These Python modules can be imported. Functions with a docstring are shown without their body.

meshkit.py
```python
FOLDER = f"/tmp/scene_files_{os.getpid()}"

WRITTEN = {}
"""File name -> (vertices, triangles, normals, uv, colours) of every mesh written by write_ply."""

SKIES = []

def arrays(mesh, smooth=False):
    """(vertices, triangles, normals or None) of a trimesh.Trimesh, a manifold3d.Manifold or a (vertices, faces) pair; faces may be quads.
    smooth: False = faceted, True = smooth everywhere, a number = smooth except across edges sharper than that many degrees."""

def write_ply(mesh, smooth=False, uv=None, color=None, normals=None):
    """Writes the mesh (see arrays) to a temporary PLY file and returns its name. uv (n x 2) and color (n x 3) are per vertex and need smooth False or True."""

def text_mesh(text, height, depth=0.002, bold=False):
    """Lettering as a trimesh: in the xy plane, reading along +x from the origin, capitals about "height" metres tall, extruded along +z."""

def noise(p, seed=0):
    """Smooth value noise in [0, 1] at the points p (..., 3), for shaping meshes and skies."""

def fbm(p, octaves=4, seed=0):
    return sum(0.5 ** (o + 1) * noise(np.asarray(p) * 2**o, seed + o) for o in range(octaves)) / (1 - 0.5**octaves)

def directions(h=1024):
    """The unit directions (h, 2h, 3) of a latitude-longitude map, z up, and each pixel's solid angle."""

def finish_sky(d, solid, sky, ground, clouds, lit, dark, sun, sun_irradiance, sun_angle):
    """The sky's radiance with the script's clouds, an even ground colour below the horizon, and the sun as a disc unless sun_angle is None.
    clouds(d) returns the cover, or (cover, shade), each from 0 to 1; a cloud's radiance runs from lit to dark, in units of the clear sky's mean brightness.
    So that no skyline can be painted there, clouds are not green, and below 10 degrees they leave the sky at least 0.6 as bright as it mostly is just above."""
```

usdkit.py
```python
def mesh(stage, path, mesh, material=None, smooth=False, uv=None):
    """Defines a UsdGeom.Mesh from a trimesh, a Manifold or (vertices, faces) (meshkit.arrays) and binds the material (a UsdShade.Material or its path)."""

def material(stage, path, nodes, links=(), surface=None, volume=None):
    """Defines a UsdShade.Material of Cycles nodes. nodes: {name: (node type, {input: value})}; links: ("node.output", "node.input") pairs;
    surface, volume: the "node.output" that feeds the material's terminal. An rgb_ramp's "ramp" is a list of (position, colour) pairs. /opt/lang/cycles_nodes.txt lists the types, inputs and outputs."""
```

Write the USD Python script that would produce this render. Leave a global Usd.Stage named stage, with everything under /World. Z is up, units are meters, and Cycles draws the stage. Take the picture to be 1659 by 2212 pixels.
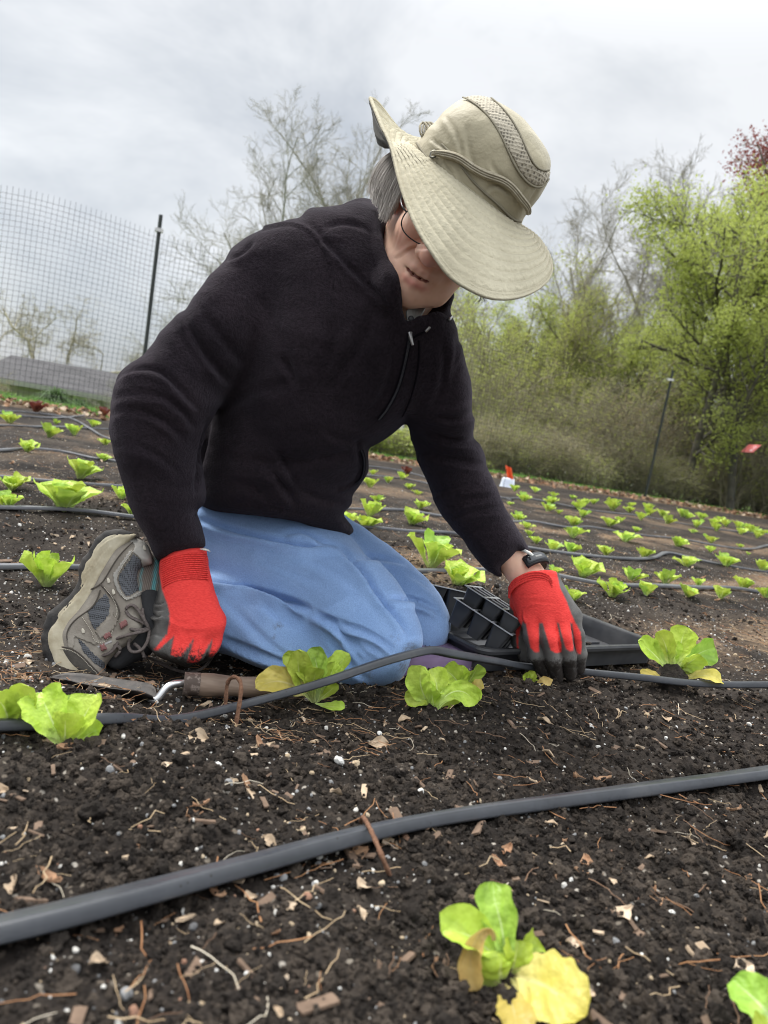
import math
import numpy as np, trimesh, shapely
from scipy import ndimage
from scipy.spatial import cKDTree
import usdkit, meshkit
from pxr import Usd, UsdGeom, UsdLux, UsdShade, Gf, Sdf, Vt

stage = Usd.Stage.CreateInMemory()
UsdGeom.SetStageUpAxis(stage, UsdGeom.Tokens.z)
UsdGeom.SetStageMetersPerUnit(stage, 1.0)
UsdGeom.Xform.Define(stage, '/World')
UsdGeom.Scope.Define(stage, '/World/Looks')
RNG = np.random.default_rng(11)

# ------------------------------------------------------------------ camera
CAM_H, PITCH, ROLL = 0.39, math.radians(5.9), math.radians(10.0)
EYE = np.array([0.0, 0.0, CAM_H])
FWD = np.array([0, math.cos(PITCH), -math.sin(PITCH)])
_up0 = np.array([0, math.sin(PITCH), math.cos(PITCH)])
_x0 = np.array([1.0, 0, 0])
RIGHT = math.cos(ROLL) * _x0 + math.sin(ROLL) * _up0
UP = math.cos(ROLL) * _up0 - math.sin(ROLL) * _x0
cam = UsdGeom.Camera.Define(stage, '/World/camera')
cam.CreateHorizontalApertureAttr(36.0)
cam.CreateVerticalApertureAttr(48.0)
cam.CreateFocalLengthAttr(36.0)
cam.CreateFStopAttr(8.5)
cam.CreateFocusDistanceAttr(1.27)
cam.CreateExposureAttr(1.6)
cam.CreateClippingRangeAttr(Gf.Vec2f(0.05, 5000))
cam.AddTransformOp().Set(Gf.Matrix4d(*[float(x) for x in [*RIGHT, 0, *UP, 0, *(-FWD), 0, *EYE, 1]]))

# ------------------------------------------------------------------ sky and sun (overcast day)
SUN_EL, SUN_AZ = math.radians(58), math.radians(-60)      # azimuth: atan2(x, y) of the direction towards the sun
sun_dir = np.array([math.cos(SUN_EL) * math.sin(SUN_AZ), math.cos(SUN_EL) * math.cos(SUN_AZ), math.sin(SUN_EL)])
sky_mat = usdkit.material(stage, '/World/Looks/sky', {
    'tc': ('texture_coordinate', {}),
    'mp': ('mapping', {'scale': (1.0, 1.0, 1.7), 'location': (0.35, 0.1, 0.2)}),
    'n1': ('noise_texture', {'scale': 2.6, 'detail': 7.0, 'roughness': 0.56, 'distortion': 0.25}),
    'n2': ('noise_texture', {'scale': 0.9, 'detail': 2.0, 'roughness': 0.5}),
    'm2': ('math', {'math_type': 'multiply', 'value2': 0.45}),
    'ad': ('math', {'math_type': 'multiply_add', 'value2': 0.95}),
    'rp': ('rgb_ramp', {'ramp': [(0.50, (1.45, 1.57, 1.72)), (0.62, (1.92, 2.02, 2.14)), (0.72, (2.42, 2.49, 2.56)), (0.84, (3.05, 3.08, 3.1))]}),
    # overcast skies brighten overhead; here boosted beyond that to light the scene
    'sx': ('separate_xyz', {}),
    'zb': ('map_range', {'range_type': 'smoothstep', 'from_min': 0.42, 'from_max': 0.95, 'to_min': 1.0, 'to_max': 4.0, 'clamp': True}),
    'zm': ('vector_math', {'math_type': 'scale'}),
    'sky': ('sky_texture', {'sky_type': 'single_scattering', 'sun_disc': False, 'sun_elevation': SUN_EL, 'sun_rotation': SUN_AZ, 'altitude': 100.0}),
    'mx': ('mix', {'mix_type': 'mix', 'fac': 0.94}),
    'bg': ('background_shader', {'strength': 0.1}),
}, [('tc.generated', 'mp.vector'), ('mp.vector', 'n1.vector'), ('tc.generated', 'n2.vector'), ('n1.fac', 'ad.value1'), ('n2.fac', 'm2.value1'), ('m2.value', 'ad.value3'),
    ('ad.value', 'rp.fac'), ('tc.generated', 'sx.vector'), ('sx.z', 'zb.value'), ('rp.color', 'zm.vector1'), ('zb.result', 'zm.scale'), ('sky.color', 'mx.color1'), ('zm.vector', 'mx.color2'), ('mx.color', 'bg.color')], surface='bg.background')
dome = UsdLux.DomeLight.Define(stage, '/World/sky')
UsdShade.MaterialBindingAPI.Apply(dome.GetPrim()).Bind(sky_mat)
dome.GetPrim().SetCustomDataByKey('kind', 'structure')
sun = UsdLux.DistantLight.Define(stage, '/World/sun')
sun.CreateIntensityAttr(0.4)
sun.CreateAngleAttr(25.0)
sun.CreateNormalizeAttr(True)
sun.CreateColorAttr(Gf.Vec3f(1.0, 0.97, 0.92))
_z = sun_dir; _x = np.cross([0, 0, 1], _z); _x /= np.linalg.norm(_x); _y = np.cross(_z, _x)
sun.AddTransformOp().Set(Gf.Matrix4d(*[float(v) for v in [*_x, 0, *_y, 0, *_z, 0, 0, 0, 30, 1]]))

# ------------------------------------------------------------------ units: the layout is read off a 1659 x 2212 copy of the photograph; at() turns a reading and a distance into a point
VF, VCX, VCY = 1659.0, 829.5, 1106.0

def at(x, y, d):
    return EYE + d * (FWD + (x - VCX) / VF * RIGHT - (y - VCY) / VF * UP)

def cvec(x, y, z):
    """A direction given as right, down, away from the viewer."""
    v = x * RIGHT - y * UP + z * FWD
    return v / np.linalg.norm(v)

def proj(p):
    q = np.asarray(p, float) - EYE
    d = np.maximum(q @ FWD, 1e-6)
    return np.stack([VCX + VF * (q @ RIGHT) / d, VCY - VF * (q @ UP) / d, d], -1)

# ------------------------------------------------------------------ names and objects
_used, _loc = {}, {}

def numbered(parent, name):
    k = _used.get((parent, name), 0)
    _used[(parent, name)] = k + 1
    return f'{parent}/{name}' if k == 0 else f'{parent}/{name}_{k:03d}'

def tag(prim, label=None, cat=None, group=None, kind=None):
    for k, v in (('label', label), ('category', cat), ('group', group), ('kind', kind)):
        if v:
            prim.SetCustomDataByKey(k, v)
    return prim

def thing(name, label, cat, loc=(0, 0, 0), group=None, kind=None):
    path = numbered('/World', name)
    x = UsdGeom.Xform.Define(stage, path)
    x.AddTranslateOp().Set(Gf.Vec3d(*[float(v) for v in loc]))
    _loc[path] = np.asarray(loc, float)
    tag(x.GetPrim(), label, cat, group, kind)
    return path

def obj(name, mesh, m, parent=None, smooth=True, label=None, cat=None, group=None, kind=None, attrs=None, disp=None):
    """One Mesh prim from a mesh in world coordinates, under parent (a path) or under /World."""
    path = numbered(parent or '/World', name)
    loc = _loc.get(parent, np.zeros(3)) if parent else np.zeros(3)
    if parent:
        _loc[path] = loc
    if isinstance(mesh, trimesh.Trimesh):
        v, f = np.asarray(mesh.vertices), np.asarray(mesh.faces)
    elif isinstance(mesh, (tuple, list)):
        v, f = np.asarray(mesh[0], float), np.asarray(mesh[1], int)
    else:
        v, f, _ = meshkit.arrays(mesh)
    if f.shape[1] == 4:
        f = np.vstack([f[:, [0, 1, 2]], f[:, [0, 2, 3]]])
    used = np.unique(f)
    if len(used) < len(v):
        back = np.zeros(len(v), int); back[used] = np.arange(len(used)); v, f = v[used], back[f]
    else:
        used = slice(None)
    g = usdkit.mesh(stage, path, (v - loc, f), m, smooth=smooth)
    for k, a in (attrs or {}).items():
        a = np.asarray(a, np.float32)[used]
        api = UsdGeom.PrimvarsAPI(g)
        if a.ndim == 1:
            api.CreatePrimvar(k, Sdf.ValueTypeNames.FloatArray, 'vertex').Set(Vt.FloatArray.FromNumpy(a))
        else:
            api.CreatePrimvar(k, Sdf.ValueTypeNames.Color3fArray, 'vertex').Set(Vt.Vec3fArray.FromNumpy(a))
    tag(g.GetPrim(), label, cat, group, kind)
    return path

def copy_of(src, name, loc, rotz=0.0, scale=1.0, label=None, cat=None, group=None, tilt=(0, 0)):
    """A copy of a thing with its parts, under the next number."""
    path = numbered('/World', name)
    x = UsdGeom.Xform.Define(stage, path)
    x.AddTranslateOp().Set(Gf.Vec3d(*[float(v) for v in loc]))
    x.AddRotateXYZOp().Set(Gf.Vec3f(float(tilt[0]), float(tilt[1]), float(rotz)))
    s = np.broadcast_to(scale, 3)
    x.AddScaleOp().Set(Gf.Vec3f(*[float(v) for v in s]))
    x.GetPrim().GetReferences().AddInternalReference(src)
    x.GetPrim().SetInstanceable(True)
    tag(x.GetPrim(), label, cat, group)
    return path

def proto(name):
    """A class prim that copies refer to; it is not drawn itself."""
    path = numbered('/World/Looks', name)
    stage.CreateClassPrim(path)
    _loc[path] = np.zeros(3)
    return path

def instancer(name, protos, pos, quat, scale, idx, label, cat, parent=None):
    path = numbered(parent or '/World', name)
    pi = UsdGeom.PointInstancer.Define(stage, path)
    rel = pi.CreatePrototypesRel()
    UsdGeom.Scope.Define(stage, path + '/shapes')
    for k, (mesh, m) in enumerate(protos):
        usdkit.mesh(stage, f'{path}/shapes/piece_{k + 1:03d}', mesh, m, smooth=False)
        rel.AddTarget(f'{path}/shapes/piece_{k + 1:03d}')
    pi.CreatePositionsAttr(Vt.Vec3fArray.FromNumpy(np.asarray(pos, np.float32)))
    q = np.asarray(quat, np.float32)
    pi.CreateOrientationsAttr(Vt.QuathArray([Gf.Quath(float(a), float(b), float(c), float(d)) for a, b, c, d in q]))
    pi.CreateScalesAttr(Vt.Vec3fArray.FromNumpy(np.asarray(scale, np.float32)))
    pi.CreateProtoIndicesAttr(Vt.IntArray.FromNumpy(np.asarray(idx, np.int32)))
    tag(pi.GetPrim(), label, cat, None, 'stuff')
    return path

# ------------------------------------------------------------------ materials
def M(name, nodes, links, surface='p.BSDF', volume=None):
    return usdkit.material(stage, '/World/Looks/' + name, nodes, links, surface=surface, volume=volume)

def pm(name, c1, c2=None, scale=10.0, detail=4.0, lo=0.35, hi=0.65, rough=0.7, spec=0.3, bump=0.0, bscale=100.0, bdetail=3.0, bdist=0.002, metallic=0.0, sheen=0.0, vary=0.0, coords='position', stretch=None, kind='noise'):
    """A principled material: two colours mixed by noise, a fine relief, and a little change from copy to copy."""
    n = {'p': ('principled_bsdf', {'roughness': rough, 'metallic': metallic, 'specular_ior_level': spec, 'base_color': c1})}
    l = []
    if sheen:
        n['p'][1].update({'sheen_weight': sheen, 'sheen_roughness': 0.5})
    src = 'g.position'
    if coords == 'position':
        n['g'] = ('geometry', {})
    else:
        n['g'] = ('texture_coordinate', {}); src = 'g.object'
    if stretch:
        n['mp'] = ('mapping', {'scale': stretch}); l.append((src, 'mp.vector')); src = 'mp.vector'
    out = None
    if c2 is not None:
        n['n'] = ('noise_texture', {'scale': scale, 'detail': detail, 'roughness': 0.6})
        n['r'] = ('rgb_ramp', {'ramp': [(lo, c1), (hi, c2)]})
        l += [(src, 'n.vector'), ('n.fac', 'r.fac')]
        out = 'r.color'
    if vary:
        n['oi'] = ('object_info', {}); n['mr'] = ('map_range', {'to_min': 1 - vary, 'to_max': 1 + vary}); n['hs'] = ('hsv', {'color': c1})
        l += [('oi.random', 'mr.value'), ('mr.result', 'hs.value')]
        if out: l.append((out, 'hs.color'))
        out = 'hs.color'
    if out: l.append((out, 'p.base_color'))
    if bump:
        n['bn'] = ('noise_texture', {'scale': bscale, 'detail': bdetail, 'roughness': 0.6}) if kind == 'noise' else ('voronoi_texture', {'scale': bscale})
        n['b'] = ('bump', {'strength': bump, 'distance': bdist})
        l += [(src, 'bn.vector'), ('bn.fac' if kind == 'noise' else 'bn.distance', 'b.height'), ('b.normal', 'p.normal')]
    return M(name, n, l)

# ------------------------------------------------------------------ geometry helpers
def spline(pts, n):
    """n points along a smooth curve through pts (any dimension), evenly spaced by arc length."""
    pts = np.asarray(pts, float)
    if len(pts) == 2:
        return pts[0] + (pts[1] - pts[0]) * np.linspace(0, 1, n)[:, None]
    from scipy.interpolate import PchipInterpolator, CubicSpline
    t = np.concatenate([[0], np.cumsum(np.maximum(np.linalg.norm(np.diff(pts, axis=0), axis=1), 1e-9) ** 0.5)])
    cs = CubicSpline(t, pts, axis=0)
    fine = cs(np.linspace(0, t[-1], n * 6))
    s = np.concatenate([[0], np.cumsum(np.linalg.norm(np.diff(fine, axis=0), axis=1))])
    return np.stack([np.interp(np.linspace(0, s[-1], n), s, fine[:, k]) for k in range(fine.shape[1])], 1)

def tube(path, r, sides=8, flat=1.0, up=(0, 0, 1), cap=True, twist=None):
    """A tube along path; r a number or one per point; flat squeezes it along the up direction."""
    p = np.asarray(path, float); n = len(p)
    r = np.broadcast_to(r, n)
    t = np.gradient(p, axis=0); t /= np.maximum(np.linalg.norm(t, axis=1, keepdims=True), 1e-12)
    up = np.broadcast_to(np.asarray(up, float), (n, 3))
    a = np.cross(t, up); bad = np.linalg.norm(a, axis=1) < 1e-3
    a[bad] = np.cross(t[bad], [1.0, 0.2, 0.1])
    a /= np.linalg.norm(a, axis=1, keepdims=True)
    b = np.cross(a, t)
    if twist is not None:
        c, s = np.cos(twist)[:, None], np.sin(twist)[:, None]
        a, b = a * c + b * s, b * c - a * s
    th = np.arange(sides) / sides * 2 * np.pi
    v = p[:, None] + r[:, None, None] * (np.cos(th)[None, :, None] * a[:, None] + flat * np.sin(th)[None, :, None] * b[:, None])
    v = v.reshape(-1, 3)
    i = np.arange(n - 1)[:, None] * sides; k = np.arange(sides)[None]; k2 = (k + 1) % sides
    q = np.stack([i + k, i + k2, i + sides + k2, i + sides + k], -1).reshape(-1, 4)
    f = np.vstack([q[:, [0, 1, 2]], q[:, [0, 2, 3]]])
    if cap:
        v = np.vstack([v, p[:1], p[-1:]])
        c0, c1 = n * sides, n * sides + 1
        kk = np.arange(sides); k2 = (kk + 1) % sides
        f = np.vstack([f, np.stack([np.full(sides, c0), k2, kk], 1), np.stack([np.full(sides, c1), (n - 1) * sides + kk, (n - 1) * sides + k2], 1)])
    return v, f

def join(parts):
    vs, fs, n = [], [], 0
    for v, f in parts:
        v, f = np.asarray(v), np.asarray(f)
        if f.shape[1] == 4:
            f = np.vstack([f[:, [0, 1, 2]], f[:, [0, 2, 3]]])
        vs.append(v); fs.append(f + n); n += len(v)
    return np.vstack(vs), np.vstack(fs)

def box(lo, hi):
    m = trimesh.creation.box(bounds=[lo, hi])
    return np.array(m.vertices), np.array(m.faces)

def sheet(P):
    """Triangles of a grid of points (n, m, 3)."""
    n, m = P.shape[:2]
    i = (np.arange(n - 1)[:, None] * m + np.arange(m - 1)[None]).ravel()
    q = np.stack([i, i + 1, i + m + 1, i + m], 1)
    return P.reshape(-1, 3), np.vstack([q[:, [0, 1, 2]], q[:, [0, 2, 3]]])

def thick_sheet(P, t):
    """A grid of points given a thickness t along its normals, closed at the rim."""
    n, m = P.shape[:2]
    v, f = sheet(P)
    tm = trimesh.Trimesh(v, f, process=False)
    N = np.array(tm.vertex_normals)
    top, bot = v + N * t / 2, v - N * t / 2
    rim = np.concatenate([np.arange(m), np.arange(1, n) * m + m - 1, (n - 1) * m + np.arange(m - 2, -1, -1), np.arange(n - 2, 0, -1) * m])
    a, b = rim, np.roll(rim, -1); k = len(v)
    side = np.vstack([np.stack([a, a + k, b + k], 1), np.stack([a, b + k, b], 1)])
    return np.vstack([top, bot]), np.vstack([f, f[:, ::-1] + k, side])

def surface_nets(F, lo, h):
    """The zero surface of a sampled field (negative inside) as a mesh."""
    F = np.asarray(F, np.float32)
    s = F < 0
    nx, ny, nz = F.shape
    c = [(i, j, k) for i in (0, 1) for j in (0, 1) for k in (0, 1)]
    cnt = sum(s[i:nx - 1 + i, j:ny - 1 + j, k:nz - 1 + k].astype(np.int8) for i, j, k in c)
    act = (cnt > 0) & (cnt < 8)
    I = np.argwhere(act)
    acc, num = np.zeros((len(I), 3)), np.zeros(len(I))
    for a in c:
        for ax in range(3):
            if a[ax] == 0:
                b = list(a); b[ax] = 1
                fa = F[I[:, 0] + a[0], I[:, 1] + a[1], I[:, 2] + a[2]].astype(float)
                fb = F[I[:, 0] + b[0], I[:, 1] + b[1], I[:, 2] + b[2]].astype(float)
                m = (fa < 0) != (fb < 0)
                t = np.where(m, fa / np.where(m, fa - fb, 1), 0)
                p = np.tile(np.array(a, float), (len(I), 1)); p[:, ax] += t
                acc += p * m[:, None]; num += m
    V = (I + acc / num[:, None]) * h + np.asarray(lo)
    ids = np.full(act.shape, -1, np.int64); ids[tuple(I.T)] = np.arange(len(I))
    quads = []
    for ax in range(3):
        o1, o2 = [(1, 2), (2, 0), (0, 1)][ax]
        sl0 = [slice(None)] * 3; sl1 = [slice(None)] * 3
        sl0[ax] = slice(0, -1); sl1[ax] = slice(1, None)
        a, b = s[tuple(sl0)], s[tuple(sl1)]
        E = np.argwhere(a != b)
        E = E[(E[:, o1] > 0) & (E[:, o2] > 0) & (E[:, o1] < F.shape[o1] - 1) & (E[:, o2] < F.shape[o2] - 1)]
        def cell(d1, d2):
            e = E.copy(); e[:, o1] -= d1; e[:, o2] -= d2
            return ids[tuple(e.T)]
        q = np.stack([cell(1, 1), cell(0, 1), cell(0, 0), cell(1, 0)], 1)
        flip = ~a[tuple(E.T)]
        q[flip] = q[flip][:, ::-1]
        quads.append(q)
    q = np.vstack(quads)
    return V, np.vstack([q[:, [0, 1, 2]], q[:, [0, 2, 3]]])

def grid(lo, hi, h):
    lo, hi = np.asarray(lo, float), np.asarray(hi, float)
    n = np.ceil((hi - lo) / h).astype(int) + 1
    ax = [(lo[k] + h * np.arange(n[k])).astype(np.float32) for k in range(3)]
    return np.stack(np.meshgrid(*ax, indexing='ij'), -1)

def cone(P, a, b, ra, rb):
    a, b = np.asarray(a, np.float32), np.asarray(b, np.float32)
    ab = b - a
    t = np.clip(((P - a) @ ab) / max(float(ab @ ab), 1e-12), 0, 1)
    q = P - a - t[..., None] * ab
    return np.sqrt((q * q).sum(-1)) - (ra + (rb - ra) * t)

def chain(P, pts, rs, k=0.02):
    d = None
    for i in range(len(pts) - 1):
        e = cone(P, pts[i], pts[i + 1], rs[i], rs[i + 1])
        d = e if d is None else smin(d, e, k)
    return d

def ellipsoid(P, c, axes, r):
    q = (P - np.asarray(c, np.float32)) @ np.asarray(axes, np.float32).T / np.asarray(r, np.float32)
    k = np.sqrt((q * q).sum(-1))
    g = np.sqrt(((q / np.asarray(r, np.float32)) ** 2).sum(-1))
    return k * (k - 1) / np.maximum(g, 1e-6)

def smin(a, b, k):
    h = np.maximum(k - np.abs(a - b), 0) / k
    return np.minimum(a, b) - h * h * k * 0.25

def smax(a, b, k):
    return -smin(-a, -b, k)

class Outline:
    """Signed distance, in picture units, to a closed outline."""
    def __init__(self, poly, pad=160, step=2.0, soft=0.0):
        poly = np.asarray(poly, float)
        self.lo = poly.min(0) - pad; self.step = step
        n = np.ceil((poly.max(0) + pad - self.lo) / step).astype(int) + 1
        X, Y = np.meshgrid(self.lo[0] + step * np.arange(n[0]), self.lo[1] + step * np.arange(n[1]), indexing='ij')
        g = shapely.Polygon(poly).buffer(0)
        inside = shapely.contains_xy(g, X.ravel(), Y.ravel()).reshape(X.shape)
        self.d = (ndimage.distance_transform_edt(~inside) - ndimage.distance_transform_edt(inside)) * step
        self.d += np.where(inside, 0.5, -0.5) * step
        if soft:
            self.d = ndimage.gaussian_filter(self.d, soft / step)
    def __call__(self, xy):
        ij = (np.asarray(xy)[..., :2] - self.lo) / self.step
        return ndimage.map_coordinates(self.d, [ij[..., 0].ravel(), ij[..., 1].ravel()], order=1, mode='nearest').reshape(ij.shape[:-1])
    def metric(self, P):
        q = proj(P)
        return (self(q) * q[..., 2] / VF).astype(np.float32)

def inside(poly, xy):
    return shapely.contains_xy(shapely.Polygon(poly).buffer(0), xy[:, 0], xy[:, 1])

def normals(v, f):
    return np.array(trimesh.Trimesh(v, f, process=False).vertex_normals)

def relax(v, f, n=4, lam=0.5, mu=-0.52):
    import scipy.sparse as sp
    e = np.vstack([f[:, [0, 1]], f[:, [1, 2]], f[:, [2, 0]]]); e = np.vstack([e, e[:, ::-1]])
    A = sp.coo_matrix((np.ones(len(e)), (e[:, 0], e[:, 1])), (len(v), len(v))).tocsr()
    A.data[:] = 1
    D = sp.diags(1 / np.maximum(np.asarray(A.sum(1)).ravel(), 1)) @ A
    v = np.array(v)
    for i in range(n):
        v = v + lam * (D @ v - v)
        if mu: v = v + mu * (D @ v - v)
    return v

def poly_dist(xy, line):
    """Distance of points to a polyline, and the position 0..1 along it."""
    line = np.asarray(line, float)
    best, pos = np.full(len(xy), 1e9), np.zeros(len(xy))
    side = np.zeros(len(xy))
    L = np.concatenate([[0], np.cumsum(np.linalg.norm(np.diff(line, axis=0), axis=1))])
    for i in range(len(line) - 1):
        a, b = line[i], line[i + 1]; ab = b - a
        t = np.clip((xy - a) @ ab / (ab @ ab), 0, 1)
        q = xy - a - t[:, None] * ab
        d = np.hypot(*q.T)
        m = d < best
        best[m] = d[m]; pos[m] = (L[i] + t[m] * np.linalg.norm(ab)) / L[-1]
        side[m] = np.sign(ab[0] * q[m, 1] - ab[1] * q[m, 0])
    return best, pos, side

def fold(v, f, line, depth, width, ridge=0.5, taper=True, front=True):
    """Presses a crease (and a soft ridge beside it) into the cloth along a curve read off the photograph."""
    N = normals(v, f)
    q = proj(v)
    face = ((EYE - v) * N).sum(1) > 0 if front else np.ones(len(v), bool)
    line = spline(line, 24) if len(line) > 2 else np.asarray(line, float)
    d, t, side = poly_dist(q[:, :2], line)
    w = width
    env = np.sin(np.pi * np.clip(t, 0.0, 1)) ** 0.5 if taper else 1.0
    off = d * side
    prof = -depth * np.exp(-(d / (0.45 * w)) ** 2) + ridge * depth * np.exp(-((off - w) / (0.7 * w)) ** 2)
    return v + N * (prof * env * face * (d < 4 * w))[:, None]

ORD = 'first second third fourth fifth sixth seventh eighth ninth tenth eleventh twelfth thirteenth fourteenth fifteenth sixteenth seventeenth eighteenth nineteenth twentieth'.split()
ORD += ['twenty-' + o for o in ORD[:9]] + ['thirtieth'] + ['thirty-' + o for o in ORD[:9]]

def quats(rng, n):
    q = rng.normal(size=(n, 4)); return q / np.linalg.norm(q, axis=1, keepdims=True)

def fbm(p, octaves=4, seed=0):
    return meshkit.fbm(p, octaves, seed) - 0.5
# ------------------------------------------------------------------ ground
FENCE = np.array([[-40.0, -1.0], [-12.0, 5.2], [-4.1, 8.1], [-3.02, 9.0], [4.65, 14.1], [12.5, 18.6], [40.0, 33.0]])   # plan of the net fence

def past_fence(x, y):
    """Signed distance beyond the fence line."""
    xy = np.stack([x, y], -1).reshape(-1, 2)
    d, _, side = poly_dist(xy, FENCE)
    return (d * np.where(side >= 0, 1, -1)).reshape(np.shape(x))

def sstep(a, b, x):
    t = np.clip((x - a) / (b - a), 0, 1)
    return t * t * (3 - 2 * t)

def gz0(x, y):
    """Height of the ground without clods: level beds, a lower trodden strip where she kneels, lawn falling away on the left beyond the fence."""
    x, y = np.asarray(x, float), np.asarray(y, float)
    path = sstep(0.80, 1.02, y + 0.25 * x) * sstep(2.6, 1.8, y) * sstep(0.30, -0.25, x)
    z = -0.065 * path
    z = z + 0.018 * fbm(np.stack([x * 1.3, y * 1.3, 0 * x], -1), 3, 5) * sstep(0.2, 1.0, y)
    z = z - 0.020 * np.exp(-(((x - .44) * .81 + (y - 1.68) * .58) / .42) ** 4 - ((-(x - .44) * .58 + (y - 1.68) * .81) / .24) ** 4)
    s = np.maximum(past_fence(x, y), 0)
    left = sstep(6, -2, x)
    z = z - 0.014 * s - left * (0.10 * np.maximum(s - 4, 0) * (s < 30) + 2.2 * (s >= 30))
    return z

def gnd(x, y, d0=None, z=0.0):
    """The point of the ground (plus z) under a reading of the photograph."""
    dirn = at(x, y, 1.0) - EYE
    d = 1.0
    for _ in range(30):
        p = EYE + d * dirn
        h = float(gz0(p[0], p[1])) + z
        dn = (CAM_H - h) / max(-dirn[2], 1e-4)
        d = 0.5 * d + 0.5 * min(dn, 60)
    p = EYE + d * dirn
    return p

def clods(x, y):
    P = np.stack([x, y, 0 * x], -1)
    big = fbm(P * 9, 3, 1) * 0.024
    mid = np.abs(fbm(P * 33, 3, 2)) * 0.026
    fine = np.abs(fbm(P * 105, 2, 3)) * 0.011
    dark = sstep(-0.08, 0.12, fbm(P * 2.2, 2, 9))
    near = sstep(8, 2.5, y)
    return (big + mid * (0.35 + 0.5 * dark) + fine * (0.6 + 0.5 * dark)) * (0.35 + 0.65 * near)

_fa = np.radians(np.concatenate([np.linspace(-34, 34, 560), np.linspace(34, 326, 74)[1:-1]]))
_ra = np.concatenate([np.geomspace(0.16, 3.2, 520), np.geomspace(3.2, 30, 200)[1:], np.geomspace(30, 600, 40)[1:]])
_R, _A = np.meshgrid(_ra, _fa, indexing='ij')
_X, _Y = _R * np.sin(_A), _R * np.cos(_A)
_beyond = past_fence(_X, _Y)
_Z = gz0(_X, _Y) + np.where(_beyond < 0.1, clods(_X, _Y) * (_R < 30), 0.05 * fbm(np.stack([_X, _Y, 0 * _X], -1) * 1.5, 3, 4))
GV = np.stack([_X, _Y, _Z], -1).reshape(-1, 3)
_n, _m = _X.shape
_i = (np.arange(_n - 1)[:, None] * _m + np.arange(_m)[None]).ravel(); _j = (np.arange(_n - 1)[:, None] * _m + (np.arange(_m)[None] + 1) % _m).ravel()
_q = np.stack([_i, _i + _m, _j + _m, _j], 1)
GF = np.vstack([_q[:, [0, 1, 2]], _q[:, [0, 2, 3]]])
_lawn = _beyond.ravel()[GF].mean(1) > 0.0
GTREE = cKDTree(GV[(_R < 20).ravel(), :2]); _GZ = GV[(_R < 20).ravel(), 2]

def gz(x, y):
    """Height of the finished ground."""
    return _GZ[GTREE.query(np.stack([np.asarray(x, float), np.asarray(y, float)], -1))[1]]

def compact(v, f):
    u, inv = np.unique(f, return_inverse=True)
    return v[u], inv.reshape(f.shape)

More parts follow.
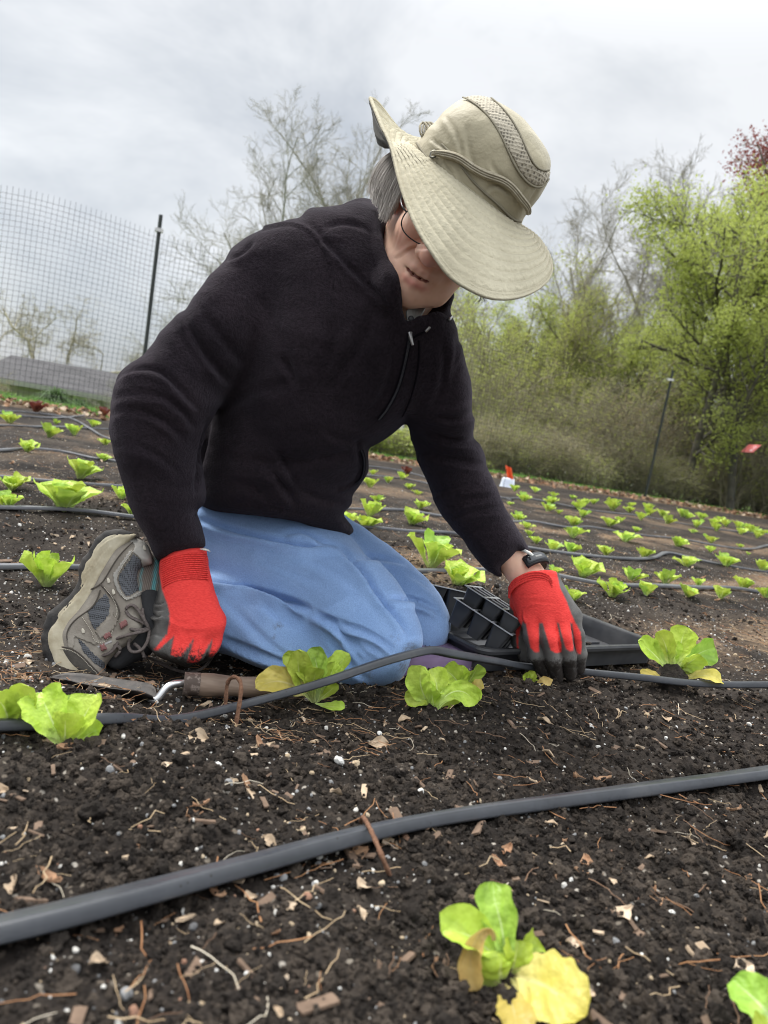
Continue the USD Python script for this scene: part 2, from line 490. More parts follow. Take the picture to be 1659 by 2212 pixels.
soil_mat = M('soil', {
    'g': ('geometry', {}),
    'n1': ('noise_texture', {'scale': 3.2, 'detail': 5.0, 'roughness': 0.6}),
    'r1': ('rgb_ramp', {'ramp': [(0.36, (0.014, 0.0115, 0.010)), (0.5, (0.025, 0.0205, 0.0175)), (0.66, (0.052, 0.043, 0.0355))]}),
    'n2': ('noise_texture', {'scale': 160.0, 'detail': 3.0, 'roughness': 0.7}),
    'r2': ('rgb_ramp', {'ramp': [(0.3, (0.45, 0.45, 0.45)), (0.6, (1.15, 1.13, 1.1)), (0.8, (1.9, 1.8, 1.65))]}),
    'm1': ('mix', {'mix_type': 'multiply', 'fac': 1.0}),
    'v': ('voronoi_texture', {'scale': 95.0}),
    'rv': ('rgb_ramp', {'ramp': [(0.20, (1, 1, 1)), (0.30, (0, 0, 0))]}),
    'w': ('white_noise_texture', {'dimensions': '3D'}),
    'rw': ('rgb_ramp', {'ramp': [(0.62, (0, 0, 0)), (0.64, (1, 1, 1))]}),
    'mw': ('mix', {'mix_type': 'multiply', 'fac': 1.0}),
    'rc': ('rgb_ramp', {'ramp': [(0.6, (0.10, 0.08, 0.062)), (0.85, (0.15, 0.13, 0.105)), (1.0, (0.34, 0.31, 0.27))]}),
    'm2': ('mix', {'mix_type': 'mix'}),
    'a': ('attribute', {'attribute': 'straw'}),
    'ns': ('noise_texture', {'scale': 60.0, 'detail': 4.0}),
    'rs': ('rgb_ramp', {'ramp': [(0.35, (0.07, 0.05, 0.037)), (0.65, (0.25, 0.175, 0.11))]}),
    'm3': ('mix', {'mix_type': 'mix'}),
    'nb': ('noise_texture', {'scale': 340.0, 'detail': 3.0, 'roughness': 0.7}),
    'b': ('bump', {'strength': 0.7, 'distance': 0.004}),
    'p': ('principled_bsdf', {'roughness': 0.9, 'specular_ior_level': 0.12}),
}, [('g.position', 'n1.vector'), ('n1.fac', 'r1.fac'), ('g.position', 'n2.vector'), ('n2.fac', 'r2.fac'), ('r1.color', 'm1.color1'), ('r2.color', 'm1.color2'),
    ('g.position', 'v.vector'), ('v.distance', 'rv.fac'), ('v.color', 'w.vector'), ('w.value', 'rw.fac'), ('rv.color', 'mw.color1'), ('rw.color', 'mw.color2'),
    ('w.value', 'rc.fac'), ('mw.color', 'm2.fac'), ('m1.color', 'm2.color1'), ('rc.color', 'm2.color2'),
    ('g.position', 'ns.vector'), ('ns.fac', 'rs.fac'), ('a.fac', 'm3.fac'), ('m2.color', 'm3.color1'), ('rs.color', 'm3.color2'),
    ('g.position', 'nb.vector'), ('nb.fac', 'b.height'), ('b.normal', 'p.normal'), ('m3.color', 'p.base_color')])
lawn_mat = pm('lawn', (0.07, 0.13, 0.022), (0.15, 0.25, 0.045), scale=1.6, detail=6, rough=0.8, bump=0.6, bscale=40, bdist=0.03)

# straw lies thick along some strips between the rows
_ROWDIR = np.array([0.79, 0.61]); _ROWN = np.array([-0.61, 0.79])
def strawness(x, y):
    s = x * _ROWN[0] + y * _ROWN[1]
    P = np.stack([x, y, 0 * x], -1)
    w = 0.25 * fbm(P * 0.8, 2, 21)
    a = 0.0
    for c, wd, k in ((1.72, 0.16, 0.9), (1.02, 0.14, 0.8), (2.85, 0.28, 0.75), (4.1, 0.4, 0.6), (5.6, .4, .5)):
        a = np.maximum(a, k * np.exp(-((s - c + w) / wd) ** 2))
    a = a * sstep(-0.15, 0.1, fbm(P * 5, 3, 22))
    a = np.maximum(a, 0.8 * sstep(-0.9, -0.35, past_fence(x, y)))
    return a * sstep(1.3, 1.6, y + 0.5 * x)
vs, fs = compact(GV, GF[~_lawn])
obj('garden_soil', (vs, fs), soil_mat, kind='structure', label='dark crumbly garden soil of the lettuce beds', attrs={'straw': strawness(vs[:, 0], vs[:, 1])})
vs, fs = compact(GV, GF[_lawn])
obj('lawn', (vs, fs), lawn_mat, kind='structure', label='green lawn beyond the net fence')
# ------------------------------------------------------------------ net fence
black_metal = pm('black_metal', (0.012, 0.016, 0.014), rough=0.5, spec=0.4)
net_mat = pm('black_net', (0.010, 0.010, 0.011), rough=0.6)
clip_mat = pm('grey_clip', (0.45, 0.45, 0.44), rough=0.5)
def on_fence(s0, s1, step):
    seg = np.vstack([FENCE[2] + .35 * (FENCE[1] - FENCE[2]), FENCE[2:6]]); L = np.concatenate([[0], np.cumsum(np.linalg.norm(np.diff(seg, axis=0), axis=1))])
    s = np.arange(s0, s1, step)
    return np.stack([np.interp(s, L, seg[:, 0]), np.interp(s, L, seg[:, 1])], 1), L
fence = thing('net_fence', 'tall black plastic net fence on thin dark posts behind the lettuce beds', 'fence', (0, 11, 0))
FP, FL = on_fence(0, 22.5, 0.055)
_top = 2.22 + 0.03 * np.sin(np.arange(len(FP)) * 0.13) - 0.05 * np.abs(np.sin(np.arange(len(FP)) * 0.031))
def wires(width):
    parts = []
    for (x, y), t in zip(FP, _top):
        z = float(gz0(x, y)) - 0.02
        n = 7; k = np.linspace(0, 1, n)
        pth = np.stack([x + 0.006 * np.sin(k * 9 + x * 7), y + 0.006 * np.cos(k * 8 + x * 5), z + (t - z) * k], 1)
        parts.append(tube(pth, width, 3, cap=False))
    for h in np.arange(0.04, 2.24, 0.055):
        zz = gz0(FP[::4, 0], FP[::4, 1]) + h * (_top[::4] / 2.26) + 0.006 * np.sin(np.arange(len(FP[::4])) * 0.7 + h * 9)
        parts.append(tube(np.column_stack([FP[::4], zz]), width, 3, cap=False))
    return join(parts)
obj('net', wires(0.0019), net_mat, fence, smooth=False)
def fence_post(x, y, lean):
    z = float(gz0(x, y))
    top = np.array([x, y - 0.03, z]) + np.array([lean, 0, 2.36])
    base = np.array([x, y - 0.03, z - 0.1])
    p = obj('post', tube(np.stack([base, top]), 0.023, 4, up=(0, 1, 0)), black_metal, fence, smooth=False)
    c = base + (top - base) * 0.93
    obj('clip', box(c - [0.04, 0.035, 0.02], c + [0.04, 0.03, 0.02]), clip_mat, p, smooth=False)
for (x, y), lean in (((-3.02, 9.0), -0.06), ((4.65, 14.1), 0.02), ((12.5, 18.6), 0.0)):
    fence_post(x, y, lean)

# ------------------------------------------------------------------ marker flags and a plastic tub by the far edge
flag_orange = pm('flag_orange', (0.75, 0.10, 0.03), rough=0.5)
flag_pink = pm('flag_pink', (0.72, 0.20, 0.18), rough=0.5)
flag_white = pm('flag_white', (0.8, 0.72, 0.72), rough=0.5)
def flag(x, y, d, w, h, skew, m, label, digit=None):
    c = at(x, y, d)
    g = np.array([c[0], c[1], float(gz0(c[0], c[1]))])
    t = thing('marker_flag', label, 'flag', g)
    obj('stake', tube(np.stack([g - [0, 0, 0.05], [c[0], c[1], c[2] + h * 0.5]]), 0.002, 5), black_metal, t)
    u = np.linspace(0, 1, 9); k = np.linspace(-0.5, 0.5, 5)
    P = c + u[:, None, None] * w * np.array([skew[0], 0.25, skew[1]]) + k[None, :, None] * h * np.array([skew[2], 0, 1]) + (0.02 * np.sin(u * 5))[:, None, None] * np.array([0, 1, 0])
    fl = obj('flag_sheet', thick_sheet(P, 0.001), m, t)
    if digit:
        tm = meshkit.text_mesh(digit, h * 0.6, 0.002)
        tv = np.array(tm.vertices); e = np.array([skew[0], 0.0, skew[1]]); ez = np.array([skew[2], 0, 1.0])
        o = c + 0.42 * w * np.array([skew[0], 0.25, skew[1]]) - 0.30 * h * ez - np.array([0, 0.022, 0])
        obj('numeral', (o + tv[:, :1] * e + tv[:, 1:2] * ez - tv[:, 2:] * np.array([0, 1.0, 0]), np.array(tm.faces)), flag_white, fl)
flag(1094, 1018, 8.6, 0.075, 0.13, (0.95, -0.25, -0.35), flag_orange, 'small orange marker flag standing beside the white plastic tub')
flag(1609, 968, 8.2, 0.14, 0.095, (1.0, 0.12, 0.75), flag_pink, 'pink marker flag with a white numeral, by the net at the right', '2')
tub_mat = pm('tub_plastic', (0.70, 0.74, 0.80), (0.60, 0.66, 0.76), scale=6, rough=0.4, spec=0.5)
tc = gnd(1095, 1052)
T = thing('plastic_tub', 'white translucent plastic tub upturned among the far lettuces', 'tub', tc)
def rounded(w, d, r, n=6):
    c = [(w / 2 - r, d / 2 - r, 0), (-w / 2 + r, d / 2 - r, 90), (-w / 2 + r, -d / 2 + r, 180), (w / 2 - r, -d / 2 + r, 270)]
    return np.array([[cx + r * math.cos(math.radians(a + 90 * k / (n - 1))), cy + r * math.sin(math.radians(a + 90 * k / (n - 1)))] for cx, cy, a in c for k in range(n)])
def loft(levels, cap_top=True, cap_bottom=False):
    """levels: (outline (n,2), z) pairs joined up."""
    n = len(levels[0][0])
    v = np.vstack([np.column_stack([o, np.full(n, z)]) for o, z in levels])
    k = np.arange(n); f = []
    for i in range(len(levels) - 1):
        a, b = i * n + k, i * n + (k + 1) % n
        f += [np.stack([a, b, b + n], 1), np.stack([a, b + n, a + n], 1)]
    if cap_top:
        v = np.vstack([v, [[*levels[-1][0].mean(0), levels[-1][1]]]]); a = (len(levels) - 1) * n + k; b = (len(levels) - 1) * n + (k + 1) % n
        f.append(np.stack([a, b, np.full(n, len(v) - 1)], 1))
    if cap_bottom:
        v = np.vstack([v, [[*levels[0][0].mean(0), levels[0][1]]]]); a, b = k, (k + 1) % n
        f.append(np.stack([b, a, np.full(n, len(v) - 1)], 1))
    return v, np.vstack(f)
TS_ = np.array([.66, .66, .7])
v, f = loft([(rounded(.25, .17, .03), -0.02), (rounded(.24, .16, .03), 0.008), (rounded(.225, .15, .03), 0.07), (rounded(.21, .135, .035), 0.135), (rounded(.18, .11, .03), 0.15)])
obj('tub_body', (v * TS_ + tc, f), tub_mat, T)
v, f = loft([(rounded(.265, .185, .03), 0.0), (rounded(.265, .185, .03), 0.006), (rounded(.243, .163, .03), 0.0065)], cap_top=False)
obj('rim', (v * TS_ + tc, f), tub_mat, T)

# ------------------------------------------------------------------ house on the lower ground beyond the lawn
roof_mat = M('roof_shingle', {'g': ('geometry', {}), 'mp': ('mapping', {'scale': (1, 1, 1)}), 'b': ('brick_texture', {'scale': 1.0, 'brick_width': 0.9, 'row_height': 0.16, 'mortar_size': 0.012, 'color1': (0.042, 0.040, 0.043), 'color2': (0.066, 0.063, 0.066), 'mortar': (0.025, 0.025, 0.026)}),
    'n': ('noise_texture', {'scale': 0.7, 'detail': 5.0}), 'r': ('rgb_ramp', {'ramp': [(0.3, (0.8, 0.8, 0.8)), (0.7, (1.2, 1.2, 1.2))]}), 'm': ('mix', {'mix_type': 'multiply', 'fac': 1.0}),
    'p': ('principled_bsdf', {'roughness': 0.9})}, [('g.position', 'mp.vector'), ('mp.vector', 'b.vector'), ('g.position', 'n.vector'), ('n.fac', 'r.fac'), ('b.color', 'm.color1'), ('r.color', 'm.color2'), ('m.color', 'p.base_color')])
siding_mat = pm('house_siding', (0.23, 0.215, 0.19), (0.27, 0.255, 0.225), scale=3, rough=0.8)
trim_mat = pm('house_trim', (0.50, 0.50, 0.46), rough=0.6)
gutter_mat = pm('house_gutter', (0.17, 0.175, 0.15), rough=0.6)
pane_mat = pm('house_pane', (0.02, 0.028, 0.035), rough=0.08, spec=0.6)
HD = 44.0
he0, he1 = at(-60, 812, HD), at(520, 920, HD)        # eaves line
ax = he1 - he0; ax[2] = 0; HL = float(np.linalg.norm(ax)); ax /= HL
ay = np.array([-ax[1], ax[0], 0])
if ay[1] < 0: ay = -ay
EZ = float(at(120, 840.5, HD)[2])                         # eave height
RZ = float(at(120, 787.5, HD + 4)[2])
HO = np.array([he0[0], he0[1], 0.0])
def hp(u, w, z): return HO + ax * u + ay * w + np.array([0, 0, z])
def hbox(u0, u1, w0, w1, z0, z1):
    v, f = box((u0, w0, z0), (u1, w1, z1)); return np.array([hp(*p) for p in v]), f
base_z = float(gz0(HO[0] + 6, HO[1] + 3)) - 0.3
H = thing('ranch_house', 'long low house with a grey shingle roof beyond the lawn', 'house', hp(HL / 2, 4, base_z))
obj('wall', hbox(0.5, HL - 0.5, 0.7, 7.5, base_z, EZ - 0.08), siding_mat, H, smooth=False)
rf = []
for sgn in (0, 1):
    w0, w1 = (0.0, 4.1) if sgn == 0 else (4.1, 8.2); z0, z1 = (EZ, RZ) if sgn == 0 else (RZ, EZ)
    lo = np.array([hp(0, w0, z0), hp(HL, w0, z0), hp(HL, w1, z1), hp(0, w1, z1)])
    up = lo + [0, 0, 0.12]
    rf.append((np.vstack([lo, up]), np.array([[0, 1, 2], [0, 2, 3], [4, 6, 5], [4, 7, 6], [0, 4, 5], [0, 5, 1], [1, 5, 6], [1, 6, 2], [2, 6, 7], [2, 7, 3], [3, 7, 4], [3, 4, 0]])))
roof = obj('roof', join(rf), roof_mat, H, smooth=False)
obj('vent', hbox(11.0, 12.4, 3.6, 4.3, RZ - 0.05, RZ + 0.28), trim_mat, roof, smooth=False)
obj('gutter', hbox(0, HL, -0.14, -0.01, EZ - 0.18, EZ + 0.10), gutter_mat, H, smooth=False)
obj('soffit', hbox(0.02, HL - 0.02, 0.0, 0.69, EZ - 0.12, EZ - 0.06), gutter_mat, H, smooth=False)
ux = lambda px: float((at(px, 875, HD) - HO) @ ax)
for a, b in ((150, 156), (164, 173), (-30, -5), (236, 262), (300, 330)):
    u0, u1 = ux(a), ux(b)
    w = obj('window', hbox(u0 - 0.14, u1 + 0.14, 0.62, 0.695, EZ - 1.9, EZ - 0.22), trim_mat, H, smooth=False)
    obj('pane', hbox(u0, u1, 0.60, 0.618, EZ - 1.75, EZ - 0.34), pane_mat, w, smooth=False)

# ------------------------------------------------------------------ trees and shrubs
bark = pm('bark', (0.20, 0.185, 0.155), (0.34, 0.32, 0.27), scale=5, rough=0.9, coords='object', vary=0.15)
bark_dark = pm('bark_dark', (0.08, 0.07, 0.056), (0.16, 0.15, 0.12), scale=5, rough=0.9, coords='object', vary=0.15)
bark_green = pm('bark_mossy', (0.19, 0.165, 0.115), (0.33, 0.30, 0.20), scale=4, rough=0.9, coords='object', vary=0.15)
def leaf_mat(name, c1, c2, trans):
    return M(name, {'g': ('geometry', {}), 'r': ('rgb_ramp', {'ramp': [(0, c1), (1, c2)]}), 'oi': ('object_info', {}), 'mr': ('map_range', {'to_min': 0.85, 'to_max': 1.15}), 'hs': ('hsv', {}),
        'd': ('principled_bsdf', {'roughness': 0.6, 'specular_ior_level': 0.25}), 't': ('translucent_bsdf', {}), 'x': ('mix_closure', {'fac': trans})},
        [('g.random_per_island', 'r.fac'), ('oi.random', 'mr.value'), ('mr.result', 'hs.value'), ('r.color', 'hs.color'), ('hs.color', 'd.base_color'), ('hs.color', 't.color'), ('d.BSDF', 'x.closure1'), ('t.BSDF', 'x.closure2')], surface='x.closure')
leaf_green = leaf_mat('leaf_spring', (0.38, 0.43, 0.11), (0.62, 0.65, 0.22), 0.5)
leaf_olive = leaf_mat('leaf_olive', (0.40, 0.43, 0.12), (0.68, 0.70, 0.26), 0.5)
leaf_bud = leaf_mat('leaf_bud', (0.30, 0.28, 0.14), (0.46, 0.46, 0.24), 0.4)
leaf_red = leaf_mat('leaf_red', (0.22, 0.05, 0.04), (0.42, 0.14, 0.10), 0.35)
leaf_brown = leaf_mat('leaf_brown', (0.34, 0.28, 0.16), (0.56, 0.50, 0.27), 0.45)
leaf_dark = leaf_mat('leaf_dark', (0.08, 0.14, 0.045), (0.22, 0.32, 0.10), 0.3)

def rot_about(v, axis, a):
    axis = axis / np.linalg.norm(axis)
    return v * math.cos(a) + np.cross(axis, v) * math.sin(a) + axis * (axis @ v) * (1 - math.cos(a))

def grow(seed, height, trunk_r, levels, kids, spread, first=0.25, rmin=0.006, wiggle=0.12, up=0.25, stems=1, ratio=0.62):
    """Branch polylines of a tree and the points near its twig ends."""
    rng = np.random.default_rng(seed)
    lines, tips = [], []
    def branch(p, d, L, r, lev):
        n = 5 if lev < levels else 4
        pts, dirs = [p], [d]
        for i in range(n):
            d = d + rng.normal(0, wiggle * (1 + 0.4 * lev), 3) + np.array([0, 0, up * 0.25])
            d /= np.linalg.norm(d)
            p = p + d * L / n
            pts.append(p); dirs.append(d)
        pts = np.array(pts)
        rr = np.linspace(r, max(r * (0.45 if lev < levels else 0.6), rmin), n + 1)
        lines.append((lev, pts, rr))
        if lev >= levels - 1:
            for q in pts[1:]:
                tips.append(q)
        if lev == levels:
            return
        k = kids[lev]
        for j in range(k):
            t = (first if lev == 0 else 0.2) + (1 - (first if lev == 0 else 0.2)) * (j + rng.uniform(0, 1)) / k
            x = t * n; i = min(int(x), n - 1)
            q = pts[i] + (pts[i + 1] - pts[i]) * (x - i)
            a = spread[lev] * rng.uniform(0.7, 1.25)
            side = np.cross(dirs[i], rng.normal(size=3))
            dd = rot_about(dirs[i], side, a)
            branch(q, dd, L * ratio * rng.uniform(0.65, 1.15) * (1.1 - 0.45 * t), max(np.interp(x, range(n + 1), rr) * 0.6, rmin), lev + 1)
    for s in range(stems):
        a = rng.uniform(0, 2 * np.pi)
        d = np.array([0, 0, 1.0]) if stems == 1 else np.array([0.35 * math.cos(a), 0.35 * math.sin(a), 1.0])
        o = np.zeros(3) if stems == 1 else np.array([0.25 * math.cos(a), 0.25 * math.sin(a), 0]) * rng.uniform(0.2, 1)
        branch(o, d / np.linalg.norm(d), height * (0.72 if stems == 1 else rng.uniform(0.5, 0.8)), trunk_r, 0)
    return lines, np.array(tips)

def leaf_cloud(rng, tips, n, spread, size):
    c = tips[rng.integers(0, len(tips), n)] + rng.normal(0, spread, (n, 3))
    a = rng.normal(size=(n, 3)); a /= np.linalg.norm(a, axis=1, keepdims=True)
    b = np.cross(a, rng.normal(size=(n, 3))); b /= np.linalg.norm(b, axis=1, keepdims=True)
    s = size * rng.uniform(0.5, 1.4, (n, 1))
    v = np.stack([c - a * s, c + b * s * 0.5, c + a * s, c - b * s * 0.5], 1).reshape(-1, 3)
    i = np.arange(n)[:, None] * 4
    return v, np.vstack([i + [0, 1, 2], i + [0, 2, 3]])

def tree_proto(name, seed, height, trunk_r, levels, kids, spread, barkm, leaves, **kw):
    lines, tips = grow(seed, height, trunk_r, levels, kids, spread, **kw)
    p = proto(name)
    tr = join([tube(pts, r, 7 if lev == 0 else 5, cap=False) for lev, pts, r in lines if lev <= 1])
    obj('trunk', tr, barkm, p)
    obj('branches', join([tube(pts, r, 3, cap=False) for lev, pts, r in lines if lev > 1]), barkm, p)
    rng = np.random.default_rng(seed + 500)
    for part, n, spr, size, m in leaves:
        obj(part, leaf_cloud(rng, tips, n, spr, size), m, p, smooth=False)
    return p

bare = [tree_proto('bare_tree_shape', 31 + k, 9.0, 0.085, 4, (10, 8, 8, 7), (0.7, 0.7, 0.65, 0.6), bark, [('buds', 1500, 0.05, 0.011, leaf_bud)], wiggle=0.11, first=0.2, rmin=0.0032, ratio=0.58) for k in range(3)]
crooked = [tree_proto('crooked_tree_shape', 61 + k, 6.0, 0.075, 4, (6, 6, 6, 6), (0.8, 0.8, 0.8, 0.8), bark_green, [('buds', 700, 0.08, 0.02, leaf_bud)], wiggle=0.28, first=0.15, rmin=0.004, up=0.1, stems=2) for k in range(2)]
leafy = [tree_proto('leafy_tree_shape', 41 + k, 8.0, 0.10, 3, (16, 9, 7), (0.85, 0.75, 0.7), bark_dark, [('crown', 20000, 0.15, 0.034, leaf_green)], wiggle=0.08, first=0.12, rmin=0.006, ratio=0.46) for k in range(3)]
olive = [tree_proto('young_tree_shape', 81 + k, 6.5, 0.07, 3, (12, 8, 6), (0.8, 0.8, 0.7), bark_green, [('crown', 9000, 0.15, 0.033, leaf_olive)], wiggle=0.16, first=0.1, rmin=0.006, stems=2, ratio=0.55) for k in range(2)]
redtree = [tree_proto('red_tree_shape', 91, 9.5, 0.13, 3, (14, 9, 7), (0.6, 0.7, 0.7), bark, [('crown', 20000, 0.13, 0.036, leaf_red)], wiggle=0.08, first=0.3, rmin=0.007, ratio=0.42)]
brush = [tree_proto('thicket_shape', 71 + k, 3.2, 0.022, 2, (9, 8), (0.7, 0.8), bark_green, [('leaves', 1500, 0.12, 0.032, leaf_olive if k != 1 else leaf_brown)], wiggle=0.2, first=0.05, rmin=0.004, stems=9) for k in range(3)]
lowgreen = [tree_proto('low_plant_shape', 77, 0.9, 0.008, 2, (7, 6), (0.8, 0.8), bark_green, [('leaves', 2600, 0.05, 0.03, leaf_green)], wiggle=0.2, first=0.02, rmin=0.003, stems=14)]
yucca = proto('arching_shrub_shape')
_r = np.random.default_rng(3); _bl = []
for k in range(420):
    a, e, L = _r.uniform(0, 6.28), _r.uniform(0.1, 1.5), _r.uniform(0.35, 0.75)
    d = np.array([math.cos(a) * math.cos(e), math.sin(a) * math.cos(e), math.sin(e)]); sd = np.cross(d, [0, 0, 1.0]); sd /= np.linalg.norm(sd)
    t = np.linspace(0, 1, 5)[:, None]; w = (0.020 * (1 - t) + 0.002); c = d * L * t + np.array([d[0] * .1, d[1] * .1, -0.42 * L / .6]) * t ** 2.4 + [_r.normal(0, .05), _r.normal(0, .05), 0.12 + _r.uniform(0, .1)]
    v = np.hstack([c - sd * w, c + sd * w]).reshape(-1, 3); i = np.arange(4)[:, None] * 2
    _bl.append((v, np.vstack([i + [0, 1, 3], i + [0, 3, 2]])))
obj('blades', join(_bl), leaf_dark, yucca, smooth=False)

def plant(src, name, x, d, hscale, rz, label, cat='tree', group=None, lean=0.0, foot=None, tilt_y=None):
    """Stands a copy of a plant at distance d under column x of the photograph."""
    p = at(x, 785 + 0.178 * x, d)
    z = float(gz0(p[0], p[1])) - 0.05
    return copy_of(src, name, (p[0], p[1], z if foot is None else foot), rz, hscale, label, cat, group, tilt=(0, math.degrees(lean)))
W = 'trees at the edge of the woods'
# left: two crooked trees behind the house, fine bare crowns behind the person
plant(crooked[0], 'bare_tree', 22, 56, (1.9, 1.9, 2.0), 20, 'crooked bare tree rising behind the house roof, leftmost', group=W, lean=-0.08, foot=-1.6)
plant(crooked[1], 'bare_tree', 84, 54, (1.7, 1.7, 1.9), 130, 'crooked bare tree behind the house roof, beside the roof vent', group=W, lean=-0.05, foot=-1.6)
for k, (x, d, s, pv, lab, lean) in enumerate((
    (425, 34, 1.15, 0, 'bare tree behind the left net post with fine pale twigs', -0.05),
    (540, 31, 1.25, 1, 'bare tree whose twigs show above the dark jacket shoulder', -0.12),
    (650, 29, 1.36, 2, 'bare tree rising behind the jacket hood', -0.10),
    (745, 27, 1.40, 0, 'tallest bare tree just left of the hat', -0.14),
    (870, 29, 1.2, 1, 'bare tree hidden mostly behind the hat', -0.1),
    (1180, 26, 0.98, 2, 'bare tree whose crown shows just right of the hat', -0.12),
    (1275, 25, 1.10, 1, 'bare tree with a wide twiggy crown above the young green trees', -0.16),
    (1385, 24, 1.26, 0, 'tall bare tree with forked dark limbs, highest of the bare crowns at the right', -0.2),
    (1470, 28, 1.30, 2, 'bare tree behind the tall green tree at the right', -0.18),
    (330, 42, 0.62, 2, 'low distant bare tree right of the house roof', 0.0),
    (255, 40, 0.45, 1, 'small distant bare tree at the end of the house roof', 0.0))):
    plant(bare[pv], 'bare_tree', x, d, s, 47 * k, lab, group=W, lean=lean)
plant(redtree[0], 'red_budded_tree', 1572, 24, 1.40, 10, 'tree with dark red spring buds in the top right corner', group=W, lean=-0.15)
for k, (x, d, s, pv, lab, lean) in enumerate((
    (1585, 17.5, 1.12, 0, 'tall young green tree at the right edge', -0.17),
    (1490, 18.5, 1.02, 1, 'bright green young tree left of the tall one at the right edge', -0.17),
    (1680, 16.0, 0.95, 2, 'green young tree cut off by the right edge of the picture', -0.15),
    (1410, 20.5, 0.80, 2, 'bright green young tree behind the right net post', -0.15),
    (1335, 21.5, 0.80, 0, 'green young tree left of the right net post', -0.12),
    (1250, 23.0, 0.80, 1, 'green young tree under the hat brim, right of the sleeve', -0.1),
    (1545, 21.0, 1.10, 2, 'green young tree partly hidden behind the tall one at the right', -0.15),
    (1640, 20.0, 1.05, 1, 'tallest green tree top, in the right corner below the red one', -0.15),
    (1100, 25.5, 0.84, 1, 'pale green tree deep in the woods under the hat brim', -0.1),
    (1030, 24.5, 0.80, 2, 'pale green tree beside the hood, behind the olive one', -0.1),
    (1175, 24.5, 0.78, 0, 'pale green tree just right of the elbow of the left sleeve', -0.1))):
    plant(leafy[pv], 'green_tree', x, d, s, 71 * k, lab, group=W, lean=lean)
for k, (x, d, s, pv, lab, lean) in enumerate((
    (1000, 23, 1.05, 0, 'olive green slender tree beside the hood', -0.2),
    (1050, 24, 1.12, 1, 'olive tree between the hood and the front of the hat brim', -0.15),
    (1100, 22, 1.0, 1, 'olive green slender tree below the front of the hat brim', -0.15),
    (1160, 24, 1.08, 0, 'yellowish green tree under the right end of the hat brim', -0.1),
    (1225, 21, .88, 1, 'thin olive tree between the sleeve and the right net post', -0.1),
    (1300, 23, .95, 0, 'olive tree with a twisted trunk near the right net post', -0.15),
    (1375, 24, .92, 1, 'olive tree rising behind the right net post', -0.15),
    (960, 25, 1.0, 1, 'olive tree mostly hidden by the left sleeve', -0.1))):
    plant(olive[pv], 'young_tree', x, d, s, 53 * k, lab, group=W, lean=lean)
_rb = np.random.default_rng(8)
for k in range(34):
    x = 930 + 800 * (k + _rb.uniform(0, 1)) / 34; d = _rb.uniform(17.5, 25)
    plant(brush[k % 3], 'thicket_shrub', x, d, _rb.uniform(0.65, 1.15), _rb.uniform(0, 360), f'tangled {"brown" if k % 3 == 1 else "olive"} shrub, {ORD[k]} from the left along the dark thicket', 'shrub', 'tangled undergrowth shrubs')
for k in range(20):
    x = 1010 + 700 * (k + _rb.uniform(0, 1)) / 20; d = 16.2 + 3.2 * max(0, (x - 1250) / 400) + _rb.uniform(0, .8)
    plant(brush[(k + 1) % 3], 'low_shrub', x, d, (_rb.uniform(.5, .7), _rb.uniform(.5, .7), _rb.uniform(.32, .5)), _rb.uniform(0, 360), f'low dark brush at the foot of the thicket, {ORD[k]} from the left', 'shrub', 'low brush along the woods')
for k in range(14):
    x = 950 + 800 * (k + _rb.uniform(0, 1)) / 14
    plant(brush[k % 3], 'thicket_shrub', x, _rb.uniform(27, 33), _rb.uniform(1.2, 1.6), _rb.uniform(0, 360), f'tall tangled shrub far inside the woods, {ORD[k]} from the left', 'shrub', 'shrubs inside the woods')
for k, (x, d, s) in enumerate(((760, 14.0, 0.9), (800, 13.6, 1.0), (835, 14.2, 0.9), (865, 13.4, 1.1), (890, 14.6, 0.8), (920, 14.5, 0.7), (1000, 15.5, 0.6))):
    plant(lowgreen[0], 'green_ground_plant', x, d, (s * 1.2, s * 1.2, s * 0.8), 60 * k, f'bright leafy weeds beyond the far bed, {ORD[k]} clump from the left', 'weeds', 'leafy weeds beyond the far bed')
plant(yucca, 'leafy_shrub', 127, 10.8, (0.62, 0.62, 0.62), 0, 'rounded dark green shrub with arching leaves on the lawn before the house', 'shrub')
plant(yucca, 'leafy_shrub', 178, 11.4, (0.42, 0.42, 0.36), 40, 'small dark shrub on the lawn, right of the rounded one', 'shrub')
plant(brush[1], 'yard_shrub', -6, 17, 0.36, 40, 'yellow green bush on the lawn at the left edge', 'shrub')

# grass standing on the lawn by the fence
_rg = np.random.default_rng(51)
def tuft(seed):
    r = np.random.default_rng(seed); out = []
    for k in range(14):
        a, e = r.uniform(0, 6.28), r.uniform(.8, 1.5); d = np.array([math.cos(a) * math.cos(e), math.sin(a) * math.cos(e), math.sin(e)]); sd = np.cross(d, [0, 0, 1.0]); sd /= np.linalg.norm(sd)
        o = np.array([r.normal(0, .25), r.normal(0, .25), 0]); t = np.linspace(0, 1, 4)[:, None]
        cc = o + d * t * r.uniform(.5, 1) + np.array([d[0], d[1], -.4]) * .3 * t ** 2; w = .035 * (1 - t) + .004
        v = np.hstack([cc - sd * w, cc + sd * w]).reshape(-1, 3); i = np.arange(3)[:, None] * 2
        out.append((v, np.vstack([i + [0, 1, 3], i + [0, 3, 2]])))
    return join(out)
grass_a = leaf_mat('grass_blade', (0.10, 0.20, 0.03), (0.22, 0.36, 0.06), .4)
xs, ys = _rg.uniform(-9, 10, 40000), _rg.uniform(7.5, 19, 40000); pf = past_fence(xs, ys)
mk = (pf > .02) & (pf < 3.4) & (_rg.uniform(0, 1, 40000) < np.exp(-pf / 1.6))
xs, ys = xs[mk][:9000], ys[mk][:9000]; n_ = len(xs)
aq = _rg.uniform(0, np.pi, n_)
sc_ = _rg.uniform(.05, .13, n_)
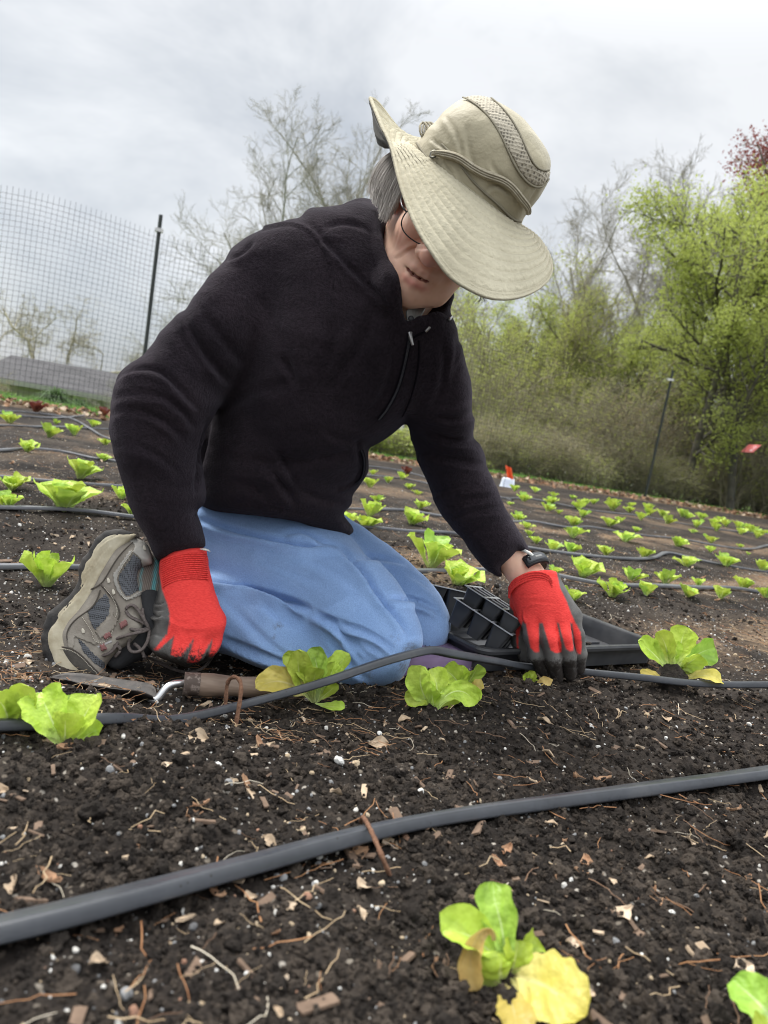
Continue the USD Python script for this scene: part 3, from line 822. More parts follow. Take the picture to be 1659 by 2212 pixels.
instancer('grass', [(tuft(k), grass_a) for k in range(3)], np.column_stack([xs, ys, gz0(xs, ys) - .01]), np.column_stack([np.cos(aq), 0 * aq, 0 * aq, np.sin(aq)]), np.column_stack([sc_ * 1.3, sc_ * 1.3, sc_]), _rg.integers(0, 3, n_), 'green grass growing along the outside of the net fence', 'grass')
# ------------------------------------------------------------------ the kneeling gardener
J = lambda x, y, d: at(x, y, d).astype(np.float32)
def joints(*a):
    return [J(x, y, d) for x, y, d in a]

def shape(field, lo, hi, h, smooth=3):
    P = grid(lo, hi, h)
    v, f = surface_nets(field(P), lo, h)
    return relax(v, f, smooth), f

def bounds(pts, pad):
    pts = np.asarray(pts)
    return pts.min(0) - pad, pts.max(0) + pad

fleece = M('black_fleece', {'g': ('geometry', {}), 'n': ('noise_texture', {'scale': 230.0, 'detail': 4.0, 'roughness': 0.75}), 'n2': ('noise_texture', {'scale': 9.0, 'detail': 3.0}),
    'r': ('rgb_ramp', {'ramp': [(0.3, (0.0115, 0.0085, 0.0112)), (0.7, (0.0215, 0.0158, 0.0195))]}), 'rh': ('rgb_ramp', {'ramp': [(0.35, (0.6, 0.6, 0.6)), (0.65, (1.45, 1.45, 1.45))]}), 'm': ('mix', {'mix_type': 'multiply', 'fac': 1.0}),
    'b': ('bump', {'strength': 1.0, 'distance': 0.0032}),
    'p': ('principled_bsdf', {'roughness': 0.95, 'specular_ior_level': 0.08, 'sheen_weight': 0.12, 'sheen_roughness': 0.45, 'sheen_tint': (0.75, 0.68, 0.8)})},
    [('g.position', 'n.vector'), ('g.position', 'n2.vector'), ('n2.fac', 'r.fac'), ('n.fac', 'rh.fac'), ('r.color', 'm.color1'), ('rh.color', 'm.color2'), ('m.color', 'p.base_color'), ('n.fac', 'b.height'), ('b.normal', 'p.normal')])
fleece_dark = pm('fleece_seam', (0.006, 0.005, 0.007), rough=0.95, spec=0.05)
zip_mat = pm('zip_black', (0.05, 0.05, 0.055), rough=0.35, spec=0.5)
metal_mat = pm('dull_metal', (0.35, 0.34, 0.33), rough=0.35, metallic=0.9)

PERSON = thing('person', 'person in black fleece jacket, blue trousers and wide sun hat kneeling among lettuces', 'person', gnd(700, 1470))

# ---- jacket
JACKET = [(427,1102),(560,1115),(614,1121),(650,1130),(704,1152),(737,1161),(757,1157),(766,1149),(763,1139),(740,1110),(760,1088),(762,1068),(782,1043),(796,1017),(796,995),(793,969),(824,953),(855,931),(879,911),
 (891,956),(900,1001),(913,1043),(929,1081),(951,1123),(975,1155),(1000,1180),(1022,1203),(1051,1240),(1078,1258),(1093,1267),(1098,1258),(1079,1226),(1118,1189),(1155,1206),(1159,1196),(1150,1178),(1121,1139),(1102,1100),(1086,1068),(1068,1036),(1056,1011),(1054,982),(1042,956),(1023,947),(1025,908),(1019,889),(1020,851),(1015,819),(1003,774),(998,748),(990,736),(987,710),(971,672),(981,639),(979,627),(972,612),(958,611),(925,635),(900,660),(884,688),(877,668),(872,630),(864,588),(848,550),(840,511),(834,473),(823,445),(797,431),(771,428),(743,441),(715,447),(673,449),(658,457),(652,470),(630,473),(596,481),(570,492),(535,510),(500,536),(487,561),(455,593),(436,619),(417,644),(404,668),(378,686),(363,699),(343,722),(333,741),(313,766),(281,783),(257,801),(247,820),(239,844),(232,873),(234,933),(242,972),(252,1009),(264,1052),(279,1095),(303,1143),(316,1172),(335,1221),(374,1196),(437,1187),(458,1191),(458,1181),(444,1143)]
JS = Outline(JACKET, soft=3)
tors = [(joints((590,1090,1.46),(620,970,1.42),(680,830,1.36),(720,700,1.30),(740,600,1.27)), [.145,.150,.150,.135,.105]),
        (joints((690,1100,1.50),(730,960,1.46),(800,840,1.38),(860,740,1.31),(900,690,1.27)), [.115,.115,.125,.110,.085]),
        (joints((560,590,1.30),(680,560,1.29),(800,620,1.28),(940,730,1.30)), [.095,.105,.105,.085])]
armR = (joints((575,600,1.275),(470,690,1.25),(345,860,1.225),(322,960,1.235),(345,1060,1.255),(392,1200,1.275)), [.093,.085,.078,.073,.066,.050])
armL = (joints((945,740,1.28),(965,850,1.32),(965,960,1.38),(1010,1070,1.415),(1070,1170,1.435),(1125,1232,1.44)), [.078,.072,.066,.062,.052,.043])
hoodl = (joints((690,500,1.36),(730,468,1.35),(790,462,1.33),(822,500,1.25),(836,560,1.19),(855,620,1.165),(880,680,1.18)), [.045,.052,.050,.040,.037,.036,.026])
hoodr = (joints((800,470,1.36),(880,560,1.36),(950,635,1.31),(958,655,1.27),(925,690,1.23),(890,705,1.20)), [.035,.035,.030,.030,.026,.02])
neckhole = joints((900,560,1.20),(895,640,1.215),(885,690,1.22))
def jacket_field(P):
    d = chain(P, *tors[0], k=.05)
    d = smin(d, chain(P, *tors[1], k=.05), .07)
    d = smin(d, chain(P, *tors[2], k=.05), .06)
    d = smin(d, chain(P, *armR, k=.03), .022)
    d = smin(d, chain(P, *armL, k=.03), .022)
    d = smin(d, chain(P, *hoodr, k=.02), .012)
    d = smin(d, chain(P, *hoodl, k=.02), .007)
    d = smax(d, -chain(P, neckhole, [.055,.05,.03], k=.02), .015)
    d = d + 0.006 * fbm(P * 9.0, 2, 40).astype(np.float32)
    return smax(d, JS.metric(P), .028)
allj = np.vstack([t[0] for t in tors] + [armR[0], armL[0], hoodl[0], hoodr[0]])
lo, hi = bounds(allj, .16)
jv, jf = shape(jacket_field, lo, hi, 0.0055)
for line, dep, wid, rdg in (
    ([(246,822),(290,797),(346,804),(385,838),(432,885)], .010, 9, .9), ([(238,862),(297,850),(350,858),(396,893),(425,930)], .008, 9, .8),
    ([(236,896),(297,888),(354,911),(400,955)], .007, 9, .8), ([(243,970),(290,962),(340,985),(395,1030)], .004, 11, .7),
    
    ([(404,670),(408,700),(440,760),(500,830)], .008, 12, .8), ([(487,561),(520,545),(545,520)], .010, 9, .6), ([(378,690),(400,740),(450,800)], .004, 13, .6), ([(420,645),(470,720),(540,800)], .004, 16, .5),
    ([(560,640),(600,720),(620,800)], .004, 20, .5), ([(610,770),(625,800),(640,830)], .009, 12, .6), ([(470,900),(520,860),(570,840),(640,830)], .005, 15, .6),
    ([(450,905),(440,960),(430,1010),(425,1060)], .010, 9, .2),
    ([(939,880),(968,875),(1019,864)], .006, 8, .9), ([(935,898),(984,906),(1022,893)], .007, 8, .9), ([(925,930),(968,950),(1025,953)], .009, 9, 1.0), ([(905,975),(960,990),(1052,1008)], .007, 9, .9),
    ([(930,1070),(975,1058),(1015,1050),(1068,1042)], .007, 8, .9), ([(960,1098),(1010,1082),(1086,1072)], .006, 8, .9), ([(975,1125),(1020,1108),(1095,1098)], .005, 8, .9), ([(1000,1160),(1050,1140),(1110,1125)], .004, 8, .8),
    ([(955,740),(960,800),(945,860),(925,900)], .006, 10, .6), ([(985,720),(985,780),(960,840)], .004, 9, .6), ([(1000,775),(975,830)], .004, 8, .6),
    ([(800,640),(790,720),(740,800),(690,860)], .006, 20, .5), ([(720,700),(712,760),(680,840)], .005, 18, .5), ([(850,700),(850,780),(830,850),(780,900)], .005, 14, .5),
    ([(480,980),(560,1000),(640,1000),(720,985),(785,960)], .006, 18, .6), ([(560,1000),(610,1045),(640,1100)], .008, 12, .7), ([(600,975),(620,1010),(640,1050)], .010, 10, .8),
    ([(650,1060),(700,1080),(745,1085)], .006, 12, .7), ([(500,1040),(560,1060),(600,1110)], .004, 14, .6), ([(700,930),(740,950),(790,955)], .004, 12, .5),
    ([(427,1080),(560,1094),(650,1108),(735,1138)], .0035, 4, .3), ([(310,1132),(372,1120),(441,1112)], .0022, 3, .2), ([(1055,1192),(1092,1170),(1128,1152)], .0020, 3, .2),
    ([(695,500),(740,480),(800,500)], .006, 9, .5), ([(823,460),(800,520),(820,600),(850,660)], .004, 12, .5), ([(664,478),(690,506),(720,540),(760,582),(800,622),(842,668)], .009, 7, .7)):
    jv = fold(jv, jf, line, dep * .85, wid * 1.3, rdg * .65)
jv = relax(jv, jf, 2)
for line, dep, wid in (([(570,492),(600,485),(631,483),(673,500),(698,532),(717,577),(724,616),(714,680),(700,740)], -.0035, 4.5), ([(672,528),(700,515),(740,520)], -.003, 4), ([(780,960),(785,995),(782,1024),(760,1049),(737,1060)], -.004, 7)):
    jv = fold(jv, jf, line, dep, wid, 0.6, taper=False)
jv = jv + normals(jv, jf) * (0.0030 * fbm(jv * np.array([26., 26., 60.]), 3, 71) + 0.0045 * fbm(jv * np.array([9., 9., 22.]), 2, 72))[:, None]
jacket = obj('jacket', (jv, jf), fleece, PERSON, label='black fleece hooded jacket with a front zip')
JT = cKDTree(proj(jv[((EYE - jv) * normals(jv, jf)).sum(1) > 0])[:, :2]); JF = jv[((EYE - jv) * normals(jv, jf)).sum(1) > 0]; JN = normals(jv, jf)[((EYE - jv) * normals(jv, jf)).sum(1) > 0]
def nearest_front(T, V, N, xy, lift):
    """Points of a surface nearest the viewer at readings of the photograph, lifted along the normal."""
    xy = np.asarray(xy, float)
    dd, ii = T.query(xy, k=12)
    dep = proj(V[ii.ravel()])[:, 2].reshape(ii.shape)
    dep = np.where(dd < 6, dep, 99); j = ii[np.arange(len(ii)), dep.argmin(1)]
    d = ndimage.gaussian_filter1d(proj(V[j])[:, 2], 1.5, mode='nearest')
    n = ndimage.gaussian_filter1d(N[j], 2.0, axis=0, mode='nearest'); n /= np.linalg.norm(n, axis=1, keepdims=True)
    return np.array([at(x, y, z) for (x, y), z in zip(xy, d)]) + n * lift, n
on_jacket = lambda line, n, lift: nearest_front(JT, JF, JN, spline(line, n), lift)
def zipper(line, n, parent, width):
    p, nn = on_jacket(line, n, 0.0012)
    tape = tube(p, width, 6, flat=0.35, up=nn)
    z = obj('zip', tape, fleece_dark, parent)
    t = np.gradient(p, axis=0); t /= np.linalg.norm(t, axis=1, keepdims=True); s = np.cross(t, nn)
    teeth = []
    for i in range(0, n):
        for sg in (-1, 1):
            c = p[i] + nn[i] * width * 0.38 + s[i] * sg * width * 0.22 + t[i] * (0.25 if sg > 0 else -0.25) * np.linalg.norm(p[1] - p[0])
            teeth.append(tube(np.stack([c - s[i] * width * 0.2, c + s[i] * width * 0.2]), width * 0.14, 4))
    obj('teeth', join(teeth), zip_mat, z, kind='stuff')
    return p, nn
zp, zn = zipper([(884,722),(881,749),(873,787),(862,828),(843,870),(818,905)], 70, jacket, .0042)
zipper([(780,972),(786,995),(783,1024),(768,1044)], 26, jacket, .0035)
c = zp[0] + zn[0] * .004
obj('zip_pull', join([tube(np.stack([c + UP * .004, c - UP * .004 + RIGHT * .001, c - UP * .016 + RIGHT * .004]), [.0035, .003, .0022], 6)]), metal_mat, jacket)
for a, b in (((968,692),(975,686)), ((918,716),(928,706))):
    p, n = on_jacket([a, b], 4, .002)
    obj('cord_end', tube(p, .0022, 5), metal_mat, jacket)
p, n = on_jacket([(905,735),(903,790),(890,850),(868,900)], 24, .0008)
obj('seam', tube(p, .0016, 5, flat=.5, up=n), fleece_dark, jacket)
p, n = on_jacket([(918,716),(905,722),(893,728)], 10, .002)
obj('drawcord', tube(p, .0018, 5), fleece_dark, jacket)

# ---- trousers
TROUSERS = [(380,1080),(560,1080),(700,1080),(762,1125),(785,1138),(812,1159),(840,1177),(866,1199),(886,1214),(902,1231),(921,1248),(938,1267),(955,1290),(967,1314),(973,1333),(975,1352),(972,1379),(965,1395),(956,1404),(948,1415),(935,1424),(913,1427),(893,1412),(890,1425),(886,1440),(880,1455),(868,1475),(850,1487),(830,1491),(790,1491),(758,1488),(722,1484),(660,1470),(593,1455),(542,1440),(506,1428),(474,1418),(440,1410),(400,1390),(370,1330),(360,1260),(375,1180)]
TS = Outline(TROUSERS, soft=2)
legR = (joints((520,1180,1.50),(650,1260,1.42),(760,1330,1.335),(815,1385,1.315)), [.150,.115,.088,.078])
shinR = (joints((818,1410,1.315),(740,1425,1.315),(600,1375,1.33),(470,1330,1.345),(370,1290,1.35)), [.070,.066,.068,.060,.050])
legL = (joints((600,1160,1.58),(760,1210,1.54),(870,1290,1.50),(905,1345,1.505)), [.135,.105,.082,.078])
shinL = (joints((905,1360,1.51),(760,1380,1.60),(600,1350,1.68)), [.068,.07,.06])
seat = (joints((450,1160,1.56),(600,1130,1.56)), [.15, .15])
def trouser_field(P):
    d = chain(P, *legR, k=.05)
    d = smin(d, chain(P, *seat, k=.05), .06)
    l = smin(chain(P, *legL, k=.05), chain(P, *shinL, k=.04), .03)
    d = smin(d, l, .008)
    d = smin(d, chain(P, *shinR, k=.04), .012)
    d = d + 0.005 * fbm(P * 8.0, 2, 44).astype(np.float32)
    return smax(d, TS.metric(P), .03)
lo, hi = bounds(np.vstack([legR[0], shinR[0], legL[0], shinL[0], seat[0]]), .16)
tv, tf = shape(trouser_field, lo, hi, 0.0046)
for line, dep, wid, rdg in (
    ([(430,1120),(506,1146),(578,1163),(628,1174),(668,1180),(722,1184),(745,1200)], .013, 8, 1.0), ([(615,1156),(657,1151),(690,1166),(735,1178)], .008, 7, 1.0),
    ([(735,1176),(762,1210),(790,1240),(808,1270),(830,1300),(860,1335),(880,1365)], .014, 8, .6),
    ([(765,1203),(800,1205),(830,1207),(880,1218)], .006, 8, .9), ([(834,1292),(877,1294),(916,1304),(949,1324)], .008, 7, .9), ([(880,1240),(920,1262),(945,1285)], .003, 8, .6),
    ([(455,1252),(520,1270),(578,1285),(625,1300),(672,1317)], .020, 8, 1.0), ([(672,1317),(722,1352),(758,1383),(790,1408)], .009, 7, .9), ([(660,1325),(700,1335),(760,1355),(815,1378),(852,1410)], .007, 7, .9),
    ([(735,1385),(760,1400),(775,1425)], .006, 6, .8), ([(758,1380),(790,1390),(830,1412)], .004, 6, .7), ([(700,1365),(730,1400),(760,1440),(800,1470)], .004, 8, .7),
    ([(480,1290),(520,1330),(580,1390),(640,1430)], .004, 12, .6), ([(478,1380),(530,1400),(580,1420),(640,1440)], .008, 8, .8), ([(560,1290),(600,1330),(640,1350)], .003, 10, .6), ([(545,1200),(620,1230),(700,1260)], .0025, 14, .5), ([(650,1205),(730,1240),(780,1290)], .0025, 12, .5)):
    tv = fold(tv, tf, line, dep * 1.35, wid * 1.55, rdg * .75)
tv = relax(tv, tf, 4)
denim = M('blue_trousers', {'g': ('geometry', {}), 'n': ('noise_texture', {'scale': 7.0, 'detail': 5.0, 'roughness': 0.6}), 'r': ('rgb_ramp', {'ramp': [(0.3, (0.172, 0.278, 0.495)), (0.7, (0.232, 0.35, 0.575))]}),
    'mp': ('mapping', {'rotation': (0.5, 0.7, 0.9), 'scale': (1, .25, 1)}), 'w': ('noise_texture', {'scale': 520.0, 'detail': 2.0}), 'b': ('bump', {'strength': 0.5, 'distance': 0.0014}),
    'rw': ('rgb_ramp', {'ramp': [(0.3, (0.84, 0.86, 0.88)), (0.7, (1.1, 1.09, 1.07))]}), 'mw': ('mix', {'mix_type': 'multiply', 'fac': 1.0}),
    'a': ('attribute', {'attribute': 'dirt'}), 'n2': ('noise_texture', {'scale': 120.0, 'detail': 4.0, 'roughness': 0.8}), 'mm': ('math', {'math_type': 'multiply'}), 'rd': ('rgb_ramp', {'ramp': [(0.27, (0, 0, 0)), (0.50, (1, 1, 1))]}), 'md': ('mix', {'color2': (0.085, 0.085, 0.095)}),
    'p': ('principled_bsdf', {'roughness': 0.9, 'specular_ior_level': 0.15, 'sheen_weight': 0.15})},
    [('g.position', 'n.vector'), ('n.fac', 'r.fac'), ('g.position', 'mp.vector'), ('mp.vector', 'w.vector'), ('w.fac', 'b.height'), ('b.normal', 'p.normal'), ('w.fac', 'rw.fac'), ('r.color', 'mw.color1'), ('rw.color', 'mw.color2'),
     ('g.position', 'n2.vector'), ('n2.fac', 'mm.value1'), ('a.fac', 'mm.value2'), ('mm.value', 'rd.fac'), ('rd.color', 'md.fac'), ('mw.color', 'md.color1'), ('md.color', 'p.base_color')])
q = proj(tv)
dirt = np.zeros(len(tv))
for x, y, r, k in ((885,1400,28,.75),(870,1440,25,.75),(855,1380,30,.62),(600,1350,22,.72),(925,1250,40,.55),(800,1460,40,.6),(590,1375,16,.65),(960,1390,30,.5)):
    dirt = np.maximum(dirt, k * np.exp(-((q[:, 0] - x) ** 2 + (q[:, 1] - y) ** 2) / r ** 2))
trousers = obj('trousers', (tv, tf), denim, PERSON, label='light blue knit trousers with soil on the knees', attrs={'dirt': dirt})
class Front:
    """Looks up the side of a mesh that faces the viewer, to lay seams, panels and cords on it."""
    def __init__(self, v, f):
        N = normals(v, f); m = ((EYE - v) * N).sum(1) > 0
        self.v, self.n = v[m], N[m]; self.q = proj(self.v); self.t = cKDTree(self.q[:, :2])
    def on(self, xy, lift=0.001, n=None, soft=1.5):
        xy = np.asarray(xy, float)
        if n: xy = spline(xy, n)
        dd, ii = self.t.query(xy, k=12)
        dep = np.where(dd < 5, self.q[ii.ravel(), 2].reshape(ii.shape), 99); dep[:, 0] = np.minimum(dep[:, 0], self.q[ii[:, 0], 2])
        keep = dd[:, 0] < 4
        if keep.sum() > 3: xy, ii, dep = xy[keep], ii[keep], dep[keep]
        j = ii[np.arange(len(ii)), dep.argmin(1)]
        d = ndimage.gaussian_filter1d(self.q[j, 2], soft, mode='nearest') if len(j) > 3 else self.q[j, 2]
        nn = ndimage.gaussian_filter1d(self.n[j], soft, axis=0, mode='nearest') if len(j) > 3 else self.n[j]
        nn = nn / np.linalg.norm(nn, axis=1, keepdims=True)
        return np.array([at(x, y, z) for (x, y), z in zip(xy, d)]) + nn * lift, nn

def panel(v, f, poly, lift, thick=0.0012):
    """A piece of a surface cut out along an outline of the photograph, lifted and given an edge."""
    N = normals(v, f); q = proj(v)
    m = inside(poly, q[:, :2]) & (((EYE - v) * N).sum(1) > 0)
    pv, pf = compact(np.hstack([v, N]), f[m[f].all(1)]) if m.any() else (None, None)
    v0, n0 = pv[:, :3], pv[:, 3:]
    top, bot = v0 + n0 * lift, v0 + n0 * (lift - thick)
    e = np.vstack([pf[:, [0, 1]], pf[:, [1, 2]], pf[:, [2, 0]]])
    key = {tuple(x) for x in e.tolist()}
    rim = np.array([x for x in e.tolist() if (x[1], x[0]) not in key])
    k = len(v0); a, b = rim[:, 0], rim[:, 1]
    return np.vstack([top, bot]), np.vstack([pf, np.stack([a, a + k, b + k], 1), np.stack([a, b + k, b], 1)])

# ---- head: right (her left) L, forward F, up U
HU = cvec(.491, -.712, -.502)
HF = cvec(-.114, .519, -.847); HF -= HU * (HF @ HU); HF /= np.linalg.norm(HF)
HL_ = np.cross(HF, HU); HL_ = HL_ if (HL_ @ RIGHT) > 0 else -HL_
HAXES = np.stack([HL_, HF, HU])
HC = at(970, 466, 1.18)
def hw(p): return HC + np.asarray(p, float) @ HAXES
def hl(p): return (np.asarray(p, float) - HC) @ HAXES.T

skin = M('skin', {'g': ('geometry', {}), 'n': ('noise_texture', {'scale': 28.0, 'detail': 4.0, 'roughness': 0.6}), 'r': ('rgb_ramp', {'ramp': [(0.3, (0.68, 0.395, 0.275)), (0.55, (0.77, 0.475, 0.345)), (0.75, (0.76, 0.42, 0.31))]}),
    'a': ('attribute', {'attribute': 'flush'}), 'm': ('mix', {'color2': (0.58, 0.17, 0.15)}), 'a2': ('attribute', {'attribute': 'mouth'}), 'm2': ('mix', {'color2': (0.20, 0.065, 0.055)}), 'n2': ('noise_texture', {'scale': 600.0, 'detail': 2.0}), 'b': ('bump', {'strength': 0.25, 'distance': 0.0008}),
    'p': ('principled_bsdf', {'roughness': 0.5, 'specular_ior_level': 0.35, 'subsurface_weight': 0.12, 'subsurface_scale': 0.008, 'subsurface_radius': (1.0, 0.35, 0.2)})},
    [('g.position', 'n.vector'), ('n.fac', 'r.fac'), ('r.color', 'm.color1'), ('a.fac', 'm.fac'), ('m.color', 'm2.color1'), ('a2.fac', 'm2.fac'), ('m2.color', 'p.base_color'), ('g.position', 'n2.vector'), ('n2.fac', 'b.height'), ('b.normal', 'p.normal')])
A3 = np.eye(3)
def mouth_gap(P):
    r = [.0006, .0013, .0021, .0021, .0014, .0006]
    a = chain(P, [(-.025, .086, -.0764), (-.017, .0935, -.0783), (-.008, .0985, -.0795), (.004, .0990, -.0796), (.014, .0955, -.0787), (.022, .089, -.0768)], r, k=.004)
    return np.minimum(a, chain(P, [(-.019, .084, -.0780), (-.008, .091, -.0795), (.004, .0915, -.0796), (.016, .086, -.0785)], [.0010, .0028, .0028, .0010], k=.004))
def head_field(P):
    d = ellipsoid(P, (0, -.015, .032), A3, (.075, .094, .088))
    d = smin(d, ellipsoid(P, (0, .028, -.028), A3, (.062, .062, .082)), .03)
    for s in (-1, 1):
        d = smin(d, chain(P, [(s * .056, -.005, -.06), (s * .036, .045, -.098), (0, .072, -.108)], [.020, .020, .021], k=.02), .035)
        d = smin(d, ellipsoid(P, (s * .037, .058, -.036), A3, (.026, .027, .023)), .02)
        d = smin(d, cone(P, (0, .086, .022), (s * .040, .068, .022), .012, .012), .015)
    for s in (-1, 1):
        d = smax(d, -ellipsoid(P, (s * .031, .092, -.002), A3, (.019, .012, .011)), .012)
        d = smin(d, ellipsoid(P, (s * .031, .0715, -.002), A3, (.0135, .0135, .0115)), .004)
        d = smin(d, ellipsoid(P, (s * .077, -.008, -.008), A3, (.010, .020, .032)), .008)
    d = smin(d, chain(P, [(0, .084, .008), (0, .100, -.018), (0, .110, -.040)], [.0095, .0115, .0165], k=.01), .014)
    for s in (-1, 1):
        d = smin(d, ellipsoid(P, (s * .0150, .098, -.045), A3, (.0090, .0120, .0090)), .006)
        d = smax(d, -ellipsoid(P, (s * .0065, .103, -.0545), A3, (.0035, .005, .004)), .003)
    d = smin(d, ellipsoid(P, (0, .080, -.070), A3, (.030, .017, .016)), .014)
    d = smin(d, chain(P, [(-.026, .081, -.075), (-.011, .0945, -.0705), (0, .0955, -.0715), (.011, .0945, -.0705), (.026, .081, -.075)], [.0028, .005, .0045, .005, .0028], k=.004), .006)
    d = smin(d, chain(P, [(-.024, .081, -.080), (-.011, .0925, -.0885), (0, .0950, -.0902), (.011, .0925, -.0885), (.024, .081, -.080)], [.0030, .0060, .0072, .0060, .0030], k=.005), .006)
    d = smax(d, -mouth_gap(P), .0012)
    nk = hl(at(858, 655, 1.285)); nk2 = hl(at(820, 700, 1.30))
    d = smin(d, chain(P, [(0, -.02, -.07), nk, nk2], [.056, .055, .06], k=.02), .025)
    return d
P = grid((-.10, -.13, -.25), (.10, .135, .13), .0017)
v, f = surface_nets(head_field(P), (-.10, -.13, -.25), .0017)
v = relax(v, f, 2)
loc = v.copy()
hv, hf = hw(v), f
if ((hv[hf[:, 1]] - hv[hf[:, 0]]) * np.cross(hv[hf[:, 2]] - hv[hf[:, 0]], normals(hv, hf)[hf[:, 0]])).sum() < -1e9: hf = hf[:, ::-1]
if np.linalg.det(HAXES) < 0: hf = hf[:, ::-1]
flush = np.zeros(len(loc))
def blob(c, r, k): return k * np.exp(-(((loc - np.array(c)) / np.array(r)) ** 2).sum(1))
for c, r, k in (((0, .112, -.042), (.018, .022, .017), .6), ((-.040, .075, -.040), (.022, .03, .020), .32), ((.040, .075, -.040), (.022, .03, .020), .32), ((0, .094, -.0900), (.021, .014, .0062), 1.0), ((0, .095, -.070), (.020, .010, .003), .5), ((-.077, -.008, -.008), (.012, .02, .03), .4), ((.077, -.008, -.008), (.012, .02, .03), .4), ((0, .08, -.11), (.03, .02, .01), .15)):
    flush = np.maximum(flush, blob(c, r, k))
_mc = mouth_gap(loc.astype(np.float32))
mouth = np.clip((.0009 - _mc) / .0012, 0, 1) * (loc[:, 1] < .0985) * (np.abs(loc[:, 0]) < .029)
# creases of the face, read off the photograph
for line, dep, wid, rdg in (([(938,519),(918,536),(895,536),(874,548),(852,560)], .0019, 8, .9), ([(868,556),(866,575),(872,592)], .0009, 6, .5), ([(908,515),(890,520),(876,518)], .0008, 3.5, .5), ([(866,485),(858,512),(850,540)], .0005, 5, .5), ([(876,470),(870,505),(858,535)], .0004, 5, .5), ([(884,585),(893,604),(905,612)], .0008, 6, .4)):
    hv = fold(hv, hf, line, dep, wid, rdg)
# arms under the clothes, hands inside the gloves, all in the same body
def core_field(P):
    d = chain(P, joints((840, 680, 1.30), (760, 760, 1.36), (640, 960, 1.45), (560, 1140, 1.53)), [.06, .10, .10, .11], k=.05)
    d = smin(d, chain(P, joints((760, 720, 1.33), (590, 620, 1.29), (480, 710, 1.255), (350, 865, 1.23), (345, 1040, 1.25), (395, 1215, 1.275), (400, 1300, 1.262)), [.06, .05, .042, .034, .03, .026, .028], k=.03), .04)
    d = smin(d, chain(P, joints((800, 720, 1.33), (925, 750, 1.29), (960, 850, 1.325), (962, 960, 1.38), (1010, 1070, 1.415), (1070, 1170, 1.435), (1122, 1222, 1.44), (1150, 1262, 1.432), (1185, 1320, 1.42)), [.06, .036, .034, .034, .030, .027, .0265, .026, .028], k=.03), .04)
    d = smin(d, chain(P, joints((560, 1160, 1.53), (800, 1385, 1.33), (500, 1345, 1.345), (400, 1305, 1.34)), [.09, .045, .035, .03], k=.03), .04)
    return smin(d, chain(P, joints((600, 1160, 1.58), (890, 1330, 1.52), (620, 1360, 1.68)), [.09, .05, .04], k=.03), .04)
lo, hi = bounds(joints((840, 640, 1.3), (560, 1160, 1.55), (300, 1290, 1.27), (1190, 1330, 1.42), (620, 1360, 1.68), (335, 880, 1.22)), .13)
cv, cf = shape(core_field, lo, hi, 0.008, 2)
bv, bf = join([(hv, hf), (cv, cf)])
body = obj('body', (bv, bf), skin, PERSON, attrs={'flush': np.concatenate([flush, np.zeros(len(cv))]), 'mouth': np.concatenate([mouth, np.zeros(len(cv))])})
teeth_mat = pm('teeth', (0.62, 0.52, 0.38), rough=0.3, spec=0.5)
tl = []
for k in range(-3, 4):
    x = k * .0052; fz = .0925 - 10.5 * x * x
    tl.append(box((x - .0023, fz - .004, -.0795), (x + .0023, fz + .0005, -.0735)))
v, f = join(tl); m = trimesh.Trimesh(v, f).subdivide()
obj('teeth', (hw(np.array(m.vertices)), np.array(m.faces) if np.linalg.det(HAXES) > 0 else np.array(m.faces)[:, ::-1]), teeth_mat, body, label='upper teeth between slightly parted lips')
eye_mat = pm('eye_white', (0.75, 0.70, 0.66), rough=0.15, spec=0.5)
for s in (-1, 1):
    e = trimesh.creation.icosphere(2, 0.0118)
    obj('eye', (hw(np.array(e.vertices) + [s * .031, .0745, -.003]), np.array(e.faces)), eye_mat, body)

# ---- glasses
frame_mat = pm('glasses_frame', (0.012, 0.011, 0.011), rough=0.25, spec=0.6)
lens_mat = M('lens', {'t': ('transparent_bsdf', {'color': (0.93, 0.95, 0.95)}), 'g': ('glossy_bsdf', {'roughness': 0.02, 'color': (1, 1, 1)}), 'fr': ('fresnel', {'IOR': 1.5}), 'x': ('mix_closure', {})}, [('fr.fac', 'x.fac'), ('t.BSDF', 'x.closure1'), ('g.BSDF', 'x.closure2')], surface='x.closure')
gl = []
th = np.linspace(0, 2 * np.pi, 40)
rims = {}
for s in (-1, 1):
    ce = np.abs(np.cos(th)) ** .8 * np.sign(np.cos(th)); se = np.abs(np.sin(th)) ** .8 * np.sign(np.sin(th))
    l = s * .0345 + .0265 * ce
    ring = np.column_stack([l, .100 - 4.5 * (l) ** 2, -.019 + .0195 * se])
    rims[s] = ring
    gl.append(tube(hw(ring), .0010, 6, cap=False))
    gl.append(tube(hw(spline([(s * .061, .083, -.012), (s * .072, .070, -.009), (s * .078, .03, -.002), (s * .079, -.005, 0.0), (s * .077, -.02, -.02)], 20)), .0014, 6))
gl.append(tube(hw(spline([(-.009, .0985, -.006), (0, .102, -.002), (.009, .0985, -.006)], 8)), .0013, 6))
glasses = obj('glasses', join(gl), frame_mat, PERSON, label='thin dark rimmed glasses')
for s in (-1, 1):
    r = rims[s]; c = r.mean(0)
    obj('lens', (hw(np.vstack([r[:-1], [c + [0, .001, 0]]])), np.stack([np.arange(39), (np.arange(39) + 1) % 39, np.full(39, 39)], 1)), lens_mat, glasses)

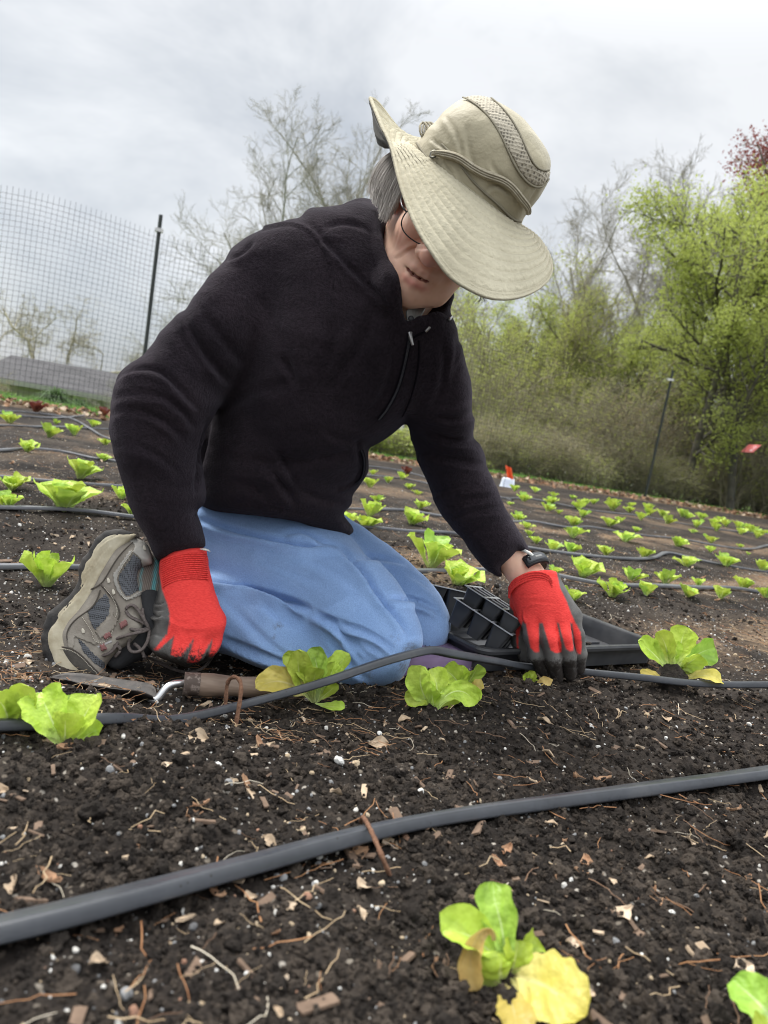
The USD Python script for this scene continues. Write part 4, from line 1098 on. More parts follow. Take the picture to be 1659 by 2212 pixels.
# ---- hat
hat_mat = M('hat_cloth', {'g': ('geometry', {}), 'n': ('noise_texture', {'scale': 11.0, 'detail': 4.0}), 'r': ('rgb_ramp', {'ramp': [(0.3, (0.315, 0.277, 0.183)), (0.7, (0.43, 0.382, 0.262))]}),
    'n3': ('noise_texture', {'scale': 26.0, 'detail': 3.0, 'distortion': 0.6}), 'n2': ('noise_texture', {'scale': 260.0, 'detail': 2.0}), 'ad': ('math', {'math_type': 'multiply_add', 'value2': 0.12}), 'b': ('bump', {'strength': 0.5, 'distance': 0.006}),
    'p': ('principled_bsdf', {'roughness': 0.62, 'specular_ior_level': 0.3, 'sheen_weight': 0.1})},
    [('g.position', 'n.vector'), ('n.fac', 'r.fac'), ('r.color', 'p.base_color'), ('g.position', 'n3.vector'), ('g.position', 'n2.vector'), ('n2.fac', 'ad.value1'), ('n3.fac', 'ad.value3'), ('ad.value', 'b.height'), ('b.normal', 'p.normal')])
brim_mat = M('brim_cloth', {'g': ('geometry', {}), 'n': ('noise_texture', {'scale': 14.0, 'detail': 4.0}), 'r': ('rgb_ramp', {'ramp': [(0.3, (0.395, 0.357, 0.255)), (0.7, (0.50, 0.457, 0.335))]}), 'n2': ('noise_texture', {'scale': 190.0, 'detail': 2.0}), 'b': ('bump', {'strength': 0.5, 'distance': 0.0025}),
    'v': ('voronoi_texture', {'scale': 75.0}), 'rv': ('rgb_ramp', {'ramp': [(0.05, (1, 1, 1)), (0.09, (0, 0, 0))]}), 'n4': ('noise_texture', {'scale': 8.0}), 'r4': ('rgb_ramp', {'ramp': [(0.60, (0, 0, 0)), (0.66, (1, 1, 1))]}), 'mm': ('mix', {'mix_type': 'multiply', 'fac': 1.0}), 'md': ('mix', {'color2': (0.08, 0.065, 0.045)}),
    'p': ('principled_bsdf', {'roughness': 0.75, 'specular_ior_level': 0.2})},
    [('g.position', 'n.vector'), ('n.fac', 'r.fac'), ('g.position', 'n2.vector'), ('n2.fac', 'b.height'), ('b.normal', 'p.normal'), ('g.position', 'v.vector'), ('v.distance', 'rv.fac'), ('g.position', 'n4.vector'), ('n4.fac', 'r4.fac'), ('rv.color', 'mm.color1'), ('r4.color', 'mm.color2'), ('mm.color', 'md.fac'), ('r.color', 'md.color1'), ('md.color', 'p.base_color')])
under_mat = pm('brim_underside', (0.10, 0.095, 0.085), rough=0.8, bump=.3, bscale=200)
piping_mat = pm('hat_seam', (0.24, 0.215, 0.155), rough=0.8)
TU = cvec(.55, -.76, -.35)
T1 = cvec(.735, .64, 0); T1 -= TU * (T1 @ TU); T1 /= np.linalg.norm(T1)
T2 = np.cross(TU, T1); T2 = T2 if T2 @ FWD < 0 else -T2         # towards the viewer
TC = at(1010, 408, 1.165)
TA, TB = .1035, .092
hat = None
# brim: an inner ring at the crown and an outer edge whose curl follows the photograph
outer = np.array([(801,211,1.205),(812,236,1.18),(828,275,1.145),(843,315,1.115),(858,375,1.08),(884,454,1.045),(910,508,1.030),(940,554,1.022),(975,598,1.022),(1018,626,1.030),(1050,640,1.042),(1082,645,1.058),(1114,643,1.075),(1146,633,1.095),(1172,617,1.115),(1188,598,1.135),(1193,575,1.16),(1186,553,1.185),(1170,536,1.21),(1146,520,1.235),(1120,500,1.26),(1080,440,1.29),(1030,370,1.31),(975,310,1.31),(920,300,1.29),(870,285,1.26),(838,248,1.235),(815,219,1.215)])
oc = np.array([at(*p) for p in outer]); oc = np.vstack([oc, oc[:1]])
oc = spline(oc, 241)[:-1]
rel = oc - TC; ang = np.unwrap(np.arctan2(rel @ T2 / TB, rel @ T1 / TA))
ang = ndimage.gaussian_filter1d(ang - np.linspace(0, ang[-1] - ang[0], 240), 3, mode='wrap') + np.linspace(0, ang[-1] - ang[0], 240)
inn = TC + np.cos(ang)[:, None] * T1 * TA * .99 + np.sin(ang)[:, None] * T2 * TB * .99
tr = np.linspace(0, 1, 150)
out_n = oc - inn
B = inn[None] + tr[:, None, None] * out_n[None] 
_w = proj(oc)[:, :2]; curl = np.exp(-(((_w[:, 0] - 815) / 26) ** 2 + ((_w[:, 1] - 262) / 62) ** 2)) * (_w[:, 1] > 205)
curl = ndimage.gaussian_filter1d(curl, 4, mode='wrap')
sag = np.sin(np.pi * tr)[:, None, None] * TU * 0.006 - (np.sin(np.pi * np.clip(tr, 0, 1) ** 1.9) ** 1.0)[:, None, None] * curl[None, :, None] * (TU * 0.034)
quilt = (0.0030 * np.abs(np.sin(np.pi * 9.5 * tr)) ** 0.6 * (tr > .06) * (tr < .97))[:, None, None] * TU
pucker = (0.0007 * np.sin(np.arange(240) * 1.9 + 2 * np.sin(np.arange(240) * .37))[None] * (np.abs(np.sin(np.pi * 9.5 * tr)) * (tr < .93))[:, None])[..., None] * TU
edge = (0.0016 * np.exp(-((tr - .985) / .012) ** 2))[:, None, None] * TU
B = B + sag + quilt + pucker + edge
B = np.concatenate([B, B[:, :1]], 1)
hatx = numbered(PERSON, 'hat'); UsdGeom.Xform.Define(stage, hatx); _loc[hatx] = _loc[PERSON]
tag(stage.GetPrimAtPath(hatx), 'wide tan sun hat with a quilted brim and mesh vent')
v, f = sheet(B)
if (normals(v, f).mean(0) @ TU) < 0: f = f[:, ::-1]
N = normals(v, f)
under = v - N * 0.0035
e0 = np.arange(241); k = len(v)
last = 149 * 241
side = np.vstack([np.stack([last + e0[:-1], last + e0[1:], k + last + e0[1:]], 1), np.stack([last + e0[:-1], k + last + e0[1:], k + last + e0[:-1]], 1)])
obj('brim', (np.vstack([v, under]), np.vstack([f, side])), brim_mat, hatx)
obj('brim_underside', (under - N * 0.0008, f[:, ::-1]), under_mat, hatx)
rimc = (v[last:last + 240] + under[last:last + 240]) / 2
obj('brim_edge', tube(np.vstack([rimc, rimc[:2]]), .0030, 8, cap=False), brim_mat, hatx)
# crown
CROWN = [(886,296),(905,290),(912,268),(938,262),(954,240),(973,220),(990,204),(1002,193),(1018,187),(1037,191),(1082,213),(1130,251),(1162,293),(1184,325),(1192,348),(1189,372),(1185,392),(1168,424),(1146,452),(1132,474),(1128,502),(1122,518),(1090,560),(1000,560),(900,420)]
CS = Outline(CROWN, soft=2)
TT = (1092 - 1010, 255 - 408)
def crown_field(P):
    q = P - TC.astype(np.float32)
    u = q @ TU.astype(np.float32); a = q @ T1.astype(np.float32) - 0.10 * np.clip(u, 0, 1); b = q @ T2.astype(np.float32) + .02 * u
    t = np.clip(u / .13, 0, 1)
    ra, rb = TA * (1 - .10 * t) + .006 * np.sin(np.pi * t), TB * (1 - .14 * t) + .006 * np.sin(np.pi * t)
    d = (np.sqrt((a / ra) ** 2 + (b / rb) ** 2) - 1) * np.minimum(ra, rb)
    d = smax(d, u - .128 + 0.3 * (a * a + b * b) / .09, .035)
    d = np.maximum(d, -u - .012)
    d = d + 0.006 * fbm(P * 22.0, 2, 60).astype(np.float32) * np.clip(u / .02, 0, 1)
    return smax(d, CS.metric(P), .016)
lo, hi = bounds([TC - TU * .03, TC + TU * .13], .135)
kv, kf = shape(crown_field, lo, hi, .0038, 3)
for line, dep, wid, rdg in (([(985,352),(1020,420),(1080,470),(1120,490)], .002, 9, .8), ([(960,250),(990,300),(1000,350)], .0025, 9, .8), ([(1010,270),(1015,330),(1040,380)], .002, 10, .8), ([(930,300),(960,320),(985,330)], .003, 7, .8), ([(1045,420),(1070,400),(1100,420)], .003, 8, .8), ([(1020,440),(1060,455),(1100,480)], .002, 7, .7), ([(1110,440),(1130,420),(1140,400)], .002, 6, .7), ([(940,330),(965,360),(1000,400)], .002, 6, .7), ([(1060,350),(1080,380),(1110,400)], .002, 9, .7), ([(1140,440),(1160,410),(1175,385)], .002, 6, .7)):
    kv = fold(kv, kf, line, dep, wid, rdg)
crown = obj('crown', (kv, kf), hat_mat, hatx)
KF = Front(kv, kf)
H1 = lambda *a: [(729.9 + x * .32, 165.9 + y * .32) for x, y in a]
BAND = H1((820,130),(880,150),(930,185),(1000,250),(1050,310),(1100,400),(1140,480),(1180,560),(1220,640),(1270,700),(1330,740),(1380,733),(1420,695),(1436,640),(1390,632),(1340,604),(1300,550),(1270,480),(1230,390),(1180,300),(1110,210),(1030,140),(950,95),(900,70),(850,80))
vent_mat = M('mesh_vent', {'g': ('geometry', {}), 'v': ('voronoi_texture', {'scale': 210.0, 'randomness': 0.25}), 'r': ('rgb_ramp', {'ramp': [(0.22, (0.17, 0.15, 0.115)), (0.42, (0.42, 0.375, 0.285))]}), 'b': ('bump', {'strength': 1.0, 'distance': 0.002}), 'p': ('principled_bsdf', {'roughness': 0.8})},
    [('g.position', 'v.vector'), ('v.distance', 'r.fac'), ('r.color', 'p.base_color'), ('v.distance', 'b.height'), ('b.normal', 'p.normal')])
obj('mesh_vent', panel(kv, kf, BAND, .0008), vent_mat, hatx)
def seam(front, line, n, r, m, parent, lift=.0004, name='seam', flat=.6):
    p, nn = front.on(line, lift, n)
    return obj(name, tube(p, r, 6, flat=flat, up=nn), m, parent)
for line in (H1((820,133),(930,185),(1050,310),(1140,480),(1220,640),(1330,742),(1425,690)), H1((880,80),(1030,140),(1180,300),(1270,480),(1340,604),(1425,630)), H1((700,455),(830,600),(900,690),(1000,790),(1100,880),(1170,950),(1238,978)), H1((515,425),(640,600),(800,805),(1000,1015),(1100,1070),(1200,1084))):
    seam(KF, line, 40, .0016, piping_mat, crown)
cordl = H1((650,520),(720,525),(820,555),(900,610),(1000,660),(1100,700),(1180,760),(1230,820),(1268,870),(1270,915))
cord_mat = pm('hat_cord', (0.33, 0.29, 0.21), (0.40, 0.36, 0.27), scale=120, rough=.9, bump=.5, bscale=500)
p, nn = KF.on(cordl, .004, 50, soft=4)
wd = np.interp(np.linspace(0, 1, len(p)), [0, .1, .5, .9, 1], [.003, .0055, .0058, .0055, .005])
obj('cord', tube(p, wd, 8, flat=.45, up=nn), cord_mat, hatx)
for k in (-1, 0, 1):
    t = np.gradient(p, axis=0); t /= np.linalg.norm(t, axis=1, keepdims=True); s = np.cross(t, nn)
    obj('cord_ridge', tube(p + s * (k * wd * .5)[:, None] + nn * .0022, .0011, 5), cord_mat, hatx)
p0, n0 = KF.on(np.array(H1((648,527))), .0015)
a1 = np.cross(n0[0], UP); a1 /= np.linalg.norm(a1); a2 = np.cross(n0[0], a1)
tt = np.linspace(0, 2 * np.pi, 24)
obj('eyelet', tube(p0[0] + np.cos(tt)[:, None] * a1 * .005 + np.sin(tt)[:, None] * a2 * .005, .0016, 6, cap=False), pm('eyelet_metal', (.12, .115, .095), rough=.4, metallic=.6), hatx)
gk = at(918, 272, 1.135)
gp = []
for k in range(3):
    a = np.array([gk + RIGHT * x + UP * y - FWD * z for x, y, z in ((-.002 + .005 * k, -.020, .004), (-.008 + .004 * k, -.008, .008), (-.004 + .005 * k, .003, .004), (.003 + .005 * k, -.006, .010), (0 + .004 * k, -.024, .008))])
    gp.append(tube(spline(a, 16), .0018, 6))
obj('drawcord', join(gp), cord_mat, hatx)
fr = np.random.default_rng(5); fp = []
for k in range(14):
    b = at(1040 + fr.uniform(-8, 8), 630, 1.06)
    fp.append(tube(spline([b, b - UP * .008 + RIGHT * fr.uniform(-.004, .004), b - UP * fr.uniform(.012, .02) + RIGHT * fr.uniform(-.008, .008)], 6), .0003, 3))
obj('loose_threads', join(fp), pm('thread', (.5, .48, .42), rough=.9), hatx, kind='stuff')

# ---- hair
hair_mat = M('hair', {'g': ('geometry', {}), 'r': ('rgb_ramp', {'ramp': [(0, (0.5, 0.46, 0.42)), (0.3, (0.80, 0.76, 0.71)), (1, (0.95, 0.93, 0.89))]}), 'p': ('principled_bsdf', {'roughness': 0.42, 'specular_ior_level': 0.4})}, [('g.random_per_island', 'r.fac'), ('r.color', 'p.base_color')])
hr = np.random.default_rng(17)
guides = [([(872,325),(846,330),(822,352),(806,385),(799,418)], 1.19), ([(870,335),(848,345),(826,372),(813,405),(808,434)], 1.175), ([(872,345),(852,362),(836,392),(826,420),(820,446)], 1.163), ([(874,360),(860,382),(846,410),(836,440),(824,470)], 1.153), ([(876,372),(866,392),(856,415),(846,445),(835,478)], 1.147), ([(880,385),(874,398),(866,415),(858,432),(850,450)], 1.143)]
GS = np.array([np.column_stack([spline(g, 10), np.full(10, d)]) for g, d in guides])
hp_ = []
for k in range(1500):
    t = hr.uniform(0, len(GS) - 1.001); i = int(t); w = t - i
    s = GS[i] * (1 - w) + GS[i + 1] * w
    L = hr.uniform(.72, 1.04)
    u = np.linspace(0, L, 10) * 9; i0 = np.clip(u.astype(int), 0, 8); s = s[i0] + (s[i0 + 1] - s[i0]) * (u - i0)[:, None]
    tt_ = np.linspace(0, 1, 10)[:, None]
    s = s + np.concatenate([hr.normal(0, 3.0, (1, 2)) * (0.4 + 0.6 * tt_) + hr.normal(0, 2.6, (1, 2)) * tt_ ** 2, (hr.uniform(-.004, .020) + 0 * tt_)], 1)
    pts = np.array([at(*q) for q in s])
    hp_.append(tube(pts, np.linspace(.00055, .0003, 10) * hr.uniform(.7, 1.5), 3, cap=False))
hair = obj('hair', join(hp_), hair_mat, PERSON, label='short straight grey hair below the hat brim', kind='stuff')
def cap_field(P):
    d = ellipsoid(P, (0, -.022, .030), A3, (.084, .098, .096))
    d = smin(d, chain(P, [(-.062, -.045, .01), (-.066, -.050, -.055)], [.030, .022], k=.02), .02)
    d = smin(d, chain(P, [(.062, -.045, .01), (.066, -.050, -.055)], [.030, .022], k=.02), .02)
    d = smin(d, chain(P, [(0, -.085, 0), (0, -.075, -.06)], [.05, .035], k=.02), .03)
    d = smax(d, P[..., 1] - .055 - .9 * (P[..., 2] - .03), .015)
    return smax(d, P[..., 2] - .09, .01)
P = grid((-.12, -.15, -.11), (.12, .12, .14), .004)
v, f = surface_nets(cap_field(P), (-.12, -.15, -.11), .004)
under_hair = pm('hair_mass', (0.5, 0.46, 0.42), (0.78, 0.74, 0.69), scale=120, rough=.6, bump=.5, bscale=300, stretch=(1, 1, .2))
obj('hair_mass', (hw(v), f if np.linalg.det(HAXES) > 0 else f[:, ::-1]), under_hair, PERSON)

# ---- shirt collar
collar_mat = pm('shirt_cloth', (0.42, 0.43, 0.41), (0.50, 0.51, 0.49), scale=30, rough=.85, bump=.4, bscale=250)
g0 = [[(878,672,1.185),(890,660,1.205),(905,650,1.22),(928,636,1.235)], [(880,690,1.180),(893,682,1.195),(910,668,1.205),(924,648,1.215)], [(886,712,1.176),(892,706,1.186),(904,690,1.192),(918,668,1.2)]]
CG = np.array([[at(*p) for p in spline(r, 12)] for r in g0]); CG = np.array([spline(CG[:, i], 10) for i in range(12)])
shirt = obj('shirt_collar', thick_sheet(CG, .002), collar_mat, PERSON)
b = trimesh.creation.icosphere(2, .0045); obj('button', (np.array(b.vertices) * [1, .5, 1] + at(888, 688, 1.176), np.array(b.faces)), zip_mat, shirt)
# ------------------------------------------------------------------ gloves, watch, shoe
H4 = lambda *a: [(66.4 + x * .32, 1094.9 + y * .32) for x, y in a]       # readings of the close view of the shoe and right glove
H5 = lambda *a: [(862.6 + x * .32, 1128.1 + y * .32) for x, y in a]      # and of the left glove
glove_mat = M('glove', {'g': ('geometry', {}), 'mp': ('mapping', {'scale': (.5, .5, 1.6)}), 'w': ('noise_texture', {'scale': 420.0, 'detail': 2.0}), 'rk': ('rgb_ramp', {'ramp': [(0.25, (0.66, 0.036, 0.032)), (0.7, (0.80, 0.062, 0.052))]}),
    'a': ('attribute', {'attribute': 'coat'}), 'n': ('noise_texture', {'scale': 30.0, 'detail': 5.0}), 'rc': ('rgb_ramp', {'ramp': [(0.3, (0.050, 0.048, 0.046)), (0.7, (0.125, 0.118, 0.110))]}), 'm': ('mix', {}),
    'd': ('attribute', {'attribute': 'soil'}), 'n2': ('noise_texture', {'scale': 160.0, 'detail': 5.0, 'roughness': 0.75}), 'mm': ('math', {'math_type': 'multiply'}), 'rd': ('rgb_ramp', {'ramp': [(0.28, (0, 0, 0)), (0.40, (1, 1, 1))]}), 'md': ('mix', {'color2': (0.022, 0.018, 0.016)}),
    'b': ('bump', {'strength': 0.55, 'distance': 0.0012}), 'n3': ('noise_texture', {'scale': 700.0, 'detail': 2.0}), 'mh': ('mix_float', {}), 'rr': ('map_range', {'to_min': 0.9, 'to_max': 0.48}),
    'p': ('principled_bsdf', {'specular_ior_level': 0.3})},
    [('g.position', 'mp.vector'), ('mp.vector', 'w.vector'), ('w.fac', 'rk.fac'), ('g.position', 'n.vector'), ('n.fac', 'rc.fac'), ('a.fac', 'm.fac'), ('rk.color', 'm.color1'), ('rc.color', 'm.color2'),
     ('g.position', 'n2.vector'), ('n2.fac', 'mm.value1'), ('d.fac', 'mm.value2'), ('mm.value', 'rd.fac'), ('rd.color', 'md.fac'), ('m.color', 'md.color1'), ('md.color', 'p.base_color'),
     ('g.position', 'n3.vector'), ('a.fac', 'mh.fac'), ('w.fac', 'mh.a'), ('n3.fac', 'mh.b'), ('mh.result', 'b.height'), ('b.normal', 'p.normal'), ('a.fac', 'rr.value'), ('rr.result', 'p.roughness')])

def coat_of(v, f, red):
    """1 where the grey coating is: everything outside the knitted back of the glove."""
    q = proj(v); N = normals(v, f)
    front = ((EYE - v) * N).sum(1) > 0
    o = Outline(red, step=1.0)
    d = o(q[:, :2])
    c = np.clip(0.5 + d / 2.2, 0, 1)
    return np.where(front, c, np.maximum(c, 1.0 * (d > -14)))

# left glove: back of the hand to the viewer, fingers hanging to the soil
wl = J(1150, 1262, 1.432)
Lk = {'index': [(1142,1330,1.412),(1149,1374,1.390),(1158,1414,1.396),(1172,1446,1.412)], 'middle': [(1176,1334,1.405),(1185,1380,1.380),(1195,1426,1.388),(1203,1464,1.412)],
      'ring': [(1208,1332,1.405),(1219,1376,1.384),(1228,1420,1.393),(1232,1458,1.412)], 'little': [(1234,1330,1.414),(1247,1372,1.402),(1253,1412,1.408),(1252,1446,1.418)], 'thumb': [(1122,1296,1.445),(1118,1340,1.450),(1122,1385,1.452),(1136,1424,1.445)]}
Lr = {'index': [.0155,.0148,.0142,.0120], 'middle': [.0155,.0150,.0145,.0118], 'ring': [.0150,.0142,.0138,.0112], 'little': [.0138,.0128,.0122,.0102], 'thumb': [.018,.0165,.0155,.0125]}
def gloveL(P):
    d = chain(P, joints((1143,1240,1.437),(1150,1262,1.432),(1160,1292,1.425)), [.0365,.036,.038], k=.02)
    for k in ('index', 'middle', 'ring', 'little'):
        d = smin(d, cone(P, J(1140 + .42 * (Lk[k][0][0] - 1140), 1268, 1.428), J(*Lk[k][0]), .026, .0195), .022)
    fg = None
    for k in Lk:
        e = chain(P, joints(*Lk[k]), Lr[k], k=.006)
        fg = e if fg is None else smin(fg, e, .0015)
    d = smin(d, fg, .010)
    cut = (P - J(1144, 1257, 1.435)) @ cvec(.22, .82, -.5).astype(np.float32)
    d = np.maximum(d, -cut)
    ringd = np.abs(cut - .006)
    return d - .0018 * (ringd < .005)
lo, hi = bounds(np.vstack([joints(*Lk[k]) for k in Lk] + [joints((1143,1240,1.437))]), .06)
v, f = shape(gloveL, lo, hi, .0026, 2)
for line, dep, wid, rdg in (([(1128,1310),(1145,1300),(1170,1300),(1200,1302)], .0018, 6, .8), ([(1132,1330),(1140,1316),(1160,1308),(1190,1310)], .0015, 5, .6), ([(1112,1290),(1130,1286),(1165,1284)], .001, 5, .6), ([(1133,1350),(1126,1336),(1128,1320)], .003, 5, .6)):
    v = fold(v, f, line, dep, wid, rdg)
REDL = [(1080,1280),(1109,1320),(1114,1358),(1117,1406),(1121,1413),(1119,1378),(1129,1342),(1136,1348),(1146,1400),(1155,1409),(1164,1409),(1165,1346),(1172,1346),(1190,1405),(1200,1411),(1212,1409),(1213,1395),(1203,1346),(1207,1346),(1222,1401),(1231,1407),(1239,1405),(1238,1392),(1232,1346),(1236,1347),(1243,1398),(1248,1412),(1254,1413),(1257,1394),(1254,1365),(1243,1346),(1231,1318),(1224,1299),(1210,1270),(1200,1225),(1150,1205),(1080,1225)]
soilL = .95 * sstep(1395, 1440, proj(v)[:, 1]) + .1
gl_l = obj('glove', (v, f), glove_mat, PERSON, label='red knit glove with grey palm on the hand under the watch', attrs={'coat': coat_of(v, f, REDL), 'soil': soilL * .8})
knit_red = pm('knit_red', (0.60, 0.03, 0.027), (0.80, 0.065, 0.055), scale=300, rough=.9, bump=.5, bscale=600)
GLF = Front(v, f)
rr = [tube(GLF.on([(1101,1276),(1108,1258),(1130,1243),(1157,1236),(1180,1241),(1191,1256)], .0012, 40)[0] + (UP * -.0042 * k), .0023, 6) for k in range(4)]
obj('cuff_rib', join(rr), knit_red, gl_l)

# right glove: a fist pressed into the soil
GLR = [(343,1208),(374,1188),(412,1182),(449,1184),(451,1223),(456,1245),(463,1274),(476,1310),(488,1330),(490,1344),(484,1367),(482,1389),(474,1408),(462,1423),(434,1436),(402,1441),(374,1433),(338,1417),(314,1393),(316,1376),(331,1349),(329,1335),(333,1303),(343,1270)]
GS_ = Outline(GLR, soft=1.5)
Rk = [[(366,1340,1.232),(350,1396,1.222),(338,1424,1.262)], [(404,1345,1.228),(384,1402,1.217),(366,1428,1.258)], [(442,1348,1.230),(418,1408,1.219),(398,1434,1.260)], [(474,1345,1.242),(460,1398,1.232),(440,1424,1.268)]]
def gloveR(P):
    d = chain(P, joints((398,1185,1.272),(398,1225,1.266),(402,1262,1.258)), [.0385,.040,.044], k=.02)
    for (kx, ky, kd) in [r[0] for r in Rk]:
        d = smin(d, cone(P, J(398 + .35 * (kx - 398), 1250, 1.262), J(kx, ky, kd), .030, .0235), .024)
    for r, rad in zip(Rk, (.0185, .0185, .018, .0155)):
        d = smin(d, chain(P, joints(*r), [rad * 1.12, rad, rad * .92], k=.008), .009)
    d = smin(d, chain(P, joints((352,1250,1.272),(344,1320,1.262),(332,1372,1.250),(326,1400,1.262)), [.024,.027,.022,.018], k=.02), .012)
    d = smin(d, chain(P, joints((440,1280,1.285),(470,1340,1.300),(455,1400,1.300)), [.02,.018,.015], k=.01), .01)      # thumb, on the far side
    return smax(d, GS_.metric(P), .012)
lo, hi = bounds(np.vstack([joints(*r) for r in Rk] + [joints((398,1185,1.272),(470,1340,1.30))]), .065)
v, f = shape(gloveR, lo, hi, .0027, 2)
for line, dep, wid, rdg in ((H4((835,650),(870,660),(900,640)), .0035, 4, .9), (H4((822,720),(850,745),(880,730)), .005, 4.5, 1.0), (H4((830,690),(865,700),(900,690)), .002, 4, .8), (H4((790,880),(830,860),(880,880)), .0015, 6, .5), (H4((930,720),(980,770),(1080,790),(1200,780),(1290,720)), .0015, 8, .8),
    (H4((870,470),(980,470),(1190,440)), .0008, 5, .6), (H4((900,540),(1000,560),(1220,540)), .0008, 5, .6), (H4((960,880),(945,940),(930,1000)), .003, 4, .3), (H4((1100,890),(1070,960),(1040,1040)), .003, 4, .3), (H4((1240,890),(1210,960),(1170,1040)), .003, 4, .3)):
    v = fold(v, f, line, dep, wid, rdg)
REDR = [(330,1200),(345,1245),(350,1274),(361,1303),(367,1325),(366,1351),(361,1370),(332,1405),(341,1404),(376,1374),(368,1414),(380,1419),(392,1417),(420,1378),(404,1431),(416,1433),(430,1430),(460,1378),(451,1418),(458,1420),(467,1411),(482,1386),(500,1340),(470,1260),(460,1170),(340,1170)]
soilR = np.clip(.75 * sstep(1340, 1430, proj(v)[:, 1]) + .12, 0, 1)
gl_r = obj('glove', (v, f), glove_mat, PERSON, label='red knit glove with grey palm pressed on the ground beside the shoe', attrs={'coat': coat_of(v, f, REDR), 'soil': soilR * .8})
GRF = Front(v, f)
rr = [tube(GRF.on([(347 + k * .3, 1214 + 4.5 * k), (375 + k * .2, 1201 + 4.5 * k), (412, 1195 + 4.5 * k), (447 + k * .3, 1197 + 4.5 * k)], -.0005, 30)[0], .0013, 6) for k in range(13)]
obj('cuff_rib', join(rr), knit_red, gl_r)
shirt_mat = pm('shirt_white', (.62, .62, .58), rough=.8, bump=.3, bscale=300)
obj('shirt_cuff', tube(np.array([at(*p) for p in spline([(432,1186,1.246),(442,1187,1.243),(450,1189,1.245),(454,1192,1.25)], 10)]), [.0006,.001,.0014,.0018,.0018,.0018,.0016,.0014,.001,.0005], 8), shirt_mat, PERSON)
obj('shirt_cuff', tube(np.array([at(*p) for p in spline([(1116,1189,1.43),(1130,1189,1.412),(1146,1197,1.405),(1154,1206,1.41)], 12)]), .0032, 8), shirt_mat, PERSON)

# watch
wm = pm('watch_band', (0.012, 0.012, 0.013), rough=.45, spec=.4)
wscreen = pm('watch_screen', (0.015, 0.016, 0.018), rough=.12, spec=.7)
wgrey = pm('watch_reflection', (0.22, 0.22, 0.21), rough=.3)
wc = at(1142, 1232, 1.437); wax = cvec(.42, .74, -.52)
wb = cvec(.78, -.50, -.3); wb -= wax * (wb @ wax); wb /= np.linalg.norm(wb); wn = np.cross(wax, wb)
th = np.linspace(0, 2 * np.pi, 60)
prof = np.linspace(-.5, .5, 7)
R = .0345
watch = numbered(PERSON, 'watch'); UsdGeom.Xform.Define(stage, watch); _loc[watch] = _loc[PERSON]
tag(stage.GetPrimAtPath(watch), 'black fitness band watch above the glove cuff')
Pb = wc + (R + .0022 * (1 - (2 * prof[None, :, None]) ** 4)) * (np.cos(th)[:, None, None] * wb * .98 + np.sin(th)[:, None, None] * wn * .88) + prof[None, :, None] * .016 * wax
obj('band', thick_sheet(Pb, .002), wm, watch)
fd = cvec(.42, -.35, -.84); fd -= wax * (fd @ wax); fd /= np.linalg.norm(fd); fs_ = np.cross(wax, fd)
aa = np.linspace(-.72, .72, 17); ww = np.linspace(-.5, .5, 9)
def facepatch(r, half, width, k=6):
    a = np.linspace(-half, half, 17)
    return wc + (r - .0025 * (2 * np.abs(ww[None, :, None])) ** k - .002 * (np.abs(a[:, None, None]) / half) ** k) * (np.cos(a)[:, None, None] * fd + np.sin(a)[:, None, None] * fs_) + ww[None, :, None] * width * wax
obj('case', thick_sheet(facepatch(R + .0055, .70, .0205), .007), wm, watch)
obj('screen', thick_sheet(facepatch(R + .0098, .60, .0165), .0016), wscreen, watch)
obj('display', thick_sheet(facepatch(R + .0108, .22, .005), .0006), wgrey, watch)  # grey patch painted in as a reflection on the dark screen

# ---- shoe
suede = pm('suede', (0.185, 0.16, 0.132), (0.29, 0.262, 0.222), scale=22, rough=.92, bump=.5, bscale=420, bdist=.0012)
suede_light = pm('suede_light', (0.27, 0.255, 0.23), (0.36, 0.345, 0.315), scale=22, rough=.9, bump=.5, bscale=420, bdist=.0012)
mid_mat = pm('midsole', (0.34, 0.29, 0.195), (0.50, 0.45, 0.335), scale=26, rough=.7, bump=.35, bscale=90, bdist=.002)
rubber = pm('outsole_rubber', (0.022, 0.021, 0.021), (0.05, 0.046, 0.042), scale=40, rough=.8, bump=.4, bscale=300)
mesh_pan = M('shoe_mesh', {'g': ('geometry', {}), 'v': ('voronoi_texture', {'scale': 330.0, 'randomness': 0.15}), 'r': ('rgb_ramp', {'ramp': [(0.2, (0.012, 0.013, 0.015)), (0.5, (0.085, 0.09, 0.10))]}), 'b': ('bump', {'strength': 1.0, 'distance': 0.0015}), 'p': ('principled_bsdf', {'roughness': 0.7})},
    [('g.position', 'v.vector'), ('v.distance', 'r.fac'), ('r.color', 'p.base_color'), ('v.distance', 'b.height'), ('b.normal', 'p.normal')])
toe_mat = pm('toe_cap', (0.055, 0.05, 0.043), (0.095, 0.086, 0.073), scale=30, rough=.8, bump=.4, bscale=400)
stitch = pm('stitching', (0.50, 0.46, 0.38), rough=.8)
SHOE = numbered(PERSON, 'shoe'); UsdGeom.Xform.Define(stage, SHOE); _loc[SHOE] = _loc[PERSON]
tag(stage.GetPrimAtPath(SHOE), 'taupe suede and black mesh walking shoe standing on its toe, tan midsole')
def sd(P):
    q = proj(P); return (1.262 + (1472 - q[..., 1]) / 300 * .025).astype(np.float32), q[..., 2].astype(np.float32)
OUTER = H4((700,176),(660,166),(620,150),(580,148),(540,156),(500,163),(468,190),(440,208),(425,240),(400,278),(388,310),(345,348),(335,385),(318,410),(325,470),(322,500),(290,560),(255,605),(220,630),(185,662),(150,688),(112,716),(104,755),(85,800),(88,835),(65,880),(76,930),(78,985),(100,1020),(108,1060),(132,1090),(150,1122),(185,1140),(225,1152),(300,1168),(330,1176),(400,1100),(300,900),(350,650),(450,450),(560,300))
